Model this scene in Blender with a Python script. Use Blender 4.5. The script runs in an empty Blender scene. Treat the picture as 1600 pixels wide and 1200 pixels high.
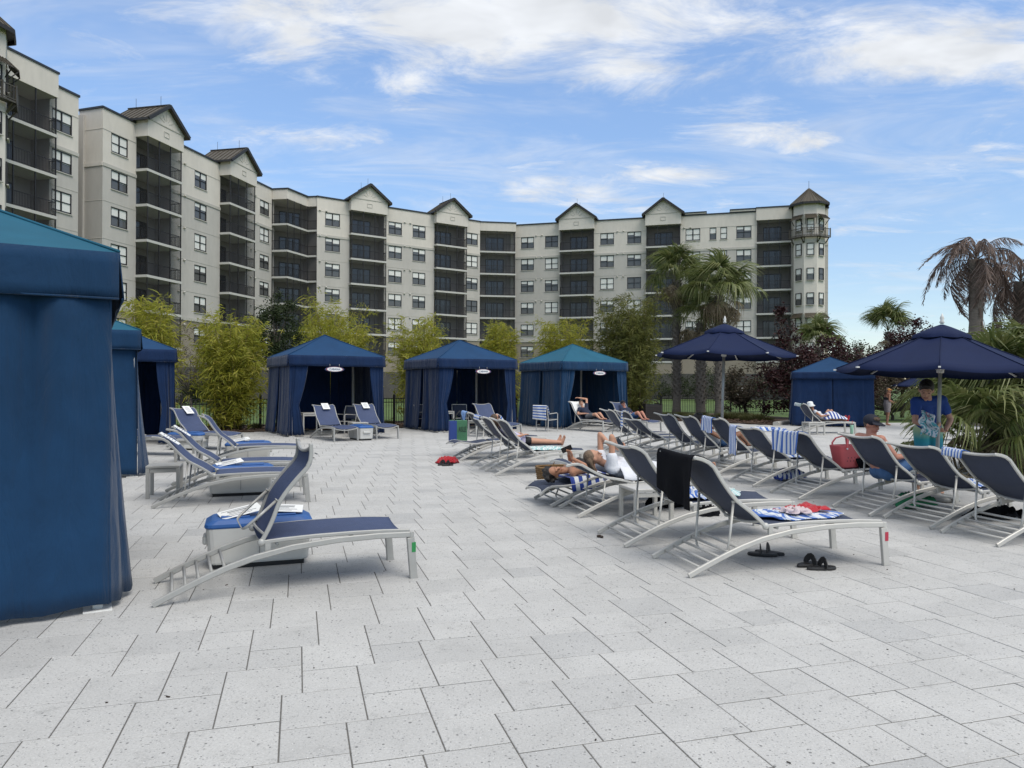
import bpy, bmesh, math, random
import numpy as np
from mathutils import Vector, Matrix, Euler

random.seed(7)
rng = np.random.default_rng(7)
SC = bpy.context.scene
COL = SC.collection
R = math.radians
PI = math.pi

# ------------------------------------------------------------------ camera
cam_d = bpy.data.cameras.new('camera')
cam_d.sensor_width = 36.0
cam_d.lens = 25.72
cam_d.clip_start = 0.05
cam_d.clip_end = 4000
cam = bpy.data.objects.new('camera', cam_d)
cam.location = (0, 0, 1.6)
cam.rotation_euler = (R(90.15), R(-0.25), 0)
COL.objects.link(cam)
SC.camera = cam

# ------------------------------------------------------------------ sky and sun
SUN_EL, SUN_AZ = R(56), R(140)          # azimuth clockwise from +Y
world = bpy.data.worlds.new('World')
SC.world = world
world.use_nodes = True
wn = world.node_tree
wn.nodes.clear()


def wnode(t, **k):
    n = wn.nodes.new(t)
    for a, v in k.items():
        setattr(n, a, v)
    return n


def wmath(op, a, b=None, c=None, clamp=False):
    n = wnode('ShaderNodeMath', operation=op)
    n.use_clamp = clamp
    for i, v in enumerate((a, b, c)):
        if v is None:
            continue
        if isinstance(v, (int, float)):
            n.inputs[i].default_value = v
        else:
            wn.links.new(v, n.inputs[i])
    return n.outputs[0]


def build_sky():
    out = wnode('ShaderNodeOutputWorld')
    bg = wnode('ShaderNodeBackground')
    bg.inputs['Strength'].default_value = 0.15
    sky = wnode('ShaderNodeTexSky')
    sky.sky_type = 'NISHITA'
    sky.sun_disc = False
    sky.sun_elevation = SUN_EL
    sky.sun_rotation = SUN_AZ
    sky.altitude = 0
    sky.air_density = 1.0
    sky.dust_density = 0.0
    sky.ozone_density = 3.5
    tc = wnode('ShaderNodeTexCoord')
    sep = wnode('ShaderNodeSeparateXYZ')
    wn.links.new(tc.outputs['Generated'], sep.inputs[0])
    zc = wmath('MAXIMUM', sep.outputs[2], 0.0)
    den = wmath('ADD', zc, 0.12)
    px = wmath('DIVIDE', sep.outputs[0], den)
    py = wmath('DIVIDE', sep.outputs[1], den)
    comb = wnode('ShaderNodeCombineXYZ')
    wn.links.new(px, comb.inputs[0])
    wn.links.new(py, comb.inputs[1])

    def noise(scale, sx, sy, rot, detail, rough, dist, off):
        mp = wnode('ShaderNodeMapping')
        mp.inputs['Scale'].default_value = (sx, sy, 1)
        mp.inputs['Rotation'].default_value = (0, 0, R(rot))
        mp.inputs['Location'].default_value = (off, off * .7, 0)
        wn.links.new(comb.outputs[0], mp.inputs[0])
        n = wnode('ShaderNodeTexNoise')
        n.inputs['Scale'].default_value = scale
        n.inputs['Detail'].default_value = detail
        n.inputs['Roughness'].default_value = rough
        n.inputs['Distortion'].default_value = dist
        wn.links.new(mp.outputs[0], n.inputs['Vector'])
        return n.outputs[0]

    n1 = noise(2.6, 1.0, 1.7, 12, 6, .66, .5, 3.1)       # cloud bodies
    n2 = noise(1.1, 1.0, 2.6, 24, 5, .68, .9, 8.3)       # thin veils
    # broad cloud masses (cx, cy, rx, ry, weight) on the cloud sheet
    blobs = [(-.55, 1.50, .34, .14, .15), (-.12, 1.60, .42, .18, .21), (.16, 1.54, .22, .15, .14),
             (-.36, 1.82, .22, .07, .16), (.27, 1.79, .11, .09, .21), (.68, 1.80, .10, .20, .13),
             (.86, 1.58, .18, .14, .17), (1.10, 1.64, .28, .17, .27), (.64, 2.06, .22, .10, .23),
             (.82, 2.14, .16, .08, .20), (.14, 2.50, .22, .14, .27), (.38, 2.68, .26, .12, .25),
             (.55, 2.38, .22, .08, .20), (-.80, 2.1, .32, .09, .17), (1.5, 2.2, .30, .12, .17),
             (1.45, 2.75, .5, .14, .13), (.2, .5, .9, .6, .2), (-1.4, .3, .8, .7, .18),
             (.4, -1.2, 1.4, .9, .30), (1.9, -.2, .9, .9, .26), (-1.9, -1.6, 1.1, .9, .26), (0, .1, 1.1, .9, .40)]  # overhead and rear masses are unseen cloud, added to neutralise blue skylight
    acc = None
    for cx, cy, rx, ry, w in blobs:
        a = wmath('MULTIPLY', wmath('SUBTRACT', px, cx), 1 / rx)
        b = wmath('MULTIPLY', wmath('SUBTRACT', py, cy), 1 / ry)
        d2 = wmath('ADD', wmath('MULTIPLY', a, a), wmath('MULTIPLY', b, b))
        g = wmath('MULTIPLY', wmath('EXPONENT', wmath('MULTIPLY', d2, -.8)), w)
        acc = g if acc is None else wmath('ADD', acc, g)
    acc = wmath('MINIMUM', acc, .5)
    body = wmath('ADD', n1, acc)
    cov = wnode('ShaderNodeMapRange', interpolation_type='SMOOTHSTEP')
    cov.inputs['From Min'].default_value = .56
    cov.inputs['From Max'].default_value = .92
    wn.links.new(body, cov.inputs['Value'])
    veil = wnode('ShaderNodeMapRange', interpolation_type='SMOOTHSTEP')
    veil.inputs['From Min'].default_value = .42
    veil.inputs['From Max'].default_value = .80
    veil.inputs['To Max'].default_value = .46
    wn.links.new(n2, veil.inputs['Value'])
    # air near the horizon is paler
    low = wnode('ShaderNodeMapRange', interpolation_type='SMOOTHSTEP')
    low.inputs['From Min'].default_value = .28
    low.inputs['From Max'].default_value = .0
    low.inputs['To Max'].default_value = .12
    wn.links.new(sep.outputs[2], low.inputs['Value'])
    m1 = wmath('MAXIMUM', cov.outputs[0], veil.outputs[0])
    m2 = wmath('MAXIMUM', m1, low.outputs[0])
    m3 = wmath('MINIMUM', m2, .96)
    n3 = noise(5.0, 1, 1.4, 5, 3, .6, .3, 1.7)
    shade = wnode('ShaderNodeMapRange')
    shade.inputs['From Min'].default_value = .3
    shade.inputs['From Max'].default_value = .75
    shade.inputs['To Min'].default_value = 3.2
    shade.inputs['To Max'].default_value = 4.2
    wn.links.new(n3, shade.inputs['Value'])
    cc = wnode('ShaderNodeCombineColor')
    for i, k in enumerate((.97, 1.0, 1.04)):
        wn.links.new(wmath('MULTIPLY', shade.outputs[0], k), cc.inputs[i])
    mix = wnode('ShaderNodeMix', data_type='RGBA')
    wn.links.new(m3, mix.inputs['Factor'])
    dim = wnode('ShaderNodeMapRange', interpolation_type='SMOOTHSTEP')
    dim.inputs['From Min'].default_value = -.02
    dim.inputs['From Max'].default_value = .5
    dim.inputs['To Min'].default_value = .58
    dim.inputs['To Max'].default_value = .96
    wn.links.new(sep.outputs[2], dim.inputs['Value'])
    tint = wnode('ShaderNodeMix', data_type='RGBA', blend_type='MULTIPLY')
    tint.inputs['Factor'].default_value = 1
    dc = wnode('ShaderNodeCombineColor')
    for i, k in enumerate((1.04, 1.0, .98)):
        wn.links.new(wmath('MULTIPLY', dim.outputs[0], k), dc.inputs[i])
    wn.links.new(sky.outputs[0], tint.inputs[6])
    wn.links.new(dc.outputs[0], tint.inputs[7])
    wn.links.new(tint.outputs[2], mix.inputs[6])
    wn.links.new(cc.outputs[0], mix.inputs[7])
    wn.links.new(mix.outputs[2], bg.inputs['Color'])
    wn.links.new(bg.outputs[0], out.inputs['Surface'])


build_sky()
world.cycles.sampling_method = 'MANUAL'
world.cycles.sample_map_resolution = 512
sun_d = bpy.data.lights.new('sun', 'SUN')
sun_d.energy = 1.45
sun_d.angle = R(34)
sun_d.color = (1.0, .945, .87)
sun = bpy.data.objects.new('sun', sun_d)
sdir = Vector((math.sin(SUN_AZ) * math.cos(SUN_EL), math.cos(SUN_AZ) * math.cos(SUN_EL), math.sin(SUN_EL)))
sun.rotation_euler = sdir.to_track_quat('Z', 'Y').to_euler()
sun.location = sdir * 60
COL.objects.link(sun)
vs = SC.view_settings
vs.view_transform = 'Standard'
vs.look = 'None'
vs.exposure = 0.67
vs.gamma = 1.0
vs.use_curve_mapping = False
SC.render.engine = 'CYCLES'
SC.cycles.use_denoising = True
SC.cycles.max_bounces = 6
SC.cycles.diffuse_bounces = 3
SC.cycles.glossy_bounces = 2
SC.cycles.transparent_max_bounces = 10
SC.cycles.caustics_reflective = False
SC.cycles.caustics_refractive = False


# ------------------------------------------------------------------ helpers
def S(r, g, b):
    """sRGB 0-255 to linear"""
    def f(c):
        c /= 255.0
        return c / 12.92 if c <= .04045 else ((c + .055) / 1.055) ** 2.4
    return (f(r), f(g), f(b), 1.0)


def tag(o, label=None, cat=None, group=None, kind=None):
    if label:
        o['label'] = label
    if cat:
        o['category'] = cat
    if group:
        o['group'] = group
    if kind:
        o['kind'] = kind
    return o


def empty(name, loc=(0, 0, 0), rz=0.0, parent=None):
    o = bpy.data.objects.new(name, None)
    o.empty_display_size = .2
    o.location = loc
    o.rotation_euler = (0, 0, rz)
    COL.objects.link(o)
    if parent:
        o.parent = parent
    return o


def link_mesh(name, me, parent=None, loc=(0, 0, 0), rot=(0, 0, 0)):
    o = bpy.data.objects.new(name, me)
    o.location = loc
    o.rotation_euler = rot
    COL.objects.link(o)
    if parent:
        o.parent = parent
    return o


KIDS = {}


def copy_tree(o, parent=None, skip=()):
    c = o.copy()
    COL.objects.link(c)
    c.parent = parent
    for ch in list(o.children):
        copy_tree(ch, c)
    return c


class MB:
    """collects faces for one mesh"""

    def __init__(s):
        s.v, s.f, s.m, s.sm = [], [], [], []

    def add(s, vs, fs, mi=0, smooth=False):
        b = len(s.v)
        s.v.extend([tuple(p) for p in vs])
        for f in fs:
            s.f.append(tuple(i + b for i in f))
            s.m.append(mi)
            s.sm.append(smooth)
        return s

    def quad(s, a, b, c, d, mi=0):
        return s.add((a, b, c, d), ((0, 1, 2, 3),), mi)

    def box(s, c, d, rot=None, mi=0, bev=0.0):
        x, y, z = d[0] / 2, d[1] / 2, d[2] / 2
        if bev > 0:
            b = min(bev, x * .9, y * .9, z * .9)
            vs = []
            idx = {}
            for sx in (-1, 1):
                for sy in (-1, 1):
                    for sz in (-1, 1):
                        for ax in range(3):
                            p = [sx * (x - b), sy * (y - b), sz * (z - b)]
                            p[ax] = (sx * x, sy * y, sz * z)[ax]
                            idx[(sx, sy, sz, ax)] = len(vs)
                            vs.append(p)
            fs = []
            for ax in range(3):
                o1, o2 = [(1, 2), (2, 0), (0, 1)][ax]
                for sg in (-1, 1):
                    q = []
                    for (p1, p2) in ((-1, -1), (1, -1), (1, 1), (-1, 1)):
                        k = [0, 0, 0]
                        k[ax] = sg
                        k[o1] = p1
                        k[o2] = p2
                        q.append(idx[(k[0], k[1], k[2], ax)])
                    fs.append(q if sg > 0 else q[::-1])
            for ax in range(3):           # edges parallel to ax
                o1, o2 = [(1, 2), (2, 0), (0, 1)][ax]
                for s1 in (-1, 1):
                    for s2 in (-1, 1):
                        def K(e, w):
                            k = [0, 0, 0]
                            k[ax] = e
                            k[o1] = s1
                            k[o2] = s2
                            return idx[(k[0], k[1], k[2], w)]
                        q = [K(-1, o1), K(1, o1), K(1, o2), K(-1, o2)]
                        fs.append(q if s1 * s2 < 0 else q[::-1])
            for sx in (-1, 1):
                for sy in (-1, 1):
                    for sz in (-1, 1):
                        q = [idx[(sx, sy, sz, a)] for a in range(3)]
                        fs.append(q if sx * sy * sz > 0 else q[::-1])
        else:
            vs = [(-x, -y, -z), (x, -y, -z), (x, y, -z), (-x, y, -z), (-x, -y, z), (x, -y, z), (x, y, z), (-x, y, z)]
            fs = ((3, 2, 1, 0), (4, 5, 6, 7), (0, 1, 5, 4), (1, 2, 6, 5), (2, 3, 7, 6), (3, 0, 4, 7))
        c = Vector(c)
        if rot is not None:
            M = Euler(rot).to_matrix() if not isinstance(rot, Matrix) else rot
            vs = [M @ Vector(p) + c for p in vs]
        else:
            vs = [Vector(p) + c for p in vs]
        return s.add(vs, fs, mi)

    def bar(s, p, q, w, h, up=(0, 0, 1), mi=0, bev=0.0):
        p, q = Vector(p), Vector(q)
        d = q - p
        L = d.length
        d.normalize()
        u = Vector(up)
        sd = u.cross(d)
        if sd.length < 1e-4:
            sd = Vector((1, 0, 0)).cross(d)
        sd.normalize()
        u = d.cross(sd)
        M = Matrix((d, sd, u)).transposed()
        return s.box((p + q) / 2, (L, w, h), M, mi, bev)

    def sweep(s, pts, sec, up=(0, 0, 1), mi=0, cap=True, smooth=False, scale=None, closed=False):
        """sweep a closed section [(side,up)...] along pts"""
        P = [Vector(p) for p in pts]
        n = len(P)
        k = len(sec)
        vs = []
        for i in range(n):
            if closed:
                d = P[(i + 1) % n] - P[i - 1]
            else:
                d = P[min(i + 1, n - 1)] - P[max(i - 1, 0)]
            d.normalize()
            u = Vector(up)
            sd = u.cross(d)
            if sd.length < 1e-3:
                sd = Vector((0, 1, 0)).cross(d)
            sd.normalize()
            uu = d.cross(sd)
            sc = 1 if scale is None else scale[i]
            for (a, b) in sec:
                vs.append(P[i] + sd * a * sc + uu * b * sc)
        fs = []
        for i in range(n if closed else n - 1):
            j = (i + 1) % n
            for t in range(k):
                t2 = (t + 1) % k
                fs.append((i * k + t, i * k + t2, j * k + t2, j * k + t))
        if cap and not closed:
            fs.append(tuple(range(k - 1, -1, -1)))
            fs.append(tuple((n - 1) * k + t for t in range(k)))
        return s.add(vs, fs, mi, smooth)

    def tube(s, pts, r, n=8, mi=0, up=(0, 0, 1), scale=None, cap=True, closed=False):
        sec = [(r * math.cos(2 * PI * i / n), r * math.sin(2 * PI * i / n)) for i in range(n)]
        return s.sweep(pts, sec, up, mi, cap, True, scale, closed)

    def flat(s, pts, w, h, mi=0, up=(0, 0, 1), cap=True):
        b = min(w, h) * .22
        x, y = w / 2, h / 2
        sec = [(-x + b, -y), (x - b, -y), (x, -y + b), (x, y - b), (x - b, y), (-x + b, y), (-x, y - b), (-x, -y + b)]
        return s.sweep(pts, sec, up, mi, cap)

    def lathe(s, prof, n=16, c=(0, 0, 0), mi=0, smooth=True, cap=True):
        vs, fs = [], []
        for (r, z) in prof:
            for i in range(n):
                a = 2 * PI * i / n
                vs.append((c[0] + r * math.cos(a), c[1] + r * math.sin(a), c[2] + z))
        for j in range(len(prof) - 1):
            for i in range(n):
                k = (i + 1) % n
                fs.append((j * n + i, j * n + k, (j + 1) * n + k, (j + 1) * n + i))
        if cap:
            fs.append(tuple(range(n - 1, -1, -1)))
            fs.append(tuple((len(prof) - 1) * n + i for i in range(n)))
        return s.add(vs, fs, mi, smooth)

    def prism(s, poly, z0, z1, mi=0):
        """vertical prism over a plan polygon (counter-clockwise)"""
        n = len(poly)
        vs = [(p[0], p[1], z0) for p in poly] + [(p[0], p[1], z1) for p in poly]
        fs = [tuple(range(n - 1, -1, -1)), tuple(range(n, 2 * n))]
        for i in range(n):
            j = (i + 1) % n
            fs.append((i, j, n + j, n + i))
        return s.add(vs, fs, mi)

    def ball(s, c, r, mi=0, n=12, m=8, rot=None):
        if isinstance(r, (int, float)):
            r = (r, r, r)
        M = Euler(rot).to_matrix() if rot is not None and not isinstance(rot, Matrix) else rot
        vs, fs = [], []
        c = Vector(c)
        for j in range(m + 1):
            t = PI * j / m
            for i in range(n):
                a = 2 * PI * i / n
                p = Vector((r[0] * math.sin(t) * math.cos(a), r[1] * math.sin(t) * math.sin(a), -r[2] * math.cos(t)))
                if M is not None:
                    p = M @ p
                vs.append(c + p)
        for j in range(m):
            for i in range(n):
                k = (i + 1) % n
                fs.append((j * n + i, j * n + k, (j + 1) * n + k, (j + 1) * n + i))
        return s.add(vs, fs, mi, True)

    def capsule(s, p, q, r1, r2, n=12, mi=0):
        p, q = Vector(p), Vector(q)
        d = (q - p)
        L = max(d.length, 1e-5)
        d = d / L
        a = d.orthogonal().normalized()
        b = d.cross(a)
        vs, fs = [], []
        rings = []
        for t in (-90, -60, -30, 0):
            rings.append((p + d * r1 * math.sin(R(t)), r1 * math.cos(R(t))))
        for t in (0, 30, 60, 90):
            rings.append((q + d * r2 * math.sin(R(t)), r2 * math.cos(R(t))))
        for c, r in rings:
            r = max(r, 1e-4)
            for i in range(n):
                an = 2 * PI * i / n
                vs.append(c + a * r * math.cos(an) + b * r * math.sin(an))
        for j in range(len(rings) - 1):
            for i in range(n):
                k = (i + 1) % n
                fs.append((j * n + i, j * n + k, (j + 1) * n + k, (j + 1) * n + i))
        fs.append(tuple(range(n - 1, -1, -1)))
        fs.append(tuple((len(rings) - 1) * n + i for i in range(n)))
        return s.add(vs, fs, mi, True)

    def mesh(s, name, mats):
        me = bpy.data.meshes.new(name)
        me.from_pydata([tuple(v) for v in s.v], [], s.f)
        if not isinstance(mats, (list, tuple)):
            mats = [mats]
        for m in mats:
            me.materials.append(m)
        if len(s.f):
            me.polygons.foreach_set('material_index', s.m)
            me.polygons.foreach_set('use_smooth', s.sm)
        me.update()
        return me

    def build(s, name, mats, parent=None, loc=(0, 0, 0), rot=(0, 0, 0)):
        return link_mesh(name, s.mesh(name, mats), parent, loc, rot)


def sheet(name, P, mat, parent=None, uvs=True, loc=(0, 0, 0), rot=(0, 0, 0), thick=0.0, smooth=True):
    """grid surface from an array P[i][j] of points with UVs"""
    P = np.asarray(P, float)
    nu, nv = P.shape[:2]
    V = P.reshape(-1, 3)
    idx = np.arange(nu * nv).reshape(nu, nv)
    F = np.stack([idx[:-1, :-1], idx[1:, :-1], idx[1:, 1:], idx[:-1, 1:]], -1).reshape(-1, 4)
    me = bpy.data.meshes.new(name)
    me.from_pydata(V.tolist(), [], F.tolist())
    me.materials.append(mat)
    uv = me.uv_layers.new(name='UVMap')
    U = np.stack(np.meshgrid(np.linspace(0, 1, nu), np.linspace(0, 1, nv), indexing='ij'), -1).reshape(-1, 2)
    uv.data.foreach_set('uv', U[F.reshape(-1)].astype(np.float32).reshape(-1))
    me.polygons.foreach_set('use_smooth', [smooth] * len(F))
    me.update()
    o = link_mesh(name, me, parent, loc, rot)
    if thick:
        md = o.modifiers.new('solid', 'SOLIDIFY')
        md.thickness = thick
        md.offset = 0
    return o


def soup(name, V, F, mat, parent=None, smooth=False, loc=(0, 0, 0)):
    """mesh from numpy vertices (n,3) and quads (m,4)"""
    me = bpy.data.meshes.new(name)
    V = np.asarray(V, np.float32)
    F = np.asarray(F, np.int32)
    k = F.shape[1]
    me.vertices.add(len(V))
    me.vertices.foreach_set('co', V.reshape(-1))
    me.loops.add(F.size)
    me.loops.foreach_set('vertex_index', F.reshape(-1))
    me.polygons.add(len(F))
    me.polygons.foreach_set('loop_start', np.arange(0, F.size, k, dtype=np.int32))
    me.polygons.foreach_set('loop_total', np.full(len(F), k, np.int32))
    me.polygons.foreach_set('use_smooth', np.full(len(F), smooth))
    mats = mat if isinstance(mat, (list, tuple)) else [mat]
    for m in mats:
        me.materials.append(m)
    me.update(calc_edges=True)
    me.validate()
    return link_mesh(name, me, parent, loc)


# ------------------------------------------------------------------ materials
def mat(name, col, rough=.6, metal=0.0, var=0.0, vscale=6.0, bump=0.0, bscale=40.0, coat=0.0, spec=.5,
        trans=0.0, crease=0.0, coord='Object', stretch=(1, 1, 1), var2=0.0, v2scale=.8, sheen=0.0, rnd=0.0):
    m = bpy.data.materials.new(name)
    m.use_nodes = True
    nt = m.node_tree
    b = nt.nodes['Principled BSDF']
    if len(col) == 3:
        col = tuple(col) + (1.0,)
    b.inputs['Base Color'].default_value = col
    b.inputs['Roughness'].default_value = rough
    b.inputs['Metallic'].default_value = metal
    b.inputs['Specular IOR Level'].default_value = spec
    b.inputs['Coat Weight'].default_value = coat
    if sheen:
        b.inputs['Sheen Weight'].default_value = sheen
    if trans:
        b.inputs['Transmission Weight'].default_value = trans
    tc = nt.nodes.new('ShaderNodeTexCoord')
    mp = nt.nodes.new('ShaderNodeMapping')
    mp.inputs['Scale'].default_value = stretch
    if coord == 'World':
        g = nt.nodes.new('ShaderNodeNewGeometry')
        nt.links.new(g.outputs['Position'], mp.inputs[0])
    else:
        nt.links.new(tc.outputs[coord], mp.inputs[0])
    last = None

    def vary(scale, amt, prev, detail=5):
        n = nt.nodes.new('ShaderNodeTexNoise')
        n.inputs['Scale'].default_value = scale
        n.inputs['Detail'].default_value = detail
        n.inputs['Roughness'].default_value = .6
        nt.links.new(mp.outputs[0], n.inputs['Vector'])
        r = nt.nodes.new('ShaderNodeMapRange')
        r.inputs['From Min'].default_value = .25
        r.inputs['From Max'].default_value = .75
        r.inputs['To Min'].default_value = 1 - amt
        r.inputs['To Max'].default_value = 1 + amt
        nt.links.new(n.outputs[0], r.inputs['Value'])
        mx = nt.nodes.new('ShaderNodeMix')
        mx.data_type = 'RGBA'
        mx.blend_type = 'MULTIPLY'
        mx.inputs['Factor'].default_value = 1
        if prev is None:
            mx.inputs[6].default_value = col
        else:
            nt.links.new(prev, mx.inputs[6])
        nt.links.new(r.outputs[0], mx.inputs[7])
        return mx.outputs[2]
    if var:
        last = vary(vscale, var, last)
    if var2:
        last = vary(v2scale, var2, last, 3)
    if rnd:
        oi = nt.nodes.new('ShaderNodeObjectInfo')
        r = nt.nodes.new('ShaderNodeMapRange')
        r.inputs['To Min'].default_value = 1 - rnd
        r.inputs['To Max'].default_value = 1 + rnd
        nt.links.new(oi.outputs['Random'], r.inputs['Value'])
        mx = nt.nodes.new('ShaderNodeMix')
        mx.data_type = 'RGBA'
        mx.blend_type = 'MULTIPLY'
        mx.inputs['Factor'].default_value = 1
        if last is None:
            mx.inputs[6].default_value = col
        else:
            nt.links.new(last, mx.inputs[6])
        nt.links.new(r.outputs[0], mx.inputs[7])
        last = mx.outputs[2]
    if last is not None:
        nt.links.new(last, b.inputs['Base Color'])
    if bump:
        n = nt.nodes.new('ShaderNodeTexNoise')
        n.inputs['Scale'].default_value = bscale
        n.inputs['Detail'].default_value = 4
        nt.links.new(mp.outputs[0], n.inputs['Vector'])
        bp = nt.nodes.new('ShaderNodeBump')
        bp.inputs['Strength'].default_value = bump
        bp.inputs['Distance'].default_value = .02
        nt.links.new(n.outputs[0], bp.inputs['Height'])
        nt.links.new(bp.outputs[0], b.inputs['Normal'])
        if crease:
            m2 = nt.nodes.new('ShaderNodeMapping')
            m2.inputs['Scale'].default_value = (1.6, 1.6, .45)
            nt.links.new(tc.outputs['Object'], m2.inputs[0])
            n2 = nt.nodes.new('ShaderNodeTexNoise')
            n2.inputs['Scale'].default_value = 2.6
            n2.inputs['Detail'].default_value = 5
            n2.inputs['Distortion'].default_value = .8
            nt.links.new(m2.outputs[0], n2.inputs['Vector'])
            b2 = nt.nodes.new('ShaderNodeBump')
            b2.inputs['Strength'].default_value = crease
            b2.inputs['Distance'].default_value = .10
            nt.links.new(n2.outputs[0], b2.inputs['Height'])
            nt.links.new(b2.outputs[0], bp.inputs['Normal'])
    return m


def leaf_mat(name, cols, rough=.5, transl=.35):
    """foliage: colour varies by leaf island, some light passes through"""
    m = bpy.data.materials.new(name)
    m.use_nodes = True
    nt = m.node_tree
    b = nt.nodes['Principled BSDF']
    out = nt.nodes['Material Output']
    g = nt.nodes.new('ShaderNodeNewGeometry')
    cr = nt.nodes.new('ShaderNodeValToRGB')
    el = cr.color_ramp.elements
    while len(el) < len(cols):
        el.new(.5)
    for i, c in enumerate(cols):
        el[i].position = i / max(1, len(cols) - 1)
        el[i].color = c if len(c) == 4 else tuple(c) + (1,)
    nt.links.new(g.outputs['Random Per Island'], cr.inputs[0])
    nt.links.new(cr.outputs[0], b.inputs['Base Color'])
    b.inputs['Roughness'].default_value = rough
    b.inputs['Specular IOR Level'].default_value = .35
    t = nt.nodes.new('ShaderNodeBsdfTranslucent')
    nt.links.new(cr.outputs[0], t.inputs['Color'])
    mx = nt.nodes.new('ShaderNodeMixShader')
    mx.inputs[0].default_value = transl
    nt.links.new(b.outputs[0], mx.inputs[1])
    nt.links.new(t.outputs[0], mx.inputs[2])
    nt.links.new(mx.outputs[0], out.inputs['Surface'])
    return m


def stripe_mat(name, cols, n, axis=0, wob=.0):
    """printed towel stripes along UV"""
    m = bpy.data.materials.new(name)
    m.use_nodes = True
    nt = m.node_tree
    b = nt.nodes['Principled BSDF']
    b.inputs['Roughness'].default_value = .95
    b.inputs['Sheen Weight'].default_value = .3
    b.inputs['Specular IOR Level'].default_value = .1
    uv = nt.nodes.new('ShaderNodeUVMap')
    sp = nt.nodes.new('ShaderNodeSeparateXYZ')
    nt.links.new(uv.outputs[0], sp.inputs[0])
    mu = nt.nodes.new('ShaderNodeMath')
    mu.operation = 'MULTIPLY'
    mu.inputs[1].default_value = n
    nt.links.new(sp.outputs[axis], mu.inputs[0])
    fr = nt.nodes.new('ShaderNodeMath')
    fr.operation = 'FRACT'
    nt.links.new(mu.outputs[0], fr.inputs[0])
    cr = nt.nodes.new('ShaderNodeValToRGB')
    cr.color_ramp.interpolation = 'CONSTANT'
    el = cr.color_ramp.elements
    while len(el) < len(cols):
        el.new(.5)
    for i, (p, c) in enumerate(cols):
        el[i].position = p
        el[i].color = c
    nt.links.new(fr.outputs[0], cr.inputs[0])
    nt.links.new(cr.outputs[0], b.inputs['Base Color'])
    nz = nt.nodes.new('ShaderNodeTexNoise')
    nz.inputs['Scale'].default_value = 220
    bp = nt.nodes.new('ShaderNodeBump')
    bp.inputs['Strength'].default_value = .35
    bp.inputs['Distance'].default_value = .01
    nt.links.new(nz.outputs[0], bp.inputs['Height'])
    nt.links.new(bp.outputs[0], b.inputs['Normal'])
    return m


def screen_mat(name, col, opac):
    """woven insect screen: partly see-through"""
    m = bpy.data.materials.new(name)
    m.use_nodes = True
    nt = m.node_tree
    b = nt.nodes['Principled BSDF']
    b.inputs['Base Color'].default_value = col
    b.inputs['Roughness'].default_value = .7
    t = nt.nodes.new('ShaderNodeBsdfTransparent')
    mx = nt.nodes.new('ShaderNodeMixShader')
    mx.inputs[0].default_value = opac
    nt.links.new(t.outputs[0], mx.inputs[1])
    nt.links.new(b.outputs[0], mx.inputs[2])
    nt.links.new(mx.outputs[0], nt.nodes['Material Output'].inputs['Surface'])
    return m


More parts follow.
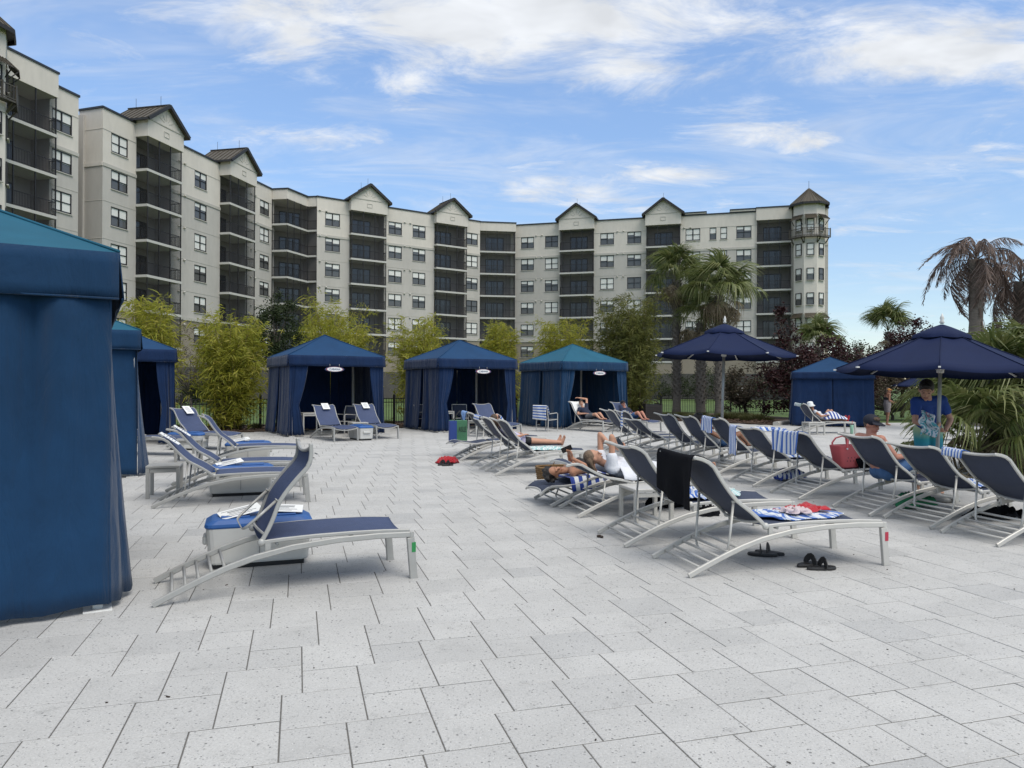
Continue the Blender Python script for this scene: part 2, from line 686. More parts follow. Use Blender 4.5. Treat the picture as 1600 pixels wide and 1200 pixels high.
def paver_mat(name, use_attr):
    m = bpy.data.materials.new(name)
    m.use_nodes = True
    nt = m.node_tree
    N = nt.nodes.new
    L = nt.links.new
    b = nt.nodes['Principled BSDF']
    b.inputs['Roughness'].default_value = .82
    b.inputs['Specular IOR Level'].default_value = .25
    g = N('ShaderNodeNewGeometry')

    def noise(scale, detail=4, rough=.6):
        n = N('ShaderNodeTexNoise')
        n.inputs['Scale'].default_value = scale
        n.inputs['Detail'].default_value = detail
        n.inputs['Roughness'].default_value = rough
        L(g.outputs['Position'], n.inputs['Vector'])
        return n.outputs[0]

    def rng_(v, a, b_, c, d, smooth=False):
        r = N('ShaderNodeMapRange')
        if smooth:
            r.interpolation_type = 'SMOOTHSTEP'
        for k, x in zip(('From Min', 'From Max', 'To Min', 'To Max'), (a, b_, c, d)):
            r.inputs[k].default_value = x
        L(v, r.inputs['Value'])
        return r.outputs[0]

    def mul(c, v):
        x = N('ShaderNodeMix')
        x.data_type = 'RGBA'
        x.blend_type = 'MULTIPLY'
        x.inputs['Factor'].default_value = 1
        L(c, x.inputs[6])
        L(v, x.inputs[7])
        return x.outputs[2]

    def mixc(c, col, fac):
        x = N('ShaderNodeMix')
        x.data_type = 'RGBA'
        L(fac, x.inputs['Factor'])
        L(c, x.inputs[6])
        x.inputs[7].default_value = col
        return x.outputs[2]
    if use_attr:
        a = g.outputs['Random Per Island']
    else:
        a = N('ShaderNodeObjectInfo').outputs['Random']
    cr = N('ShaderNodeValToRGB')
    el = cr.color_ramp.elements
    el[0].position = 0
    el[0].color = (.425, .426, .420, 1)
    el[1].position = 1
    el[1].color = (.51, .507, .492, 1)
    e = el.new(.12)
    e.color = (.472, .470, .458, 1)
    e = el.new(.6)
    e.color = (.494, .492, .479, 1)
    L(a, cr.inputs[0])
    c = cr.outputs[0]
    c = mul(c, rng_(noise(85, 6, .8), .3, .7, .78, 1.17))
    c = mul(c, rng_(noise(1.3, 5, .7), .3, .7, .90, 1.06))
    c = mul(c, rng_(noise(5.5, 6, .8), .54, .78, 1.0, .66, True))
    # aggregate chips, dark and pale
    for scale, th, col in ((104, .26, (.27, .27, .27, 1)), (58, .22, (.22, .22, .22, 1)), (34, .17, (.13, .13, .13, 1)), (60, .11, (.74, .74, .72, 1))):
        v = N('ShaderNodeTexVoronoi')
        v.inputs['Scale'].default_value = scale
        v.inputs['Randomness'].default_value = 1
        mp = N('ShaderNodeMapping')
        mp.inputs['Location'].default_value = (scale, scale * .3, 0)
        L(g.outputs['Position'], mp.inputs[0])
        L(mp.outputs[0], v.inputs['Vector'])
        sp = N('ShaderNodeSeparateColor')
        L(v.outputs['Color'], sp.inputs[0])
        keep = rng_(sp.outputs[0], .62, .66, 0, 1)
        size = N('ShaderNodeMath')
        size.operation = 'MULTIPLY'
        size.inputs[1].default_value = th * 1.6
        L(sp.outputs[1], size.inputs[0])
        near = N('ShaderNodeMath')
        near.operation = 'LESS_THAN'
        L(v.outputs['Distance'], near.inputs[0])
        L(size.outputs[0], near.inputs[1])
        f = N('ShaderNodeMath')
        f.operation = 'MULTIPLY'
        L(keep, f.inputs[0])
        L(near.outputs[0], f.inputs[1])
        f2 = N('ShaderNodeMath')
        f2.operation = 'MULTIPLY'
        f2.inputs[1].default_value = .8
        L(f.outputs[0], f2.inputs[0])
        c = mixc(c, col, f2.outputs[0])
    L(c, b.inputs['Base Color'])
    bp = N('ShaderNodeBump')
    bp.inputs['Strength'].default_value = .25
    bp.inputs['Distance'].default_value = .004
    L(noise(160, 3), bp.inputs['Height'])
    L(bp.outputs[0], b.inputs['Normal'])
    return m


M = {}
M['frame'] = mat('frame_metal', (.50, .49, .46), .40, .15, var=.06, vscale=9, spec=.5, var2=.05)
M['frame_grey'] = mat('frame_metal_aged', (.37, .37, .355), .44, .2, var=.08, vscale=9)
M['white_paint'] = mat('white_powder_coat', (.72, .71, .68), .4, 0, var=.05)
M['sling'] = mat('navy_sling_mesh', (.041, .052, .088), .66, 0, var=.10, vscale=14, bump=.25, bscale=420, spec=.35, var2=.08, v2scale=2)
M['sling_blue'] = mat('blue_sling_mesh', (.050, .070, .142), .66, 0, var=.10, vscale=14, bump=.25, bscale=420, spec=.35, var2=.08, v2scale=2)
M['black'] = mat('black_metal', (.012, .012, .014), .45, .3, var=.1)
M['rubber'] = mat('black_rubber', (.012, .012, .013), .55, bump=.2, bscale=90)
M['paper'] = mat('white_paper', (.78, .79, .78), .7, var=.03)
M['print'] = mat('grey_print', (.20, .21, .22), .7)
M['cooler'] = mat('cooler_plastic', (.55, .55, .53), .42, var=.06, vscale=3, var2=.05)
M['lid'] = mat('blue_lid_plastic', (.020, .095, .31), .5, var=.1, vscale=4)
M['navy_cloth'] = mat('navy_canvas', (.0042, .0200, .068), .85, var=.14, vscale=3, bump=.2, bscale=300, spec=.2, crease=.5, var2=.18, v2scale=.7, sheen=.15)
M['blue_cloth'] = mat('blue_canvas', (.0062, .036, .092), .85, var=.14, vscale=3, bump=.2, bscale=300, spec=.2, crease=.5, var2=.20, v2scale=.7, sheen=.15)
M['roof_blue'] = mat('roof_canvas_blue', (.0075, .045, .120), .8, var=.08, vscale=4, bump=.1, bscale=300, spec=.25, var2=.10)
M['roof_teal'] = mat('roof_canvas_teal', (.014, .098, .160), .8, var=.08, vscale=4, bump=.1, bscale=300, spec=.25, var2=.10)
M['umbrella'] = mat('umbrella_canvas', (.0046, .0125, .053), .8, var=.08, vscale=5, bump=.1, bscale=300, spec=.25)
M['soil'] = mat('sand_joint', (.135, .13, .12), .95, var=.3, vscale=30, coord='World', bump=.4, bscale=120)
M['paver'] = paver_mat('paver_terrazzo', False)
M['paver_far'] = paver_mat('paver_terrazzo_field', True)

# ------------------------------------------------------------------ ground
def grass_mat():
    m = mat('lawn_grass', (.075, .125, .030), .9, var=.35, vscale=1.3, coord='World', bump=.6, bscale=35, var2=.25, v2scale=.12)
    return m


M['grass'] = grass_mat()
M['mulch'] = mat('bark_mulch', (.060, .036, .024), .95, var=.5, vscale=14, coord='World', bump=.8, bscale=40)
M['gravel'] = mat('pale_gravel', (.34, .32, .28), .95, var=.35, vscale=16, coord='World', bump=.8, bscale=60)
M['kerb'] = mat('kerb_concrete', (.42, .40, .36), .85, var=.12, vscale=6, bump=.3)

lawn = MB().quad((-700, -300, -.06), (700, -300, -.06), (700, 1500, -.06), (-700, 1500, -.06)).build('lawn', M['grass'])
tag(lawn, kind='structure')

DECK = [(-17, .6), (14.5, .6), (14.5, 6), (9.6, 9.3), (8.5, 12.0), (9.0, 14.6), (11.5, 17.5), (17.5, 26), (18.5, 33.5), (12.4, 32.6),
        (10.9, 30.4), (8.4, 33.8), (6.2, 33.6), (3.2, 31.8), (-12.5, 22.6), (-17, 19)]


def inpoly(x, y, poly):
    c = False
    j = len(poly) - 1
    for i in range(len(poly)):
        xi, yi = poly[i]
        xj, yj = poly[j]
        if (yi > y) != (yj > y) and x < (xj - xi) * (y - yi) / (yj - yi) + xi:
            c = not c
        j = i
    return c


deck = MB().prism(DECK, -.05, -.0032).build('pool_deck', M['soil'])
tag(deck, kind='structure')

PA, PB = .402, .300
DU = Vector((math.cos(R(16.3)), math.sin(R(16.3)), 0))
DV = Vector((-math.sin(R(16.3)), math.cos(R(16.3)), 0))
P0 = Vector((-.668, 3.093, 0))


def paver_geo(side):
    """top face, chamfer and sides; origin at the corner"""
    g, bv, dz = .0034, .0022, .0020
    x0, x1 = g, side - g
    V = []
    for (i, z) in ((0, -.030), (0, -dz), (bv, 0)):
        V += [(x0 + i, x0 + i, z), (x1 - i, x0 + i, z), (x1 - i, x1 - i, z), (x0 + i, x1 - i, z)]
    F = [(8, 9, 10, 11)]
    for k in (0, 4):
        for i in range(4):
            j = (i + 1) % 4
            F.append((k + i, k + j, k + 4 + j, k + 4 + i))
    return V, F


def make_deck():
    cells = []
    for i in range(-60, 140):
        for j in range(-60, 140):
            ou = i * PA - j * PB
            ov = i * PB + j * PA
            for side, du, dv in ((PA, 0, 0), (PB, PA, 0)):
                c = P0 + DU * (ou + du + side / 2) + DV * (ov + dv + side / 2)
                if not (1.0 < c.y < 36 and abs(c.x) < .80 * c.y + 2.2):
                    continue
                if not inpoly(c.x, c.y, DECK):
                    continue
                vis = abs(c.x) < .705 * c.y + .12 and c.y > 2.75
                cells.append((c.length if vis else c.length + 1000, side, P0 + DU * (ou + du) + DV * (ov + dv)))
    cells.sort(key=lambda t: t[0])
    me = {}
    for side in (PA, PB):
        mb = MB()
        V, F = paver_geo(side)
        mb.add(V, F)
        me[side] = mb.mesh('paver', M['paver'])
    far = []
    FV, FF = [], []
    geo = {s: (np.array(paver_geo(s)[0]), np.array(paver_geo(s)[1])) for s in (PA, PB)}
    Rm = np.array([[DU.x, DV.x, 0], [DU.y, DV.y, 0], [0, 0, 1]])
    n = 0
    for k, (d, side, o) in enumerate(cells):
        dz = random.uniform(-.0012, .0012)
        tx, ty = random.gauss(0, .0012), random.gauss(0, .0012)
        if k < 300:
            link_mesh('paver', me[side], deck, (o.x, o.y, dz), (tx, ty, R(16.3)))
        else:
            V, F = geo[side]
            W = V @ Rm.T + np.array([o.x, o.y, dz])
            FV.append(W)
            FF.append(F + n)
            n += len(V)
    ob = soup('paver_field', np.concatenate(FV), np.concatenate(FF), M['paver_far'], deck)
    tag(ob, kind='stuff')
    return len(cells)


make_deck()

# planting beds
bed = MB().prism([(3.3, 32.0), (6.2, 33.8), (8.5, 34.0), (11.0, 30.6), (12.5, 32.9), (14.8, 36), (13, 44), (4, 40)], -.06, .03).build('mulch_bed', M['mulch'])
tag(bed, kind='structure')
bed2 = MB().prism([(14.7, 6.1), (40, 4), (48, 45), (18.7, 33.6), (17.7, 26), (11.7, 17.4), (9.2, 14.5), (8.7, 12.1), (9.8, 9.4)], -.06, .02).build('gravel_bed', M['gravel'])
tag(bed2, kind='structure')
bed3 = MB().prism([(-17, 19.2), (-12.6, 22.8), (3.1, 32), (4, 39.8), (-2, 35), (-13, 27.2), (-24, 20)], -.06, .015).build('soil_strip', M['mulch'])
tag(bed3, kind='structure')
kb = MB()
kb.sweep([(10.95, 30.35, .06), (11.6, 31.3, .06), (12.4, 32.3, .06)], [(-.12, -.1), (.12, -.1), (.12, .06), (.08, .1), (-.08, .1), (-.12, .06)])
ko = kb.build('kerb', M['kerb'])
tag(ko, kind='structure')


def chips():
    V, F = [], []
    n = 0
    for _ in range(5200):
        if random.random() < .72:
            x, y = random.uniform(4, 12.5), random.uniform(30.3, 37)
            if not inpoly(x, y, [(3.6, 32.2), (6.2, 34), (8.5, 34.2), (11.0, 30.9), (12.3, 33), (12.6, 37), (5, 37)]):
                continue
        else:
            t = random.random()
            x, y = -12.5 + 15.6 * t + random.uniform(-.6, .2), 22.9 + 9.1 * t + random.uniform(0, 2.5)
        a = random.uniform(0, PI)
        l, w = random.uniform(.03, .09), random.uniform(.012, .03)
        c = np.array([x, y, .035 + random.uniform(0, .03)])
        d = np.array([math.cos(a), math.sin(a), random.uniform(-.4, .4)]) * l
        e = np.array([-math.sin(a), math.cos(a), random.uniform(-.5, .5)]) * w
        V += [c - d - e, c + d - e, c + d + e, c - d + e]
        F.append((n, n + 1, n + 2, n + 3))
        n += 4
    o = soup('bark_chips', V, F, leaf_mat('bark_chip', [(.030, .018, .012), (.085, .05, .033), (.14, .09, .06)], .9, 0.0))
    tag(o, 'loose brown bark chips strewn over the planting beds', 'mulch', kind='stuff')


chips()

# ------------------------------------------------------------------ buildings
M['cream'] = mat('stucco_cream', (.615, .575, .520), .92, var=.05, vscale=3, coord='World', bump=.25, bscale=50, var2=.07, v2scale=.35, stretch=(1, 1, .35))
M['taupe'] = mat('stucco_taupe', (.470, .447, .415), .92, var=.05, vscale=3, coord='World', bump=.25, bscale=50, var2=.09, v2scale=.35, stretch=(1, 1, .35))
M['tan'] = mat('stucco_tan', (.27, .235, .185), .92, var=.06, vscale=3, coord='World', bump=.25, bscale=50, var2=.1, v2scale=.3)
M['garage'] = mat('garage_shade_wall', (.085, .080, .075), .9, var=.15, vscale=.6, coord='World')  # shade of the garage recess put into the colour of a flat wall
M['trim'] = mat('stucco_trim', (.47, .45, .41), .9, var=.05, vscale=2, coord='World')
M['coping'] = mat('metal_coping', (.030, .034, .045), .45, .3, var=.1)
M['roofmetal'] = mat('bronze_standing_seam', (.085, .072, .052), .45, .45, var=.12, vscale=2)
M['fascia'] = mat('bronze_fascia', (.022, .020, .019), .5, .2, var=.1)
M['slab'] = mat('balcony_slab', (.50, .49, .46), .85, var=.06, vscale=2, coord='World')
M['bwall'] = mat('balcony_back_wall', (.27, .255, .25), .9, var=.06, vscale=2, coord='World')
M['screen'] = screen_mat('insect_screen', (.024, .024, .028, 1), .27)
M['rail'] = mat('dark_bronze_rail', (.018, .017, .018), .5, .2)
M['wframe'] = mat('window_frame_bronze', (.022, .021, .022), .45, .2)
M['glass'] = mat('window_glass', (.10, .10, .10), .12, 0, spec=.5)
M['blind'] = mat('window_blind', (.72, .72, .69), .75, var=.05, stretch=(1, 1, 30), vscale=1.0)
M['doorglass'] = mat('door_glass', (.045, .050, .058), .10, 0, spec=.9)
M['fixture'] = mat('wall_light_fixture', (.55, .53, .48), .5)

FL = [20.2 - 3.05 * k for k in range(6)]        # balcony floor levels, top first
Z_TOP, Z_CREAM, Z_BASE, Z_GR = 24.1, 19.55, 7.85, 3.3


class Frame:
    """local wall frame: u along the wall, n outward, z up"""

    def __init__(s, A, B, flip=False):
        s.A = Vector((A[0], A[1], 0))
        d = Vector((B[0] - A[0], B[1] - A[1], 0))
        s.L = d.length
        s.U = d.normalized()
        s.N = Vector((s.U.y, -s.U.x, 0))
        s.rz = math.atan2(s.U.y, s.U.x)

    def p(s, u, n, z):
        return s.A + s.U * u + s.N * n + Vector((0, 0, z))


def fbox(mb, F, u0, u1, n0, n1, z0, z1, mi=0):
    P = [F.p(u, n, z) for z in (z0, z1) for (u, n) in ((u0, n1), (u1, n1), (u1, n0), (u0, n0))]
    mb.add(P, ((0, 1, 5, 4), (1, 2, 6, 5), (2, 3, 7, 6), (3, 0, 4, 7), (4, 5, 6, 7), (3, 2, 1, 0)), mi)


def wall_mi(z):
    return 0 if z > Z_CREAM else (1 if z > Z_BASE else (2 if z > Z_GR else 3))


def wall(mb, F, u0, u1, z0, z1, holes=(), n=0.0, depth=.14, force=None):
    us = sorted({u0, u1} | {h[0] for h in holes} | {h[1] for h in holes})
    zs = sorted({z0, z1} | {z for z in (Z_CREAM, Z_BASE, Z_GR) if z0 < z < z1} | {h[2] for h in holes} | {h[3] for h in holes})
    us = [u for u in us if u0 - 1e-6 <= u <= u1 + 1e-6]
    zs = [z for z in zs if z0 - 1e-6 <= z <= z1 + 1e-6]
    for a, b in zip(us, us[1:]):
        for c, d in zip(zs, zs[1:]):
            um, zm = (a + b) / 2, (c + d) / 2
            if any(h[0] < um < h[1] and h[2] < zm < h[3] for h in holes):
                continue
            mb.quad(F.p(a, n, c), F.p(b, n, c), F.p(b, n, d), F.p(a, n, d), wall_mi(zm) if force is None else force)
    for h in holes:
        mi = wall_mi((h[2] + h[3]) / 2) if force is None else force
        a, b, c, d = h
        mb.quad(F.p(a, n, c), F.p(a, n - depth, c), F.p(a, n - depth, d), F.p(a, n, d), mi)
        mb.quad(F.p(b, n - depth, c), F.p(b, n, c), F.p(b, n, d), F.p(b, n - depth, d), mi)
        mb.quad(F.p(a, n, d), F.p(a, n - depth, d), F.p(b, n - depth, d), F.p(b, n, d), mi)
        mb.quad(F.p(a, n - depth, c), F.p(a, n, c), F.p(b, n, c), F.p(b, n - depth, c), mi)


WMESH = {}


def window_meshes(w, h, cols):
    """frame, glass and blind meshes, local x along wall, y outward, origin bottom centre"""
    key = (round(w, 2), round(h, 2), cols)
    if key in WMESH:
        return WMESH[key]
    f = MB()
    t, dp = .075, .10
    f.box((-w / 2 + t / 2, -.06, h / 2), (t, dp, h))
    f.box((w / 2 - t / 2, -.06, h / 2), (t, dp, h))
    f.box((0, -.06, t / 2), (w - 2 * t, dp, t))
    f.box((0, -.06, h - t / 2), (w - 2 * t, dp, t))
    f.box((0, -.065, h * .5), (w - 2 * t, dp * .8, t * .85))
    for c in range(1, cols):
        x = -w / 2 + w * c / cols
        f.box((x, -.062, h / 2), (t * 1.2, dp * .9, h - 2 * t))
    f.box((0, .02, -.04), (w + .1, .12, .07), mi=1)
    fm = f.mesh('window', [M['wframe'], M['trim']])
    g = MB()
    g.quad((-w / 2 + t, -.085, t), (w / 2 - t, -.085, t), (w / 2 - t, -.085, h - t), (-w / 2 + t, -.085, h - t))
    gm = g.mesh('pane', M['glass'])
    bl = []
    for frac in (.35, .55, .95, .0):
        mb = MB()
        if frac > 0:
            for c in range(cols):
                x0 = -w / 2 + w * c / cols + t
                x1 = -w / 2 + w * (c + 1) / cols - t
                k = frac if c == 0 or frac > .9 else max(.2, frac - .12)
                mb.box(((x0 + x1) / 2, -.078, h - t - (h - 2 * t) * k / 2), (x1 - x0, .008, (h - 2 * t) * k))
        bl.append(mb.mesh('blind', M['blind']) if frac > 0 else None)
    WMESH[key] = (fm, gm, bl)
    return WMESH[key]


def add_window(parent, F, uc, z, w=1.62, h=1.5, cols=2, n=0.0):
    fm, gm, bl = window_meshes(w, h, cols)
    p = F.p(uc, n, z)
    o = link_mesh('window', fm, parent, p, (0, 0, F.rz + PI))
    # window local y must point outward: local x runs against U after the half turn
    link_mesh('pane', gm, o)
    k = random.choices((0, 1, 2, 3), (.30, .38, .26, .06))[0]
    if bl[k]:
        link_mesh('blind', bl[k], o)
    return o


BAL = {}


def balcony_meshes(w, p, d):
    """meshes for one balcony of width w, projecting p, recessed d. local x 0..w along wall, y outward, z=0 floor top"""
    key = (round(w, 2), round(p, 2), round(d, 2))
    if key in BAL:
        return BAL[key]
    H = 3.05
    s = MB()
    s.box((w / 2, (p - d) / 2, -.11), (w + .16, p + d + .06, .22))
    slab = s.mesh('balcony', M['slab'])
    r = MB()
    y = p - .09
    r.box((w / 2, y, 1.06), (w, .05, .05))
    r.box((w / 2, y, .12), (w, .04, .04))
    n = int(w / .125)
    for i in range(1, n):
        r.box((w * i / n, y, .59), (.018, .018, .9))
    if p > .4:
        for x in (.06, w - .06):
            r.box((x, p / 2 - .04, 1.06), (.05, p - .1, .05))
            r.box((x, p / 2 - .04, .12), (.04, p - .1, .04))
            m = int(p / .125)
            for i in range(1, m):
                r.box((x, p * i / m - .05, .59), (.018, .018, .9))
    rail = r.mesh('railing', M['rail'])
    sc = MB()
    zc = H - .23
    ys = p - .03
    sc.quad((0, ys, 0), (w, ys, 0), (w, ys, zc), (0, ys, zc))
    if p > .4:
        sc.quad((.01, 0, 0), (.01, ys, 0), (.01, ys, zc), (.01, 0, zc))
        sc.quad((w - .01, ys, 0), (w - .01, 0, 0), (w - .01, 0, zc), (w - .01, ys, zc))
    scr = sc.mesh('screen', M['screen'])
    po = MB()
    po.box((0, 0, zc / 2), (.075, .075, zc - .004))
    post = po.mesh('post', M['rail'])
    # back wall with sliding door
    do = MB()
    dw, dh = min(2.5, w * .52), 2.15
    dx = w * .52
    yb = -d + .03
    for x in (-dw / 2, -dw / 6, dw / 6, dw / 2):
        do.box((dx + x, yb + .03, dh / 2), (.08, .08, dh))
    do.box((dx, yb + .03, dh), (dw + .08, .082, .09))
    do.box((dx, yb + .03, .05), (dw + .08, .082, .09))
    door = do.mesh('door', M['wframe'])
    gl = MB()
    gl.quad((dx - dw / 2, yb + .02, .05), (dx + dw / 2, yb + .02, .05), (dx + dw / 2, yb + .02, dh), (dx - dw / 2, yb + .02, dh))
    glass = gl.mesh('door_glass', M['doorglass'])
    BAL[key] = (slab, rail, scr, post, door, glass)
    return BAL[key]


def add_balcony(parent, F, u0, u1, z, p, d=1.7, posts=3):
    w = u1 - u0
    slab, rail, scr, post, door, glass = balcony_meshes(w, p, d)
    # mirrored frame so that local x runs along +U and y along N (left-handed): place with matrix through rotation
    o = link_mesh('balcony', slab, parent)
    Mx = Matrix.Identity(4)
    # U x N points down for this frame, so turn about z and let local y = -N handled by half turn
    o.location = F.p(u1, 0, z)
    o.rotation_euler = (0, 0, F.rz + PI)
    link_mesh('railing', rail, o)
    link_mesh('screen', scr, o)
    for i in range(posts + 1):
        link_mesh('post', post, o, (w * i / posts if 0 < i < posts else (.04 if i == 0 else w - .04), p - .035, 0))
    link_mesh('door', door, o)
    link_mesh('door_glass', glass, o)
    return o


def gable(parent, F, u0, u1, p, zh=22.97, eave=24.55, apex=26.4, back=2.7, seams=True):
    """solid head over a balcony stack with a gabled metal roof"""
    mb = MB()
    a, b = u0 - .12, u1 + .12
    uc = (a + b) / 2
    n0, n1 = -back, p + .12
    # front with gable
    mb.add([F.p(a, n1, zh), F.p(b, n1, zh), F.p(b, n1, eave), F.p(uc, n1, apex - .15), F.p(a, n1, eave)], ((0, 1, 2, 3, 4),), 0)
    mb.quad(F.p(a, n0, zh), F.p(a, n1, zh), F.p(a, n1, eave), F.p(a, n0, eave), 0)
    mb.quad(F.p(b, n1, zh), F.p(b, n0, zh), F.p(b, n0, eave), F.p(b, n1, eave), 0)
    mb.quad(F.p(a, -.02, zh), F.p(b, -.02, zh), F.p(b, n1, zh), F.p(a, n1, zh), 0)
    mb.add([F.p(a, n0, zh), F.p(b, n0, zh), F.p(b, n0, eave), F.p(uc, n0, apex - .15), F.p(a, n0, eave)], ((4, 3, 2, 1, 0),), 0)
    mb.build('gable_wall', [M['cream']], parent)
    tr = MB()
    fbox(tr, F, a - .02, b + .02, n1, n1 + .05, eave - .12, eave - .02)
    fbox(tr, F, uc - .32, uc + .32, n1, n1 + .04, zh + .55, zh + .60)
    fbox(tr, F, uc - .32, uc + .32, n1, n1 + .04, zh + 1.0, zh + 1.05)
    fbox(tr, F, uc - .34, uc - .29, n1, n1 + .04, zh + .60, zh + 1.0)
    fbox(tr, F, uc + .29, uc + .34, n1, n1 + .04, zh + .60, zh + 1.0)
    for k in (-2, -1, 0, 1, 2):
        an = R(90 + 32 * k)
        q0 = (uc + .35 * math.cos(an), eave + .1 + .35 * math.sin(an))
        ln = 1.25 if k == 0 else .95
        q1 = (uc + ln * math.cos(an), eave + .1 + ln * math.sin(an) * .95)
        if q1[1] - eave < .05:
            continue
        tr.bar(F.p(q0[0], n1 + .012, q0[1]), F.p(q1[0], n1 + .012, q1[1]), .05, .03, up=F.N)
    tr.build('gable_trim', M['trim'], parent)
    rf = MB()
    ov = .36
    half = (b - a) / 2 + ov
    sl = (apex - eave) / ((b - a) / 2 + .12)
    ze = apex - sl * half
    th = .16
    for sg in (-1, 1):
        ue = uc + sg * half
        P = [F.p(uc, n1 + ov, apex), F.p(ue, n1 + ov, ze), F.p(ue, n0, ze), F.p(uc, n0, apex)]
        Q = [q - Vector((0, 0, th)) for q in P]
        rf.add(P + Q, ((0, 1, 2, 3) if sg < 0 else (3, 2, 1, 0), (4, 7, 6, 5), (1, 0, 4, 5), (2, 1, 5, 6), (3, 2, 6, 7)), 0)
        nseam = 8
        for i in range(nseam):
            nn = n0 + (n1 + ov - n0) * (i + .3) / nseam
            rf.bar(F.p(uc, nn, apex + .02), F.p(ue, nn, ze + .02), .05, .07)
        rf.bar(F.p(uc, n1 + ov + .03, apex - .04), F.p(ue, n1 + ov + .03, ze - .04), .08, .30, mi=1)
        rf.bar(F.p(ue + sg * .04, n1 + ov, ze - .06), F.p(ue + sg * .04, n0, ze - .06), .1, .2, mi=1)
    rf.bar(F.p(uc, n1 + ov, apex + .03), F.p(uc, n0, apex + .03), .22, .1, mi=1)
    ro = rf.build('roof', [M['roofmetal'], M['fascia']], parent)
    for nn in (n1 - .6, n0 + .8):
        MB().tube([F.p(uc, nn, apex), F.p(uc, nn, apex + .9)], .018, 5).build('lightning_rod', M['rail'], ro)


def bay(parent, F, u0, u1, p, posts=3, d=1.7, gab=True, top=Z_TOP):
    """stack of screened balconies with its back and side walls"""
    mb = MB()
    zb = FL[-1] - .22
    # recess walls
    for z in FL:
        pass
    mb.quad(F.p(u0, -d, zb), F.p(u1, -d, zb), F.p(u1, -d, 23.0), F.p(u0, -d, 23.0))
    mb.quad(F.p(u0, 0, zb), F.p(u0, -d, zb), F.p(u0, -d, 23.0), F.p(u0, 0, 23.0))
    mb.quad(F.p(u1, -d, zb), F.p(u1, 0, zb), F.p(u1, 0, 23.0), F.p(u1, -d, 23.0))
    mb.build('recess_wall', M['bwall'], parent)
    for z in FL:
        add_balcony(parent, F, u0, u1, z, p, d, posts)
    lo = MB()
    wall(lo, F, u0 - .08, u1 + .08, -.06, zb, n=p - .05)
    if p > .3:
        for uu, s in ((u0 - .08, 1), (u1 + .08, -1)):
            a, b = (0, p - .05) if s > 0 else (p - .05, 0)
            lo.quad(F.p(uu, a, -.06), F.p(uu, b, -.06), F.p(uu, b, zb), F.p(uu, a, zb), 2)
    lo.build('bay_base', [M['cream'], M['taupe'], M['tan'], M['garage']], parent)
    if gab:
        gable(parent, F, u0, u1, p)
    else:
        hd = MB()
        fbox(hd, F, u0 - .1, u1 + .1, -1.7, p + .05, 22.97, top)
        fbox(hd, F, u0 - .16, u1 + .16, -1.7, p + .12, top, top + .16, 1)
        hd.build('bay_head', [M['cream'], M['coping']], parent)


def wing(parent, F, bays, cols, u_start=0.0, u_end=None, depth=14, wcols=2, wsize=(1.86, 1.58), fixtures=()):
    """facade between bays with windows at u positions in cols"""
    u_end = F.L if u_end is None else u_end
    spans = []
    cur = u_start
    for (a, b, *_r) in bays:
        spans.append((cur, a))
        cur = b
    spans.append((cur, u_end))
    for (a, b) in spans:
        if b - a < .05:
            continue
        mb = MB()
        holes = []
        for c in cols:
            uc, w = (c if isinstance(c, tuple) else (c, wsize[0]))
            if a + w / 2 < uc < b - w / 2 + .01:
                for z in FL:
                    holes.append((uc - w / 2, uc + w / 2, z + .62, z + .62 + wsize[1]))
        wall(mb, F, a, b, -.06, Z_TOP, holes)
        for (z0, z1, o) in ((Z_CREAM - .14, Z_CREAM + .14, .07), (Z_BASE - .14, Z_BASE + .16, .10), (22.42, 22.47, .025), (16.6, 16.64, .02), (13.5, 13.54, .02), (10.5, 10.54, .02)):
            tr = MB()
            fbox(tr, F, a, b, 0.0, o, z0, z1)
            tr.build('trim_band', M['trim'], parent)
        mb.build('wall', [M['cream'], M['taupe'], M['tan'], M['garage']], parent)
    tr = MB()
    fbox(tr, F, u_start - .06, u_end + .06, -.35, .10, Z_TOP, Z_TOP + .16)
    tr.build('coping', M['coping'], parent)
    bk = MB()
    fbox(bk, F, u_start, u_end, -depth, -1.9, -.06, Z_TOP - .4)
    bk.build('rear_block', M['taupe'], parent)
    for c in cols:
        uc, w = (c if isinstance(c, tuple) else (c, wsize[0]))
        for z in FL:
            add_window(parent, F, uc, z + .62, w, wsize[1], 1 if w < 1.1 else 2)
    fx = MB()
    for (uu) in fixtures:
        for z in FL:
            fx.ball(F.p(uu, .08, z + 2.35), (.13, .13, .10), n=8, m=5)
            fx.ball(F.p(uu + .8, .08, z + 2.35), (.13, .13, .10), n=8, m=5)
    if fixtures:
        fo = fx.build('vent_hoods', M['fixture'], parent)
        fo['kind'] = 'stuff'


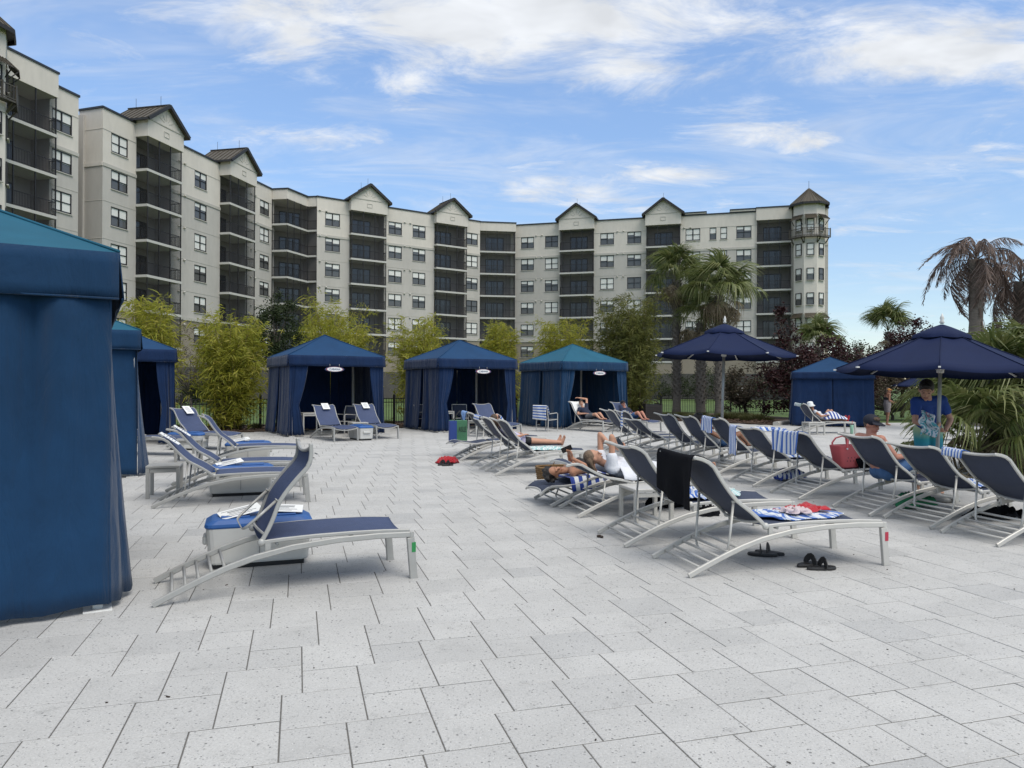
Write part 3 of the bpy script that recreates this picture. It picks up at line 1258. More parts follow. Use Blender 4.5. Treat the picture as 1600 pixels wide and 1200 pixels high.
def main_building():
    B = empty('apartment_building', (-23.3, 87.5, 0))
    tag(B, 'long curved six-storey beige apartment block with gabled balcony stacks and corner turret', 'building')
    inv = Matrix.Translation(Vector((23.3, -87.5, 0)))
    Rt = empty('tmp')
    # left arm
    F1 = Frame((-33.4, 59.5), (-27.8, 84.2))
    b1 = [(3.78, 8.2), (15.66, 20.2)]
    wing(Rt, F1, b1, [1.85, 12.55, 23.9], 0, 25.9, fixtures=(9.3, 21.2))
    for a, b in b1:
        bay(Rt, F1, a, b, 1.15)
    # end wall of the left arm
    Fe = Frame((-35.8, 60.3), (-33.4, 59.5))
    mb = MB()
    wall(mb, Fe, 0, Fe.L, -.06, Z_TOP)
    for (z0, z1, o) in ((Z_CREAM - .14, Z_CREAM + .14, .07), (22.42, 22.47, .025), (16.6, 16.64, .02), (13.5, 13.54, .02)):
        fbox(mb, Fe, 0, Fe.L, 0, o, z0, z1)
    fbox(mb, Fe, -.05, Fe.L + .05, -.3, .1, Z_TOP, Z_TOP + .16, 4)
    mb.build('end_wall', [M['cream'], M['taupe'], M['tan'], M['garage'], M['coping']], Rt)
    # inner corner bay between left and middle arm
    Fc = Frame((-26.1, 84.1), (-24.3, 87.7))
    corner_bay(Rt, [(-27.75, 84.3), (-25.9, 84.0), (-24.6, 87.7), (-23.3, 87.5)], Fc)
    # middle arm
    F2 = Frame((-23.4, 87.4), (-4.9, 100.2))
    b2 = [(4.1, 8.7), (15.9, 20.5)]
    wing(Rt, F2, b2, [1.95, 10.25, 13.65, 21.7], 0, 23.0, fixtures=(.35, 11.55))
    for a, b in b2:
        bay(Rt, F2, a, b, .7)
    # second inner corner
    Fd = Frame((-4.75, 100.75), (.45, 101.5))
    bay(Rt, Fd, .05, Fd.L - .1, .12, posts=4, gab=False)
    # right arm
    F3 = Frame((.4, 102.7), (40.6, 91.5))
    b3 = [(6.5, 11.1), (18.2, 22.6), (32.2, 36.3)]
    wing(Rt, F3, b3, [1.75, 5.2 - .0, 12.9, 16.55, 24.2, (26.75, .85), (28.1, .85), 30.6], -.7, 40.7, fixtures=(3.0, 14.3, 27.0 - 3.9))
    for i, (a, b) in enumerate(b3):
        bay(Rt, F3, a, b, .7 if i < 2 else .25, gab=(i < 2), top=24.5, posts=3)
    turret(Rt, F3.p(38.35, .6, 0), F3)
    hd = MB()
    fbox(hd, F3, 28.9, 32.0, -3, .25, Z_TOP + .165, 24.45)
    fbox(hd, F3, 28.84, 32.06, -3.05, .32, 24.45, 24.6, 1)
    fbox(hd, F3, 22.95, 25.9, -3, .2, Z_TOP + .165, 24.4)
    fbox(hd, F3, 22.9, 25.96, -3.05, .27, 24.4, 24.55, 1)
    hd.build('raised_parapet', [M['cream'], M['coping']], Rt)
    # right-hand return wall
    Fr = Frame(F3.p(40.7, 0, 0)[:2], F3.p(40.7, -14, 0)[:2])
    mr = MB()
    wall(mr, Fr, 0, 14, -.06, Z_TOP)
    fbox(mr, Fr, -.05, 14, -.3, .1, Z_TOP, Z_TOP + .16, 4)
    mr.build('end_wall', [M['cream'], M['taupe'], M['tan'], M['garage'], M['coping']], Rt)
    for ch in list(Rt.children):
        ch.parent = B
        ch.matrix_parent_inverse = inv
    bpy.data.objects.remove(Rt)


def corner_bay(parent, pts, F):
    """stack of balconies that bends round the inner corner"""
    P = [Vector((p[0], p[1], 0)) for p in pts]
    back = [P[0] + Vector((-.6, 2.9, 0)), P[3] + Vector((-2.2, 1.6, 0))]
    poly = [P[0], P[1], P[2], P[3], back[1], back[0]]
    slab = MB().prism([(p.x, p.y) for p in poly], -.22, 0).mesh('balcony', M['slab'])
    r = MB()
    s = MB()
    for a, b in zip(P, P[1:]):
        r.bar(a + Vector((0, 0, 1.06)), b + Vector((0, 0, 1.06)), .05, .05)
        r.bar(a + Vector((0, 0, .12)), b + Vector((0, 0, .12)), .04, .04)
        n = int((b - a).length / .14)
        for i in range(n):
            q = a.lerp(b, (i + .5) / n)
            r.box(q + Vector((0, 0, .59)), (.018, .018, .9))
        s.quad(a, b, b + Vector((0, 0, 2.82)), a + Vector((0, 0, 2.82)))
    rail = r.mesh('railing', M['rail'])
    scr = s.mesh('screen', M['screen'])
    post = MB().box((0, 0, 1.41), (.075, .075, 2.81)).mesh('post', M['rail'])
    w = MB()
    bw = [P[0], back[0], back[1], P[3]]
    for a, b in zip(bw, bw[1:]):
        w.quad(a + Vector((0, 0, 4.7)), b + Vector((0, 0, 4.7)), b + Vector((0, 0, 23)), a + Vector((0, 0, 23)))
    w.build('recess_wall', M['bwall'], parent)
    d = (back[1] - back[0]).normalized()
    nn = Vector((d.y, -d.x, 0))
    c = (back[0] + back[1]) / 2 + nn * .06
    do = MB()
    for k in (-1.2, -.4, .4, 1.2):
        do.box(c + d * k + Vector((0, 0, 1.07)), (.08, .08, 2.15))
    do.bar(c - d * 1.24 + Vector((0, 0, 2.15)), c + d * 1.24 + Vector((0, 0, 2.15)), .07, .09)
    door = do.mesh('door', M['wframe'])
    gl = MB().quad(c - d * 1.2 - nn * .02, c + d * 1.2 - nn * .02, c + d * 1.2 - nn * .02 + Vector((0, 0, 2.1)), c - d * 1.2 - nn * .02 + Vector((0, 0, 2.1))).mesh('door_glass', M['doorglass'])
    for z in FL:
        o = link_mesh('balcony', slab, parent, (0, 0, z))
        link_mesh('railing', rail, o)
        link_mesh('screen', scr, o)
        link_mesh('door', door, o)
        link_mesh('door_glass', gl, o)
        for a, b in zip(P, P[1:]):
            link_mesh('post', post, o, a + (b - a) * .02)
            if (b - a).length > 2.5:
                for t in (.33, .66):
                    link_mesh('post', post, o, a.lerp(b, t))
    hd = MB()
    hd.prism([(p.x, p.y) for p in poly], 22.97, Z_TOP)
    q = [(p.x + .12, p.y - .1) for p in poly[:4]] + [(p.x, p.y) for p in poly[4:]]
    hd.prism(q, Z_TOP, Z_TOP + .16, 1)
    hd.prism([(p.x, p.y) for p in poly], -.06, 4.7, 2)
    hd.build('bay_head', [M['cream'], M['coping'], M['tan']], parent)


def turret(parent, c, F, top=24.4, apex=26.6):
    """octagonal corner turret with awnings, ring balcony and seamed roof"""
    r = 1.95
    c = Vector((c.x, c.y, 0))
    A0 = F.rz - PI / 2
    V8 = [c + Vector((r * math.cos(A0 + PI / 8 + k * PI / 4), r * math.sin(A0 + PI / 8 + k * PI / 4), 0)) for k in range(8)]
    mb = MB()
    mb.prism([(p.x, p.y) for p in V8], -.06, top, 0)
    for z0, z1, rr in ((Z_CREAM - .14, Z_CREAM + .14, 1.035), (22.9, 23.0, 1.02), (Z_BASE - .14, Z_BASE + .16, 1.04)):
        mb.prism([(c.x + (p.x - c.x) * rr, c.y + (p.y - c.y) * rr) for p in V8], z0, z1, 1)
    t = mb.build('turret', [M['taupe'], M['trim']], parent)
    t.data.materials[0] = M['cream']
    rf = MB()
    ev = [c + (p - c) * 1.26 for p in V8]
    ap = c + Vector((0, 0, apex))
    for k in range(8):
        a, b = ev[k] + Vector((0, 0, top + .02)), ev[(k + 1) % 8] + Vector((0, 0, top + .02))
        rf.add([a, b, ap], ((0, 1, 2),), 0)
        for t_ in (0, .25, .5, .75):
            q = a.lerp(b, t_)
            rf.bar(q + Vector((0, 0, .02)), q.lerp(ap, .96) + Vector((0, 0, .02)), .05, .07)
        rf.bar(a - Vector((0, 0, .12)), b - Vector((0, 0, .12)), .1, .26, mi=1)
    rf.add([p + Vector((0, 0, top)) for p in ev], (tuple(range(7, -1, -1)),), 1)
    rf.tube([ap, ap + Vector((0, 0, .9))], .025, 5, mi=1)
    rf.build('turret_roof', [M['roofmetal'], M['fascia']], parent)
    for k in (6, 7, 0):
        a, b = V8[k], V8[(k + 1) % 8]
        Fk = Frame(a[:2], b[:2])
        if (Fk.p(0, 1, 0) - c).length < (Fk.p(0, 0, 0) - c).length:
            Fk = Frame(b[:2], a[:2])
        for i, z in enumerate(FL):
            add_window(parent, Fk, Fk.L / 2, z + .72, .86, 1.5, 1, n=.12)
            if i in (0, 4):
                aw = MB()
                w2 = .62
                u = Fk.L / 2
                P = [Fk.p(u - w2, .10, z + 2.75), Fk.p(u + w2, .10, z + 2.75), Fk.p(u + w2 + .06, .75, z + 2.15), Fk.p(u - w2 - .06, .75, z + 2.15)]
                Q = [q - Vector((0, 0, .06)) for q in P]
                aw.add(P + Q, ((0, 3, 2, 1), (4, 5, 6, 7), (3, 7, 6, 2), (0, 4, 7, 3), (1, 2, 6, 5)))
                for s_ in range(7):
                    aw.bar(P[0].lerp(P[1], s_ / 6) + Vector((0, 0, .02)), P[3].lerp(P[2], s_ / 6) + Vector((0, 0, .02)), .04, .05)
                aw.bar(Fk.p(u - w2, .12, z + 1.5), Fk.p(u - w2, .7, z + 2.12), .06, .06, mi=1)
                aw.bar(Fk.p(u + w2, .12, z + 1.5), Fk.p(u + w2, .7, z + 2.12), .06, .06, mi=1)
                aw.build('awning', [M['roofmetal'], M['fascia']], parent)
        bl = MB()
        z = FL[0]
        bl.add([Fk.p(-.1, .1, z - .12), Fk.p(Fk.L + .1, .1, z - .12), Fk.p(Fk.L + .28, .62, z - .12), Fk.p(-.28, .62, z - .12),
                Fk.p(-.1, .1, z), Fk.p(Fk.L + .1, .1, z), Fk.p(Fk.L + .28, .62, z), Fk.p(-.28, .62, z)],
               ((0, 1, 2, 3), (4, 7, 6, 5), (3, 2, 6, 7), (0, 3, 7, 4), (1, 5, 6, 2)))
        for zz in (.95, .1):
            bl.bar(Fk.p(-.25, .58, z + zz), Fk.p(Fk.L + .25, .58, z + zz), .06, .07)
        for i in range(11):
            bl.box(Fk.p(-.24 + (Fk.L + .48) * i / 10, .58, z + .5), (.03, .03, .95) if i % 5 else (.10, .10, 1.15))
        for i in (0, 1):
            bl.bar(Fk.p(Fk.L * i, .1, z - .75), Fk.p(Fk.L * i, .55, z - .14), .09, .09)
        bl.build('ring_balcony', M['roofmetal'], parent)


def near_building():
    B = empty('apartment_building', (-34.2, 57.3, 0))
    tag(B, 'nearer beige apartment block cut off by the left edge of the picture', 'building')
    Rt = empty('tmp')
    F = Frame((-36.6, 46.6), (-34.1, 57.35))
    L = F.L
    b = [(L - 8.1, L - 2.7)]
    wing(Rt, F, b, [L - 1.55], 0, L, fixtures=())
    bay(Rt, F, b[0][0], b[0][1], .65, posts=3, gab=False, top=24.75)
    turret(Rt, F.p(L - 9.6, .95, 0), F, top=24.9, apex=27.1)
    Fr = Frame(F.p(L, 0, 0)[:2], F.p(L, -12, 0)[:2])
    mr = MB()
    wall(mr, Fr, 0, 12, -.06, Z_TOP)
    fbox(mr, Fr, -.05, 12, -.3, .1, Z_TOP, Z_TOP + .16, 4)
    mr.build('end_wall', [M['cream'], M['taupe'], M['tan'], M['garage'], M['coping']], Rt)
    inv = Matrix.Translation(Vector((34.2, -57.3, 0)))
    for ch in list(Rt.children):
        ch.parent = B
        ch.matrix_parent_inverse = inv
    bpy.data.objects.remove(Rt)


main_building()
near_building()

# ------------------------------------------------------------------ fence
def fence():
    pts = [(-22, 17.4), (-11.2, 24.8), (-4.7, 29.2), (8.4, 41.2), (17, 43.8)]
    Fz = empty('picket_fence', (-11.2, 24.8, 0))
    tag(Fz, 'black metal picket fence running behind the cabanas along the lawn', 'fence')
    o = Vector((-11.2, 24.8, 0))
    pk = MB()
    post = MB().box((0, 0, .6), (.075, .075, 1.2)).ball((0, 0, 1.22), .045, n=8, m=6).mesh('post', M['black'])
    for a, b in zip(pts, pts[1:]):
        a, b = Vector((*a, 0)) - o, Vector((*b, 0)) - o
        L = (b - a).length
        d = (b - a) / L
        n = max(1, round(L / 2.3))
        for i in range(n):
            p, q = a + d * (L * i / n), a + d * (L * (i + 1) / n)
            link_mesh('post', post, Fz, p, (0, 0, math.atan2(d.y, d.x)))
            for z in (.14, .93, 1.08):
                MB().bar(p + d * .04 + Vector((0, 0, z)), q - d * .04 + Vector((0, 0, z)), .03, .032).build('rail', M['black'], Fz)
            m = int((q - p).length / .11)
            for k in range(1, m):
                c = p + (q - p) * (k / m)
                pk.box((c.x, c.y, .60), (.017, .017, 1.0), rot=(0, 0, math.atan2(d.y, d.x)))
    po = pk.build('pickets', M['black'], Fz)
    po['kind'] = 'stuff'


fence()


# ------------------------------------------------------------------ plants
def leaves(C, D, W, bend=.0):
    """C (n,3) leaf bases, D (n,3) leaf vectors, W (n,3) half-width vectors -> diamond quads"""
    n = len(C)
    V = np.empty((n, 4, 3))
    mid = C + D * .45
    V[:, 0] = C
    V[:, 1] = mid + W
    V[:, 2] = C + D
    V[:, 2, 2] -= bend * np.linalg.norm(D, axis=1)
    V[:, 3] = mid - W
    F = np.arange(n * 4).reshape(n, 4)
    return V.reshape(-1, 3), F


def unit(a):
    return a / np.maximum(np.linalg.norm(a, axis=-1, keepdims=True), 1e-6)


def rand_dirs(n, zmin=-1, zmax=1):
    z = rng.uniform(zmin, zmax, n)
    a = rng.uniform(0, 2 * PI, n)
    r = np.sqrt(np.maximum(0, 1 - z * z))
    return np.stack([r * np.cos(a), r * np.sin(a), z], -1)


M['bamboo_leaf'] = leaf_mat('bamboo_leaf', [(.175, .185, .018), (.31, .315, .034), (.43, .40, .055), (.24, .28, .038), (.52, .45, .10)], .55, .45)
M['bamboo_dark'] = leaf_mat('bamboo_leaf_dark', [(.075, .088, .018), (.120, .13, .028), (.18, .18, .04), (.10, .115, .028)], .55, .35)
M['culm'] = mat('bamboo_culm', (.15, .12, .045), .6, var=.3, vscale=5)
M['oak_leaf'] = leaf_mat('oak_leaf', [(.016, .026, .010), (.030, .045, .014), (.048, .066, .022)], .6, .25)
M['far_leaf'] = leaf_mat('far_leaf', [(.030, .040, .020), (.055, .068, .032), (.085, .095, .048)], .6, .3)
M['purple_leaf'] = leaf_mat('burgundy_leaf', [(.018, .008, .010), (.040, .014, .016), (.065, .022, .024), (.045, .030, .022)], .5, .25)
M['dry_leaf'] = leaf_mat('dry_stem_leaf', [(.055, .042, .030), (.095, .075, .052), (.14, .11, .08), (.06, .062, .03)], .8, .2)
M['palm_leaf'] = leaf_mat('fan_palm_leaf', [(.07, .10, .028), (.12, .155, .045), (.19, .215, .075), (.26, .27, .12)], .42, .35)
M['palm_dry'] = leaf_mat('dry_palm_leaf', [(.15, .115, .07), (.25, .20, .125), (.33, .27, .18), (.18, .16, .09)], .7, .35)
M['palm_dead'] = leaf_mat('dead_palm_leaf', [(.07, .05, .042), (.13, .095, .08), (.20, .15, .13), (.28, .22, .19)], .75, .25)
M['orange_fruit'] = leaf_mat('palm_fruit_stalk', [(.30, .13, .03), (.22, .10, .03)], .7, .2)
M['trunk'] = mat('palm_trunk', (.125, .110, .095), .9, var=.35, vscale=7, stretch=(1, 1, 3), bump=.8, bscale=14)
M['bark'] = mat('tree_bark', (.075, .062, .050), .9, var=.35, vscale=6, bump=.8, bscale=12)
M['grassblade'] = leaf_mat('ornamental_grass_blade', [(.060, .075, .022), (.095, .105, .035), (.13, .115, .05)], .6, .3)


def bamboo(x, y, h, r, label, dark=False, n=5200, seed=0):
    T = empty('bamboo_clump', (x, y, 0))
    tag(T, label, 'bamboo', 'bamboo clumps behind the cabanas')
    cu = MB()
    nc = 46
    C, D = [], []
    for k in range(nc):
        a = random.uniform(0, 2 * PI)
        r_ = r * .74
        rr = r_ * .42 * math.sqrt(random.random())
        hh = h * random.uniform(.62, 1.04)
        lean = random.uniform(.15, 1.0) * r_ * .85
        a2 = a + random.uniform(-.6, .6)
        pts = []
        for i in range(7):
            t = i / 6
            ox = rr * math.cos(a) + lean * math.cos(a2) * t ** 1.9
            oy = rr * math.sin(a) + lean * math.sin(a2) * t ** 1.9
            pts.append(Vector((ox, oy, hh * (t - .06 * t ** 3))))
        cu.tube(pts, .019, 5, scale=[1, 1, .9, .8, .65, .45, .2])
        m = n // nc
        for i in range(m):
            t = min(1, .06 + .94 * random.random() ** .72)
            f = t * 6
            j = min(5, int(f))
            p = pts[j].lerp(pts[j + 1], f - j)
            s = r_ * .25 * (.45 + .9 * math.sin(PI * min(1, t * .9 + .08)))
            q = Vector((random.gauss(0, s), random.gauss(0, s), random.gauss(0, s * .6)))
            C.append(p + q)
    C = np.array([tuple(c) for c in C])
    C[:, 2] = np.maximum(C[:, 2], .12)
    C = C[::2]
    nn = len(C)
    D = rand_dirs(nn, -.8, .45) * rng.uniform(.12, .27, (nn, 1))
    W = unit(np.cross(D, rand_dirs(nn))) * rng.uniform(.012, .022, (nn, 1))
    # sprays: four leaves at each spot
    C = np.repeat(C, 5, 0) + rng.normal(0, .055, (nn * 5, 3))
    D = np.repeat(D, 5, 0) + rng.normal(0, .09, (nn * 5, 3))
    W = np.repeat(W, 5, 0)
    V, F = leaves(C, D, W, .15)
    soup('foliage', V, F, M['bamboo_dark'] if dark else M['bamboo_leaf'], T)
    cu.build('culms', M['culm'], T)
    return T


bamboo(-12.3, 24.6, 4.7, 1.25, 'yellow green bamboo clump rising behind the leftmost cabanas')
bamboo(-9.95, 25.9, 4.35, 1.35, 'yellow green bamboo clump standing alone left of the open blue cabana', n=6800)
bamboo(-6.9, 28.8, 5.1, 1.75, 'broad yellow bamboo clump behind the first open blue cabana', n=6800)
bamboo(-4.0, 31.2, 4.75, 1.45, 'yellow green bamboo clump between the first and second open cabana')
bamboo(-.55, 33.4, 4.7, 1.05, 'narrow yellow bamboo clump behind the gap before the teal cabana')
bamboo(2.5, 35.0, 5.1, 1.55, 'yellow green bamboo clump behind the teal roofed cabana')
bamboo(5.35, 33.6, 6.05, 1.75, 'tall dense dark green bamboo clump right of the teal cabana', dark=True, n=11000)


def crown_leaves(blobs, n, ll, lw, droop=0.0, shell=.55):
    """leaves near the surface of several lobes; blobs (cx,cy,cz,rx,ry,rz)"""
    B = np.array(blobs, float)
    vol = B[:, 3] * B[:, 4] * B[:, 5]
    k = rng.choice(len(B), n, p=vol / vol.sum())
    # clumps inside each lobe
    ncl = 26 * len(B)
    kc = rng.choice(len(B), ncl, p=vol / vol.sum())
    dc = rand_dirs(ncl) * (shell + (1 - shell) * rng.random((ncl, 1)))
    CC = B[kc, :3] + dc * B[kc, 3:]
    rad = B[kc, 3:].mean(1) * rng.uniform(.16, .34, ncl)
    pick = rng.integers(0, ncl, n)
    C = CC[pick] + rng.normal(0, 1, (n, 3)) * rad[pick][:, None] * .62
    D = rand_dirs(n, -.7, .8)
    D[:, 2] -= droop
    D = unit(D) * rng.uniform(.7, 1.3, (n, 1)) * ll
    W = unit(np.cross(D, rand_dirs(n))) * lw * rng.uniform(.7, 1.2, (n, 1))
    return leaves(C, D, W, .1)


def limbs(mb, base, blobs, r0, n=7):
    for i in range(n):
        b = random.choice(blobs)
        e = Vector((b[0] + random.gauss(0, b[3] * .35), b[1] + random.gauss(0, b[4] * .35), b[2] + random.gauss(0, b[5] * .3)))
        s = base + Vector((0, 0, random.uniform(-.2, .1) * base.z))
        m = s.lerp(e, .5) + Vector((random.gauss(0, .2), random.gauss(0, .2), .15))
        mb.tube([s, s.lerp(m, .6), m, m.lerp(e, .6), e], r0 * .5, 6, scale=[1, .8, .6, .4, .15])


def tree(name, x, y, trunk_h, r0, blobs, n, ll, lw, leaf, label, cat, group=None, droop=0.0, lim=8, z=0.0, bark='bark'):
    T = empty(name, (x, y, z))
    tag(T, label, cat, group)
    mb = MB()
    if trunk_h > 0:
        mb.tube([(0, 0, -.1), (.03, .02, trunk_h * .35), (-.04, .03, trunk_h * .7), (0, 0, trunk_h)], r0, 8, scale=[1.25, 1, .85, .7])
    limbs(mb, Vector((0, 0, max(.1, trunk_h))), blobs, r0, lim)
    mb.build('trunk', M[bark], T)
    V, F = crown_leaves(blobs, n, ll, lw, droop)
    soup('crown', V, F, M[leaf], T)
    return T


tree('oak_tree', -16.2, 50, 3.2, .22, [(0, 0, 5.2, 1.9, 1.7, 2.0), (-.9, .2, 4.0, 1.3, 1.2, 1.3), (1.1, -.2, 4.2, 1.4, 1.2, 1.5), (.2, 0, 6.8, 1.2, 1.1, 1.2)], 9000, .16, .05,
     'oak_leaf', 'dark green tree standing between the building and the yellow bamboo', 'tree')
tree('bare_shrub', -15.8, 36, 1.2, .07, [(0, 0, 3.2, 1.6, 1.2, 1.6), (-1.2, 0, 2.4, 1.2, 1, 1.2), (1.2, .1, 2.6, 1.1, 1, 1.4)], 2600, .13, .02, 'dry_leaf',
     'half bare brown shrub left of the lone bamboo clump', 'shrub', lim=40)
# plants along the foot of the building
for (x, y, w, h, lf, lab) in (
        (-22.5, 56, 2.0, 2.4, 'oak_leaf', 'dark green palmetto bush at the building foot behind the lone bamboo'),
        (-25.5, 60, 2.2, 2.0, 'oak_leaf', 'low dark hedge bush at the far left building foot'),
        (-9.3, 84, 2.4, 3.0, 'far_leaf', 'green bush at the building foot behind the broad bamboo'),
        (-4.2, 60, 1.6, 2.5, 'dry_leaf', 'brown flowering bush on the lawn behind the middle cabanas'),
        (19.1, 87, 3.0, 3.4, 'oak_leaf', 'dark bush on the lawn behind the pair of palms'),
        (23.0, 87, 3.6, 4.2, 'oak_leaf', 'wide dark green bush under the navy umbrella at the building foot'),
        (11.6, 88, 3.0, 3.0, 'oak_leaf', 'low dark bush left of the palm trunks at the building foot'),
        (29.0, 84, 3.2, 3.6, 'far_leaf', 'green bush at the building foot behind the burgundy shrub')):
    tree('bush', x, y, .3, .06, [(0, 0, h * .5, w * .6, w * .5, h * .45), (w * .5, 0, h * .4, w * .5, w * .5, h * .38), (-w * .5, .2, h * .42, w * .5, w * .5, h * .4)],
         2600, .18, .06, lf, lab, 'bush', 'bushes along the building', lim=10)

# burgundy shrubs and trees on the right
tree('burgundy_shrub', 14.6, 36.5, .8, .10, [(0, 0, 2.3, 1.7, 1.4, 1.5), (-1.5, -.2, 1.5, 1.3, 1.1, 1.2), (1.6, .2, 2.6, 1.5, 1.3, 1.5), (-1.0, 0, 3.6, .9, .8, 1.0), (-1.2, 0, 4.9, .55, .5, .85),
     (2.6, .2, 1.6, 1.1, 1.0, 1.3)], 13000, .17, .045, 'purple_leaf', 'large burgundy leaved shrub left of the closed cabana', 'shrub', 'burgundy shrubs', lim=24)
tree('burgundy_shrub', 12.3, 38.5, .8, .10, [(0, 0, 1.7, 1.2, 1.1, 1.1), (-.9, 0, 1.1, .9, .9, .8)], 4200, .14, .035, 'dry_leaf', 'dry brown bush at the foot of the burgundy shrub', 'shrub', lim=26)
tree('burgundy_shrub', 21.6, 40.5, 1.4, .10, [(0, 0, 3.6, 1.2, 1.1, 1.3), (-1.0, 0, 2.9, 1.1, 1.0, 1.2), (.9, 0, 4.5, .8, .8, 1.0), (.2, 0, 2.4, 1.6, 1.2, 1.2)], 7000, .18, .045, 'purple_leaf',
     'burgundy shrub with a spiky top above the closed cabana', 'shrub', 'burgundy shrubs', lim=14)
tree('brown_hedge', 19.5, 37.5, .4, .08, [(-2.2, 0, 1.2, 1.8, 1.0, 1.2), (0, 0, 1.4, 1.8, 1.0, 1.3), (2.4, 0, 1.3, 1.8, 1.0, 1.3)], 8000, .14, .03, 'dry_leaf',
     'dry brown hedge behind the standing woman', 'hedge', lim=40)
for (x, y, h, w, lab) in ((27.5, 60, 6.3, 2.0, 'open crowned green tree right of the building on the skyline'),
                          (30.5, 62, 5.4, 2.0, 'lower green tree on the skyline right of the building'),
                          (38, 58, 6.6, 3.4, 'dark spreading tree on the skyline between the dead palms'),
                          (30.0, 46, 5.8, 3.0, 'dense dark green tree behind the dead palm'),
                          (36, 50, 7.2, 3.6, 'dark tree at the right edge behind the dead palms')):
    tree('tree', x, y, h * .5, .16, [(0, 0, h * .74, w * .6, w * .55, h * .22), (-w * .5, 0, h * .60, w * .5, w * .45, h * .2), (w * .5, .1, h * .62, w * .5, w * .45, h * .2), (w * .1, 0, h * .42, w * .8, w * .6, h * .24),
                                     (-w * .2, 0, h * .2, w * .9, w * .6, h * .2)],
         8000, .17, .06, 'far_leaf' if w < 2.5 else 'oak_leaf', lab, 'tree', 'trees on the right skyline', lim=16)


def grass_tuft_field():
    C, D, W = [], [], []
    spots = []
    for _ in range(60):
        x, y = random.uniform(4.8, 12.2), random.uniform(33.5, 37.5)
        if inpoly(x, y, [(4, 33.2), (6.2, 34.3), (8.5, 34.5), (10.2, 32.8), (12.4, 33.6), (12.6, 38), (5, 38)]):
            spots.append((x, y, random.uniform(.28, .52)))
    for k in range(14):
        t = k / 13
        spots.append((-12 + 7.2 * t + random.gauss(0, .2), 24.6 + 4.6 * t + random.gauss(0, .2), random.uniform(.25, .4)))
    for x, y, h in spots:
        n = 260
        a = rng.uniform(0, 2 * PI, n)
        r = rng.random(n) * .22
        c = np.stack([x + r * np.cos(a), y + r * np.sin(a), np.full(n, .03)], -1)
        le = rng.uniform(.15, .65, n)
        d = np.stack([le * np.cos(a), le * np.sin(a), rng.uniform(.6, 1.05, n)], -1) * h
        w = np.stack([-np.sin(a), np.cos(a), np.zeros(n)], -1) * .008
        C.append(c)
        D.append(d)
        W.append(w)
    V, F = leaves(np.concatenate(C), np.concatenate(D), np.concatenate(W), .25)
    o = soup('ornamental_grass', V, F, M['grassblade'])
    tag(o, 'green ornamental grass growing in the mulch bed along the fence', 'grass', kind='stuff')


grass_tuft_field()


def fan_frond(L, petiole, droop, seed, segs=30):
    """one fan palm leaf: local +x outward, z up"""
    rs = np.random.default_rng(seed)
    V, F = [], []

    def strip(P, w0, w1, side):
        n0 = len(V)
        k = len(P)
        for i, p in enumerate(P):
            w = w0 + (w1 - w0) * i / (k - 1)
            V.append(p - side * w)
            V.append(p + side * w)
        for i in range(k - 1):
            F.append((n0 + 2 * i, n0 + 2 * i + 1, n0 + 2 * i + 3, n0 + 2 * i + 2))
    pet = [np.array([petiole * t, 0, .22 * petiole * math.sin(t * 1.9)]) for t in np.linspace(0, 1, 5)]
    strip(pet, .016, .010, np.array([0, 1, 0]))
    strip(pet, .016, .010, np.array([0, 0, 1]))
    hub = pet[-1]
    for s in range(segs):
        a = R(-128 + 256 * (s + .5) / segs + rs.uniform(-2, 2))
        ln = L * (.72 + .28 * math.cos(a * .6)) * rs.uniform(.9, 1.05)
        d = np.array([math.cos(a), math.sin(a), .25 * (1 - abs(a) / 2.3)])
        d /= np.linalg.norm(d)
        P = []
        dr = droop * rs.uniform(.7, 1.35)
        for t in (0, .3, .58, .8, 1.0):
            p = hub + d * ln * t * (1 - .18 * dr * t * t)
            p = p + np.array([0, 0, -dr * ln * max(0, t - .35) ** 1.7 * 1.5])
            P.append(p)
        sd = np.cross(d, [0, 0, 1])
        sd /= np.linalg.norm(sd)
        n0 = len(V)
        ws = (.007, .021, .018, .010, .002)
        fold = np.array([0, 0, .012])
        for p, w in zip(P, ws):
            V.append(p - sd * w * (L / .9) + fold)
            V.append(p + sd * w * (L / .9) - fold)
        for i in range(4):
            F.append((n0 + 2 * i, n0 + 2 * i + 1, n0 + 2 * i + 3, n0 + 2 * i + 2))
    return np.array(V), np.array(F)


def frond_mesh(name, V, F, m):
    o = soup(name, V, F, m)
    me = o.data
    bpy.data.objects.remove(o)
    return me


FANG = [frond_mesh('frond', *fan_frond(.98, 1.0, .75 + .25 * i, 10 + i, 38), M['palm_leaf']) for i in range(3)]
FAND = [frond_mesh('dry_frond', *fan_frond(.85, .8, 1.3 + .2 * i, 20 + i, 22), M['palm_dry']) for i in range(2)]


def palm_trunk(T, h, r, boots=True, lean=(0, 0)):
    mb = MB()
    n = 14
    pts = [(lean[0] * (i / n) ** 1.5, lean[1] * (i / n) ** 1.5, h * i / n - .05) for i in range(n + 1)]
    mb.tube(pts, r, 10, scale=[1.35, 1.12] + [1 + .06 * math.sin(i * 2.4) for i in range(n - 1)])
    if boots:
        k = int(h * 34)
        for i in range(k):
            z = h * (.15 + .85 * i / k)
            a = i * 2.4
            ox = lean[0] * (z / h) ** 1.5
            oy = lean[1] * (z / h) ** 1.5
            c = Vector((ox + r * 1.02 * math.cos(a), oy + r * 1.02 * math.sin(a), z))
            mb.bar(c, c + Vector((math.cos(a) * .09, math.sin(a) * .09, random.uniform(.06, .16))), .07, .025, up=(math.cos(a), math.sin(a), .3))
    mb.build('trunk', M['trunk'], T)


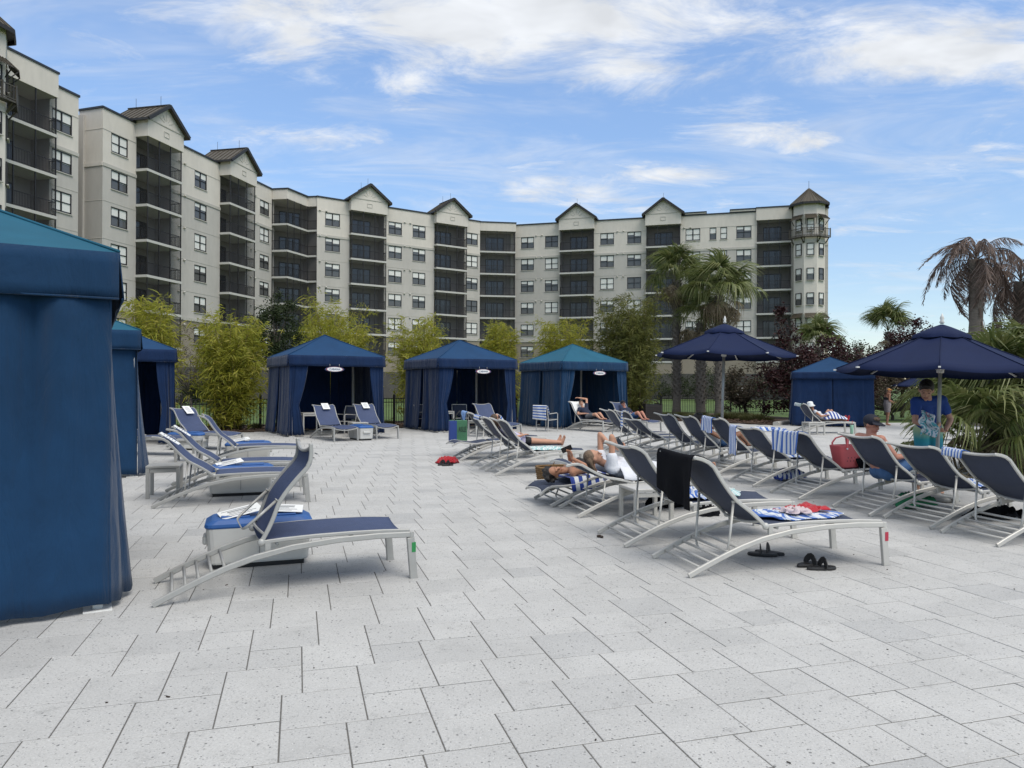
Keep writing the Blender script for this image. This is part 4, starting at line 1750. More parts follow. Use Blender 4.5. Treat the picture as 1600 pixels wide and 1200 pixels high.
def fan_palm(x, y, h, label, r=.17, n=26, nd=14, scale=1.0, lean=(0, 0), up=0.0, z=0.0, group='green fan palms'):
    T = empty('fan_palm', (x, y, z))
    tag(T, label, 'palm', group)
    palm_trunk(T, h, r, lean=lean)
    for i in range(n):
        a = i * 2.39996 + random.uniform(-.2, .2)
        el = R(random.uniform(-12, 22) + 62 * (i / n) + up)
        s = scale * random.uniform(.85, 1.1)
        o = link_mesh('frond', FANG[i % 3], T, (lean[0], lean[1], h + .12 * i / n), (random.uniform(-.3, .3), -el, a))
        o.scale = (s, s, s)
    for i in range(nd):
        a = i * 2.39996 + 1
        el = R(random.uniform(-68, -25))
        s = scale * random.uniform(.8, 1.0)
        o = link_mesh('dry_frond', FAND[i % 2], T, (lean[0], lean[1], h - .12 - .2 * random.random()), (random.uniform(-.3, .3), -el, a))
        o.scale = (s, s, s)
    return T


p1 = fan_palm(8.6, 38.2, 7.2, 'tall slim fan palm left of the pair, trunk bare below its crown', r=.20, n=24, nd=16, scale=1.05, up=-6)
p2 = fan_palm(10.2, 36.0, 6.1, 'full green fan palm right of the pair behind the navy umbrella', r=.21, n=30, nd=18, scale=1.2, up=-10)
p3 = fan_palm(9.6, 37.2, 4.9, 'shorter rough trunked fan palm between the two taller palms', r=.24, n=16, nd=26, scale=1.05)
fr = leaves(np.repeat(np.array([[.25, -.2, 6.9]]), 220, 0) + rng.normal(0, .10, (220, 3)) * np.array([1, 1, 2.6]), np.stack([rng.normal(0, .08, 220), rng.normal(0, .08, 220), -rng.uniform(.15, .4, 220)], -1),
            rng.normal(0, .014, (220, 3)))
soup('fruit_stalk', fr[0] - np.array([0, 0, .55]), fr[1], M['orange_fruit'], p1)
fan_palm(9.35, 13.9, 1.15, 'low sprawling fan palm at the right edge with drooping split leaves', r=.26, n=34, nd=18, scale=1.0, up=-6)
fan_palm(12.1, 17.2, 1.5, 'second fan palm rising behind the low one at the right edge', r=.22, n=30, nd=8, scale=1.05, up=0)
fan_palm(8.35, 13.1, .45, 'young fan palm with yellow green leaves beside the umbrella pole', r=.16, n=18, nd=10, scale=.8, up=0)
fan_palm(18.0, 43, 4.0, 'small green palm behind the burgundy shrub', r=.16, n=22, nd=4, scale=1.0, up=8)
fan_palm(22.6, 44, 5.0, 'small green palm behind the spiky burgundy shrub', r=.16, n=22, nd=2, scale=1.0, up=10)


def feather_frond(L, droop, seed, nl=46):
    rs = np.random.default_rng(seed)
    V, F = [], []
    pts = []
    for i in range(11):
        t = i / 10
        pts.append(np.array([L * (t - .22 * droop * t * t), 0, L * (.80 * t - droop * 1.0 * t * t)]))

    def strip(P, ws, side):
        n0 = len(V)
        for p, w in zip(P, ws):
            V.append(p - side * w)
            V.append(p + side * w)
        for i in range(len(P) - 1):
            F.append((n0 + 2 * i, n0 + 2 * i + 1, n0 + 2 * i + 3, n0 + 2 * i + 2))
    strip(pts, np.linspace(.035, .006, 11), np.array([0, 1, 0]))
    strip(pts, np.linspace(.025, .006, 11), np.array([0, 0, 1]))
    for i in range(nl):
        t = .16 + .84 * i / nl
        f = t * 10
        j = min(9, int(f))
        p = pts[j] + (pts[j + 1] - pts[j]) * (f - j)
        for sg in (-1, 1):
            ll = L * .30 * math.sin(PI * min(.97, t * .82 + .15)) * rs.uniform(.7, 1.15)
            d = np.array([.35 + rs.normal(0, .15), sg * .45 + rs.normal(0, .12), -.85 + rs.normal(0, .2)])
            d /= np.linalg.norm(d)
            q = p + d * ll * .5 + np.array([rs.normal(0, .02), rs.normal(0, .02), 0])
            e = p + d * ll + np.array([0, 0, -.12 * ll]) + rs.normal(0, .03, 3)
            sd = np.cross(d, [sg * .3, .2, .9])
            sd /= np.linalg.norm(sd)
            strip([p, q, e], (.010, .015, .003), sd)
    return np.array(V), np.array(F)


FEA = [frond_mesh('frond', *feather_frond(2.5, .95 + .25 * i, 40 + i, 52), M['palm_dead']) for i in range(3)]


def dead_palm(x, y, h, label, r, n, scale=1.0):
    T = empty('dead_palm', (x, y, 0))
    tag(T, label, 'palm', 'dead feather palms')
    palm_trunk(T, h, r, boots=False)
    for i in range(n):
        a = i * 2.39996 + random.uniform(-.3, .3)
        el = R(-62 + 108 * (i / n) ** 1.0 + random.uniform(-14, 14))
        s = scale * random.uniform(.75, 1.05)
        o = link_mesh('frond', FEA[i % 3], T, (0, 0, h - .25 + .35 * i / n), (random.uniform(-.2, .2), -el, a))
        o.scale = (s, s, s)
    sk = MB()
    for i in range(60):
        a = random.uniform(0, 2 * PI)
        z = h * random.uniform(.3, 1)
        c = Vector((r * math.cos(a), r * math.sin(a), z))
        sk.bar(c, c + Vector((math.cos(a) * .08, math.sin(a) * .08, -random.uniform(.15, .45))), .06, .012, up=(math.cos(a), math.sin(a), 0))
    sk.build('dry_sheath', M['palm_dead'], T)['kind'] = 'stuff'


dead_palm(16.8, 26.5, 6.3, 'brown dead feather palm with drooping fronds above the near umbrella', .23, 21)
dead_palm(18.9, 27.2, 5.6, 'brown dead feather palm cut by the right edge of the picture', .23, 21)


# ------------------------------------------------------------------ cabanas
CS = 3.1
CZ0, CZ1, CZ2 = 2.2, 2.53, 3.28


def curtain(parent, side, top, bot, tie=None, folds=5, amp=.045, out=.0, seed=0, m='navy_cloth', z0=.05, inset=.055, name='curtain', bulge=0.0, topfold=False, ramp=0.0):
    rs = random.Random(seed)
    nu, nv = max(14, folds * 8), 18
    ph = [rs.uniform(0, 6.28) for _ in range(4)]
    P = np.zeros((nu, nv, 3))
    for j in range(nv):
        s = j / (nv - 1)
        z = CZ0 + .1 + (z0 - CZ0 - .1) * s
        l = top[0] + (bot[0] - top[0]) * s
        r = top[1] + (bot[1] - top[1]) * s
        if tie:
            ts, tc, tw = tie
            if s < ts:
                k = (s / ts) ** 1.6
                l = top[0] + (tc - tw / 2 - top[0]) * k
                r = top[1] + (tc + tw / 2 - top[1]) * k
            else:
                k = ((s - ts) / (1 - ts)) ** .75
                l = tc - tw / 2 + (bot[0] - tc + tw / 2) * k
                r = tc + tw / 2 + (bot[1] - tc - tw / 2) * k
        w = max(.05, r - l)
        for i in range(nu):
            t = i / (nu - 1)
            a = amp * ((.35 + .65 * s) if not topfold else (1.0 - .72 * s)) * min(1.0, .35 + w * CS)
            if tie:
                a *= 1.25
            a *= min(1.0, .15 + s / .10)
            tw = t + .055 * math.sin(2 * PI * 1.7 * t + ph[1]) + .03 * math.sin(2 * PI * 3.3 * t + ph[3])
            mod = .55 + .45 * math.sin(2 * PI * 1.1 * t + ph[3] + .8 * s)
            f = a * (mod * math.sin(2 * PI * folds * tw + ph[0] + .5 * s) + .5 * mod * math.sin(2 * PI * folds * 1.63 * tw + ph[1] + s * 1.9) + .45 * math.sin(2 * PI * 1.3 * t + ph[2] + 1.5 * s))
            o = f + out * s ** 1.6 + bulge * math.sin(PI * t) * s + ramp * s ** 1.4 * t
            tt = (l + w * t) * CS
            if side == 'front':
                q = (tt, inset - o, z)
            elif side == 'back':
                q = (tt, CS - inset + o, z)
            elif side == 'left':
                q = (inset - o, tt, z)
            else:
                q = (CS - inset + o, tt, z)
            P[i, j] = (q[0], q[1], z + .012 * math.sin(2 * PI * folds * t + ph[3]) * s)
    return sheet(name, P, M[m], parent, thick=.006)


def lettering(body, size, m, parent):
    """flat letters as a mesh"""
    cu = bpy.data.curves.new('lettering', 'FONT')
    cu.body = body
    cu.size = size
    cu.align_x = 'CENTER'
    cu.align_y = 'CENTER'
    cu.extrude = .002
    t = bpy.data.objects.new('tmp', cu)
    COL.objects.link(t)
    dg = bpy.context.evaluated_depsgraph_get()
    me = bpy.data.meshes.new_from_object(t.evaluated_get(dg))
    me.materials.clear()
    me.materials.append(m)
    bpy.data.objects.remove(t)
    return link_mesh('lettering', me, parent)


def cabana_sign(parent, u):
    """hanging oval board under the front valance"""
    mb = MB()
    n = 28
    for (k, y, mi) in ((1.0, 0, 0), (.88, -.008, 1), (.80, -.012, 2)):
        ring = [(.31 * k * math.cos(2 * PI * i / n), .085 * k * math.sin(2 * PI * i / n)) for i in range(n)]
        vs = [(x, y - .006, z) for x, z in ring] + [(x, y + .012, z) for x, z in ring]
        fs = [tuple(range(n)), tuple(range(2 * n - 1, n - 1, -1))]
        fs += [(i, n + i, n + (i + 1) % n, (i + 1) % n) for i in range(n)]
        mb.add(vs, fs, mi)
    o = mb.build('sign', [M['sign_blue'], M['sign_red'], M['paper']], parent, (u, -.03, CZ0 - .10))
    t = lettering('CABANA', .085, M['sign_blue'], o)
    t.location = (0, -.022, 0)
    t.rotation_euler = (PI / 2, 0, 0)
    MB().tube([(-.15, 0, .08), (-.15, 0, .16)], .006, 5).tube([(.15, 0, .08), (.15, 0, .16)], .006, 5).build('hanger', M['frame'], o)


M['sign_blue'] = mat('sign_navy', (.03, .05, .14), .5)
M['sign_red'] = mat('sign_red', (.35, .06, .05), .5)


def cabana(fl, label, roof='roof_blue', val='navy_cloth', cloth='navy_cloth', rot=30, curtains=(), sign=None, zs=1.0):
    T = empty('cabana', (fl[0], fl[1], 0), R(rot))
    tag(T, label, 'cabana', 'canvas pool cabanas')
    T.scale = (1, 1, zs)
    h = CS / 2
    for (x, y) in ((.12, .12), (CS - .12, .12), (CS - .12, CS - .12), (.12, CS - .12)):
        MB().box((x, y, CZ1 / 2), (.065, .065, CZ1 - .01), bev=.006).build('post', M['white_paint'], T)
        MB().box((x, y, .008), (.18, .18, .012)).tube([(x + .06, y + .06, .012), (x + .06, y + .06, .026)], .01, 6).build('base_plate', M['white_paint'], T)
    fr = MB()
    for a, b in (((.12, .12), (CS - .12, .12)), ((CS - .12, .12), (CS - .12, CS - .12)), ((CS - .12, CS - .12), (.12, CS - .12)), ((.12, CS - .12), (.12, .12))):
        fr.bar((a[0], a[1], CZ0 + .14), (b[0], b[1], CZ0 + .14), .05, .05)
        fr.bar((a[0], a[1], CZ1 - .06), (h, h, CZ2 - .07), .04, .04)
    fr.build('roof_frame', M['white_paint'], T)
    # roof: four slightly sagging slopes
    rf = MB()
    n = 8
    for k in range(4):
        cs = [(0, 0), (CS, 0), (CS, CS), (0, CS)]
        a, b = Vector((*cs[k], CZ1)), Vector((*cs[(k + 1) % 4], CZ1))
        ap = Vector((h, h, CZ2))
        V, F = [], []
        for i in range(n + 1):
            s = i / n
            for j in range(n + 1):
                t = j / n
                p = a.lerp(b, t).lerp(ap, s)
                p.z -= .05 * math.sin(PI * s) * (.35 + .65 * math.sin(PI * t)) + .004 * math.sin(9 * t + 7 * s + k)
                V.append(p)
        for i in range(n):
            for j in range(n):
                q = i * (n + 1) + j
                F.append((q, q + 1, q + n + 2, q + n + 1))
        rf.add(V, F, 0, True)
        rf.tube([a.lerp(ap, s / 6) + Vector((0, 0, .006 - .016 * math.sin(PI * s / 6))) for s in range(7)], .012, 5)
    rf.build('canopy_roof', M[roof], T)
    for k in range(4):
        cs = [(0, 0), (CS, 0), (CS, CS), (0, CS)]
        a, b = Vector((*cs[k], 0)), Vector((*cs[(k + 1) % 4], 0))
        d = (b - a).normalized()
        nn = Vector((d.y, -d.x, 0))
        P = np.zeros((24, 5, 3))
        for i in range(24):
            t = i / 23
            for j in range(5):
                s = j / 4
                p = a.lerp(b, t) + nn * (.012 * math.sin(11 * t + k) * s + .02 * s)
                P[i, j] = (p.x, p.y, CZ1 - .003 + (CZ0 - CZ1) * s + .006 * math.sin(7 * t + 2 * k) * s)
        sheet('valance', P, M[val], T, thick=.008)
        MB().tube([a + nn * .022 + Vector((0, 0, CZ0)), b + nn * .022 + Vector((0, 0, CZ0))], .008, 5).build('valance_hem', M[val], T)
    for c in curtains:
        kw = dict(c[3]) if len(c) > 3 else {}
        kw.setdefault('m', cloth)
        curtain(T, c[0], c[1], c[2], **kw)
    if sign is not None:
        cabana_sign(T, sign * CS)
    return T


def open_set(seed):
    return [('front', (.013, .20), (.0, .17), dict(tie=(.60, .06, .10), folds=4, amp=.05, seed=seed)),
            ('front', (.84, .987), (.86, 1.0), dict(tie=(.60, .935, .09), folds=4, amp=.05, seed=seed + 1)),
            ('left', (.013, .46), (.0, .42), dict(folds=3, amp=.055, out=.10, seed=seed + 2)),
            ('left', (.50, .987), (.55, .99), dict(folds=3, amp=.055, out=.10, seed=seed + 3)),
            ('right', (.013, .987), (.01, .99), dict(folds=5, amp=.05, out=.05, seed=seed + 4)),
            ('back', (.03, .07), (.03, .08), dict(folds=1, seed=seed + 5)),
            ('back', (.105, .70), (.10, .70), dict(folds=6, seed=seed + 6)),
            ('back', (.705, .97), (.705, .97), dict(folds=4, seed=seed + 7))]


def closed_set(seed, bulge=.08, flare=.25):
    return [('front', (.014, .986), (.0, .985), dict(folds=5, amp=.085, out=.03, bulge=bulge, seed=seed, topfold=True)),
            ('right', (.012, .10), (.006, .15), dict(folds=2, amp=.022, out=.02, ramp=flare, seed=seed + 1)),
            ('right', (.88, .97), (.86, .99), dict(folds=3, amp=.04, seed=seed + 2)),
            ('left', (.03, .97), (.03, .97), dict(folds=7, seed=seed + 3)),
            ('back', (.03, .97), (.03, .97), dict(folds=7, seed=seed + 4))]


cabana((-5.46, 3.61), 'near blue cabana cut by the left edge of the picture, side curtain closed', 'roof_teal', 'blue_cloth', 'blue_cloth', curtains=closed_set(11, .09, .15))
cabana((-9.08, 11.05), 'closed blue cabana just behind the near left one', 'roof_teal', 'blue_cloth', 'blue_cloth', curtains=closed_set(31, .06, .22))
cabana((-11.65, 18.0), 'dark open cabana farthest along the left row', 'roof_blue', curtains=open_set(51))
cabana((-6.85, 22.4), 'open blue cabana left of the back three with two made up loungers in front', 'roof_blue', curtains=open_set(71), sign=.46)
cabana((-2.5, 24.75), 'open blue cabana in the middle of the back three', 'roof_blue', curtains=open_set(91), sign=.55)
cabana((1.85, 27.1), 'open cabana with a teal roof, right of the back three', 'roof_teal', 'blue_cloth', 'blue_cloth', curtains=open_set(111), sign=.55)
cabana((11.55, 30.2), 'closed dark blue cabana on the right behind the sunbathing family', 'roof_blue', rot=-20, zs=.88, curtains=[
    ('front', (.013, .495), (.0, .498), dict(folds=4, amp=.04, out=.08, seed=141)), ('front', (.505, .987), (.502, 1.0), dict(folds=4, amp=.04, out=.08, seed=142)),
    ('left', (.03, .97), (.03, .97), dict(folds=7, out=.08, seed=143)), ('right', (.03, .97), (.03, .97), dict(folds=7, out=.05, seed=144)), ('back', (.03, .97), (.03, .97), dict(folds=7, seed=145))])


# ------------------------------------------------------------------ umbrellas
def umbrella(x, y, rim, apex, D, label, tilt=(0, 0), rot=0.0, pole=True):
    T = empty('umbrella', (x, y, 0), rot)
    T.rotation_euler = (tilt[0], tilt[1], rot)
    tag(T, label, 'umbrella', 'navy market umbrellas')
    r = D / 2
    MB().tube([(0, 0, 0), (0, 0, apex - .03)], .026, 12).build('pole', M['frame_grey'], T)
    MB().lathe([(.30, 0), (.30, .05), (.27, .07), (.06, .08), (.045, .30), (.03, .31)], 20).build('base', M['frame_grey'], T)
    MB().lathe([(.028, -.06), (.05, -.05), (.05, .02), (.03, .05)], 12, (0, 0, rim + .02)).build('runner_hub', M['white_paint'], T)
    MB().lathe([(.02, 0), (.035, .02), (.02, .05), (.03, .08), (.012, .13), (.003, .15)], 10, (0, 0, apex + .02)).build('finial', M['white_paint'], T)
    cn = MB()
    rv = r * .20
    za = rim + (apex - rim) * .80
    for k in range(8):
        a0, a1 = 2 * PI * k / 8, 2 * PI * (k + 1) / 8
        V, F = [], []
        n, m = 8, 8
        for i in range(n + 1):
            s = i / n
            rr = rv * .8 + (r - rv * .8) * s
            zz = za + .0 - (za - rim) * (s ** .93)
            for j in range(m + 1):
                t = j / m
                p0 = Vector((rr * math.cos(a0), rr * math.sin(a0), zz))
                p1 = Vector((rr * math.cos(a1), rr * math.sin(a1), zz))
                p = p0.lerp(p1, t)
                p.z -= .035 * math.sin(PI * t) * s
                q = 1 - .02 * math.sin(PI * t) * s
                V.append((p.x * q, p.y * q, p.z))
        for i in range(n):
            for j in range(m):
                q = i * (m + 1) + j
                F.append((q, q + m + 1, q + m + 2, q + 1))
        # short hanging hem
        b = len(V)
        for j in range(m + 1):
            p = V[n * (m + 1) + j]
            V.append((p[0] * 1.002, p[1] * 1.002, p[2] - .045))
        for j in range(m):
            F.append((n * (m + 1) + j, b + j, b + j + 1, n * (m + 1) + j + 1))
        cn.add(V, F, 0, True)
        cn.tube([(rv * .8 * math.cos(a0), rv * .8 * math.sin(a0), za + .004)] + [(rr * math.cos(a0), rr * math.sin(a0), rim + (za - rim) * (1 - ((rr - rv * .8) / (r - rv * .8)) ** .93) + .006) for rr in np.linspace(rv, r, 5)], .006, 4)
    cn.build('canopy', M['umbrella'], T)
    cp = MB()
    N = 48
    V, F = [], []
    for i, (rr, zz) in enumerate(((.02, apex + .01), (rv * .5, apex - (apex - za) * .28), (rv, za + (apex - za) * .30), (rv * 1.42, za - .015), (rv * 1.46, za - .06))):
        for j in range(N):
            a = 2 * PI * j / N
            w = .018 * abs(math.sin(4 * a)) * (i / 4) if i > 1 else 0
            sc = 1 / math.cos(((a + PI / 8) % (PI / 4)) - PI / 8) * math.cos(PI / 8)
            V.append((rr * sc * math.cos(a), rr * sc * math.sin(a), zz - w))
    for i in range(4):
        for j in range(N):
            k = (j + 1) % N
            F.append((i * N + j, (i + 1) * N + j, (i + 1) * N + k, i * N + k))
    cp.add(V, F, 0, True)
    cp.build('vent_cap', M['umbrella'], T)
    rib = MB()
    rib.bar((.05, 0, za - .02), (r * .99, 0, rim - .022), .014, .022)
    rib.box((r * 1.0, 0, rim - .02), (.07, .03, .02))
    rm = rib.mesh('rib', M['white_paint'])
    st = MB().bar((.05, 0, rim + .02), (r * .55, 0, rim + (za - rim) * .47), .014, .02)
    sm = st.mesh('strut', M['white_paint'])
    for k in range(8):
        a = 2 * PI * k / 8
        o = link_mesh('rib', rm, T, (0, 0, 0), (0, 0, a))
        link_mesh('strut', sm, o)
    return T


umbrella(4.20, 14.7, 2.25, 2.86, 2.75, 'navy umbrella with white ribs standing at the foot of the middle loungers', (0, R(1.6)), .3)
umbrella(6.07, 10.47, 1.85, 2.50, 2.75, 'largest and nearest navy umbrella on the right beside the standing boy', (0, R(2.2)), .25)
umbrella(20.3, 36.0, 1.72, 2.35, 2.9, 'small distant navy umbrella seen beneath the nearest umbrella', (0, 0), .1)

# ------------------------------------------------------------------ loungers
ARC = [(0, .016), (.10, .064), (.22, .118), (.36, .178), (.50, .232), (.69, .290), (.97, .343), (1.32, .372), (1.65, .376), (1.925, .366)]
PIV = Vector((.74, 0, .395))
HW = .352


def arc_z(x):
    for (a, za), (b, zb) in zip(ARC, ARC[1:]):
        if a <= x <= b:
            return za + (zb - za) * (x - a) / (b - a)
    return ARC[-1][1]


def back_n(s):
    """profile of the backrest, offset along its front normal"""
    return .018 * math.sin(PI * min(1, s / .35)) - .045 * math.sin(PI * min(1, s / .74)) - (1.9 * (s - .70) ** 2 if s > .70 else 0)


def lounger_meshes(sl, fr):
    D = {}
    mb = MB().flat([(x, 0, z) for x, z in ARC], .030, .046)
    mb.box((1.925, 0, .367), (.034, .036, .05), bev=.004)
    D['side_rail'] = mb.mesh('side_rail', fr)
    D['leg'] = MB().bar((1.915, 0, .342), (1.945, 0, 0), .036, .062, up=(1, 0, 0), bev=.004).box((1.946, 0, .006), (.066, .038, .012)).mesh('leg', fr)
    D['rung'] = MB().tube([(0, -HW + .012, 0), (0, HW - .012, 0)], .0125, 8).mesh('rung', fr)
    sf = MB()
    for sg in (-1, 1):
        y = sg * (HW - .028)
        sf.flat([(.74, y, .395), (.90, y, .405), (1.15, y, .412), (1.45, y, .412), (1.70, y, .405), (1.915, y, .392)], .024, .030)
    sf.tube([(.86, -HW + .03, .375), (.86, HW - .03, .375)], .013, 8)
    sf.tube([(1.45, -HW + .03, .375), (1.45, HW - .03, .375)], .013, 8)
    D['seat_frame'] = sf.mesh('seat_frame', fr)
    pts = [(1.925, y, .372 - .055 * (1 - (y / HW) ** 2)) for y in np.linspace(-HW + .02, HW - .02, 11)]
    D['foot_bar'] = MB().flat([tuple(p) for p in pts], .022, .026).mesh('foot_bar', fr)
    br = MB().box((.79, 0, .345), (.04, .026, .10)).ball((.745, 0, .395), (.032, .022, .032), n=10, m=6)
    D['pivot_bracket'] = br.mesh('pivot_bracket', fr)

    # seat sling, with sag
    nx, ny = 22, 13
    P = np.zeros((nx, ny, 3))
    for i in range(nx):
        x = .745 + (1.918 - .745) * i / (nx - 1)
        for j in range(ny):
            y = (-1 + 2 * j / (ny - 1)) * (HW - .022)
            e = 1 - (y / (HW - .022)) ** 2
            zz = np.interp(x, [.74, .90, 1.15, 1.45, 1.70, 1.915], [.395, .405, .412, .412, .405, .392]) + .012
            end = max(0, (x - 1.6) / .32)
            P[i, j] = (x, y, zz - .022 * e - .035 * e * end ** 2)
    o = sheet('seat_sling', P, sl, thick=.006)
    D['seat_sling'] = o
    # backrest in its own frame: s runs along -x
    bf = MB()
    SS = np.linspace(0, .90, 16)
    for sg in (-1, 1):
        y = sg * (HW - .030)
        bf.flat([(-s, y, back_n(s)) for s in SS], .024, .032)
        bf.ball((-.90, y, back_n(.90)), (.016, .014, .018), n=8, m=5)
    tb = []
    for y in np.linspace(-HW + .035, HW - .035, 13):
        e = 1 - (y / (HW - .035)) ** 2
        s = .885 - .055 * e
        tb.append((-s, y, back_n(s) - .018 * e))
    bf.flat(tb, .024, .028)
    lb = []
    for y in np.linspace(-HW + .035, HW - .035, 13):
        e = 1 - (y / (HW - .035)) ** 2
        lb.append((-.07 - .0 * e, y, -.006 - .055 * e ** .8))
    bf.flat(lb, .020, .022)
    D['backrest'] = bf.mesh('backrest', fr)
    nx, ny = 22, 13
    P = np.zeros((nx, ny, 3))
    for i in range(nx):
        for j in range(ny):
            y = (-1 + 2 * j / (ny - 1)) * (HW - .022)
            e = 1 - (y / (HW - .022)) ** 2
            s = .035 + (.880 - .052 * e - .035) * i / (nx - 1)
            P[i, j] = (-s, y, back_n(s) + .012 - .030 * e)
    D['back_sling'] = sheet('back_sling', P, sl, thick=.006)
    pr = MB()
    w = HW - .055
    L = 1.0
    pts = [(0, -w, 0), (0, -w * .98, -.55), (0, -w * .94, -.86), (0, -w * .86, -.955), (0, -w * .70, -.995), (0, 0, -1.0),
           (0, w * .70, -.995), (0, w * .86, -.955), (0, w * .94, -.86), (0, w * .98, -.55), (0, w, 0)]
    pr.tube(pts, .0115, 8, up=(1, 0, 0))
    pr.ball((0, -w, 0), (.022, .018, .022), n=8, m=6).ball((0, w, 0), (.022, .018, .022), n=8, m=6)
    D['prop'] = pr.mesh('prop', fr)
    for k in ('seat_sling', 'back_sling'):
        ob = D[k]
        D[k] = ob.data
        bpy.data.objects.remove(ob)
    return D


LM = {False: lounger_meshes(M['sling'], M['frame']), True: lounger_meshes(M['sling_blue'], M['frame_grey'])}
LOUNGERS = {}


def lounger(key, tip, head, beta, label, blue=False, prop=None, group='sling sun loungers on the deck'):
    D = LM[blue]
    T = empty('sun_lounger', (tip[0], tip[1], 0), R(head))
    tag(T, label, 'sun lounger', group)
    for sg in (-1, 1):
        link_mesh('side_rail', D['side_rail'], T, (0, sg * HW, 0))
        link_mesh('leg', D['leg'], T, (0, sg * HW, 0))
        link_mesh('pivot_bracket', D['pivot_bracket'], T, (0, sg * (HW - .03), 0))
    for x in (.125, .215, .305, .395, .485):
        link_mesh('rung', D['rung'], T, (x, 0, arc_z(x) - .004))
    link_mesh('seat_frame', D['seat_frame'], T)
    link_mesh('foot_bar', D['foot_bar'], T)
    s_ = link_mesh('seat_sling', D['seat_sling'], T)
    b = link_mesh('backrest', D['backrest'], T, PIV, (0, R(beta), 0))
    s2 = link_mesh('back_sling', D['back_sling'], b)
    for o in (s_, s2):
        md = o.modifiers.new('solid', 'SOLIDIFY')
        md.thickness = .006
        md.offset = 0
    sa = .36
    za = PIV.z + sa * math.sin(R(beta)) + back_n(sa) * math.cos(R(beta))
    if prop is None:
        th = .10
        ln = max(.16, (za - .125) / math.cos(th))
    else:
        th, ln = R(prop[0]), prop[1]
    p = link_mesh('prop', D['prop'], b, (-sa, 0, back_n(sa) - .02), (0, th - R(beta), 0))
    p.scale = (1, 1, ln)
    Mx = Matrix.Translation((tip[0], tip[1], 0)) @ Matrix.Rotation(R(head), 4, 'Z')
    LOUNGERS[key] = (Mx, Mx @ Matrix.Translation(PIV) @ Matrix.Rotation(R(beta), 4, 'Y'), T, beta)
    return T


lounger('L1', (-2.72, 5.57), 25.2, 122, 'nearest lounger on the left, backrest folded forward, green tape on its leg', True, prop=(47, .36))
lounger('L2', (1.40, 6.465), 14, 47, 'nearest lounger on the right with towels on its seat and red tape on its leg')
lounger('L3', (1.03, 7.60), 15, 47, 'lounger just behind the nearest right one, backrest raised')
lounger('L4', (.42, 10.0), 16, -10, 'lounger laid flat under the curly haired woman', prop=(26, .26))
lounger('L5', (.715, 9.225), 15, 20, 'low reclined lounger under the woman in the white shirt')
lounger('L6', (-.39, 13.32), 17, 47, 'raised lounger in the middle with an aqua towel on its seat')
lounger('L7', (-.715, 14.33), 17, 47, 'raised lounger under the sunbather whose bare legs show')
lounger('L8', (-1.2, 15.95), 17, 0, 'empty lounger laid flat beside the red clothes')
lounger('L9', (-1.15, 17.0), 16, 46, 'raised lounger with a light blue towel and tote bag behind it')
RROW = [('R1', (4.80, 7.70), 41, 'raised lounger cut by the right edge, nearest of the right row'),
        ('R2', (4.635, 8.60), 41, 'second raised lounger of the right row, in front of the boy'),
        ('R3', (4.35, 9.40), 46, 'third raised lounger of the right row, under the man in the cap'),
        ('R4', (3.985, 10.70), 43, 'lounger of the right row holding the coral tote bag'),
        ('R5', (3.76, 12.02), 42, 'lounger of the right row with a towel folded over one side'),
        ('R6', (3.58, 13.50), 50, 'raised lounger of the right row with a towel over its top left corner'),
        ('R7', (3.26, 14.43), 50, 'lounger of the right row under the person holding a dark phone'),
        ('R8', (3.04, 15.38), 50, 'bare raised lounger of the right row, eighth from the right edge'),
        ('R9', (2.71, 16.83), 35, 'lower reclined lounger of the right row, ninth from the right edge'),
        ('R10', (2.51, 17.73), 48, 'far raised lounger of the right row with a towel on its right side'),
        ('R11', (2.28, 18.70), 48, 'farthest raised lounger at the left end of the right row')]
for k, t, b, lab in RROW:
    lounger(k, t, 13.3 + {'R2': 1.4, 'R3': -1.0, 'R5': 1.8, 'R6': -1.5, 'R8': 1.2, 'R10': -2.0}.get(k, 0), b, lab)
lounger('D1', (-4.74, 9.74), 18.5, 40, 'left side lounger with a white card, nearest behind the folded one', True)
lounger('D2', (-5.25, 11.2), 18.5, 41, 'left side lounger behind the second cooler', True)
lounger('D3', (-6.1, 14.1), 17, 48, 'left side lounger farther back before the lone bamboo', True)
lounger('D4', (-8.6, 18.9), -28, 47, 'lounger facing right before the dark open cabana, white card on its back', True)
lounger('D5', (-9.35, 16.9), -8, 40, 'lounger half hidden behind the second left cabana curtain', True)
lounger('E1', (-5.82, 22.37), -55, 47, 'left of two made up loungers before the first open cabana', True)
lounger('E2', (-4.82, 23.42), -55, 47, 'right of two made up loungers before the first open cabana', True)
lounger('E3', (2.25, 27.05), -52, 50, 'lounger under the reclining man at the teal cabana')
lounger('E4', (3.75, 26.9), -52, 50, 'lounger under the man in the dark cap at the teal cabana', True)
lounger('E5', (-1.1, 24.75), -55, 47, 'dark lounger inside the front of the middle open cabana', True)
lounger('F1', (9.95, 25.6), 3, 50, 'lounger under the family before the closed right cabana')
lounger('F2', (12.6, 22.6), -12, 42, 'empty white framed lounger on the far right behind the boy')


def bk(key, s, y, n):
    """point on a lounger's backrest"""
    return LOUNGERS[key][1] @ Vector((-s, y, back_n(max(0, min(.9, s))) + n))


def seat(key, x, y, z):
    return LOUNGERS[key][0] @ Vector((x, y, z))


def tape(key, col, name):
    m = mat(name, col, .6)
    T = LOUNGERS[key][2]
    MB().box((1.940, -HW, .262), (.034, .041, .080)).build('leg_tape', m, T)


LOUNGERS['L1'][2].children[[c.name.split('.')[0] for c in LOUNGERS['L1'][2].children].index('backrest')].scale = (.91, 1, 1)
tape('L1', (.02, .22, .06), 'green_tape')
tape('L2', (.42, .03, .06), 'red_tape')

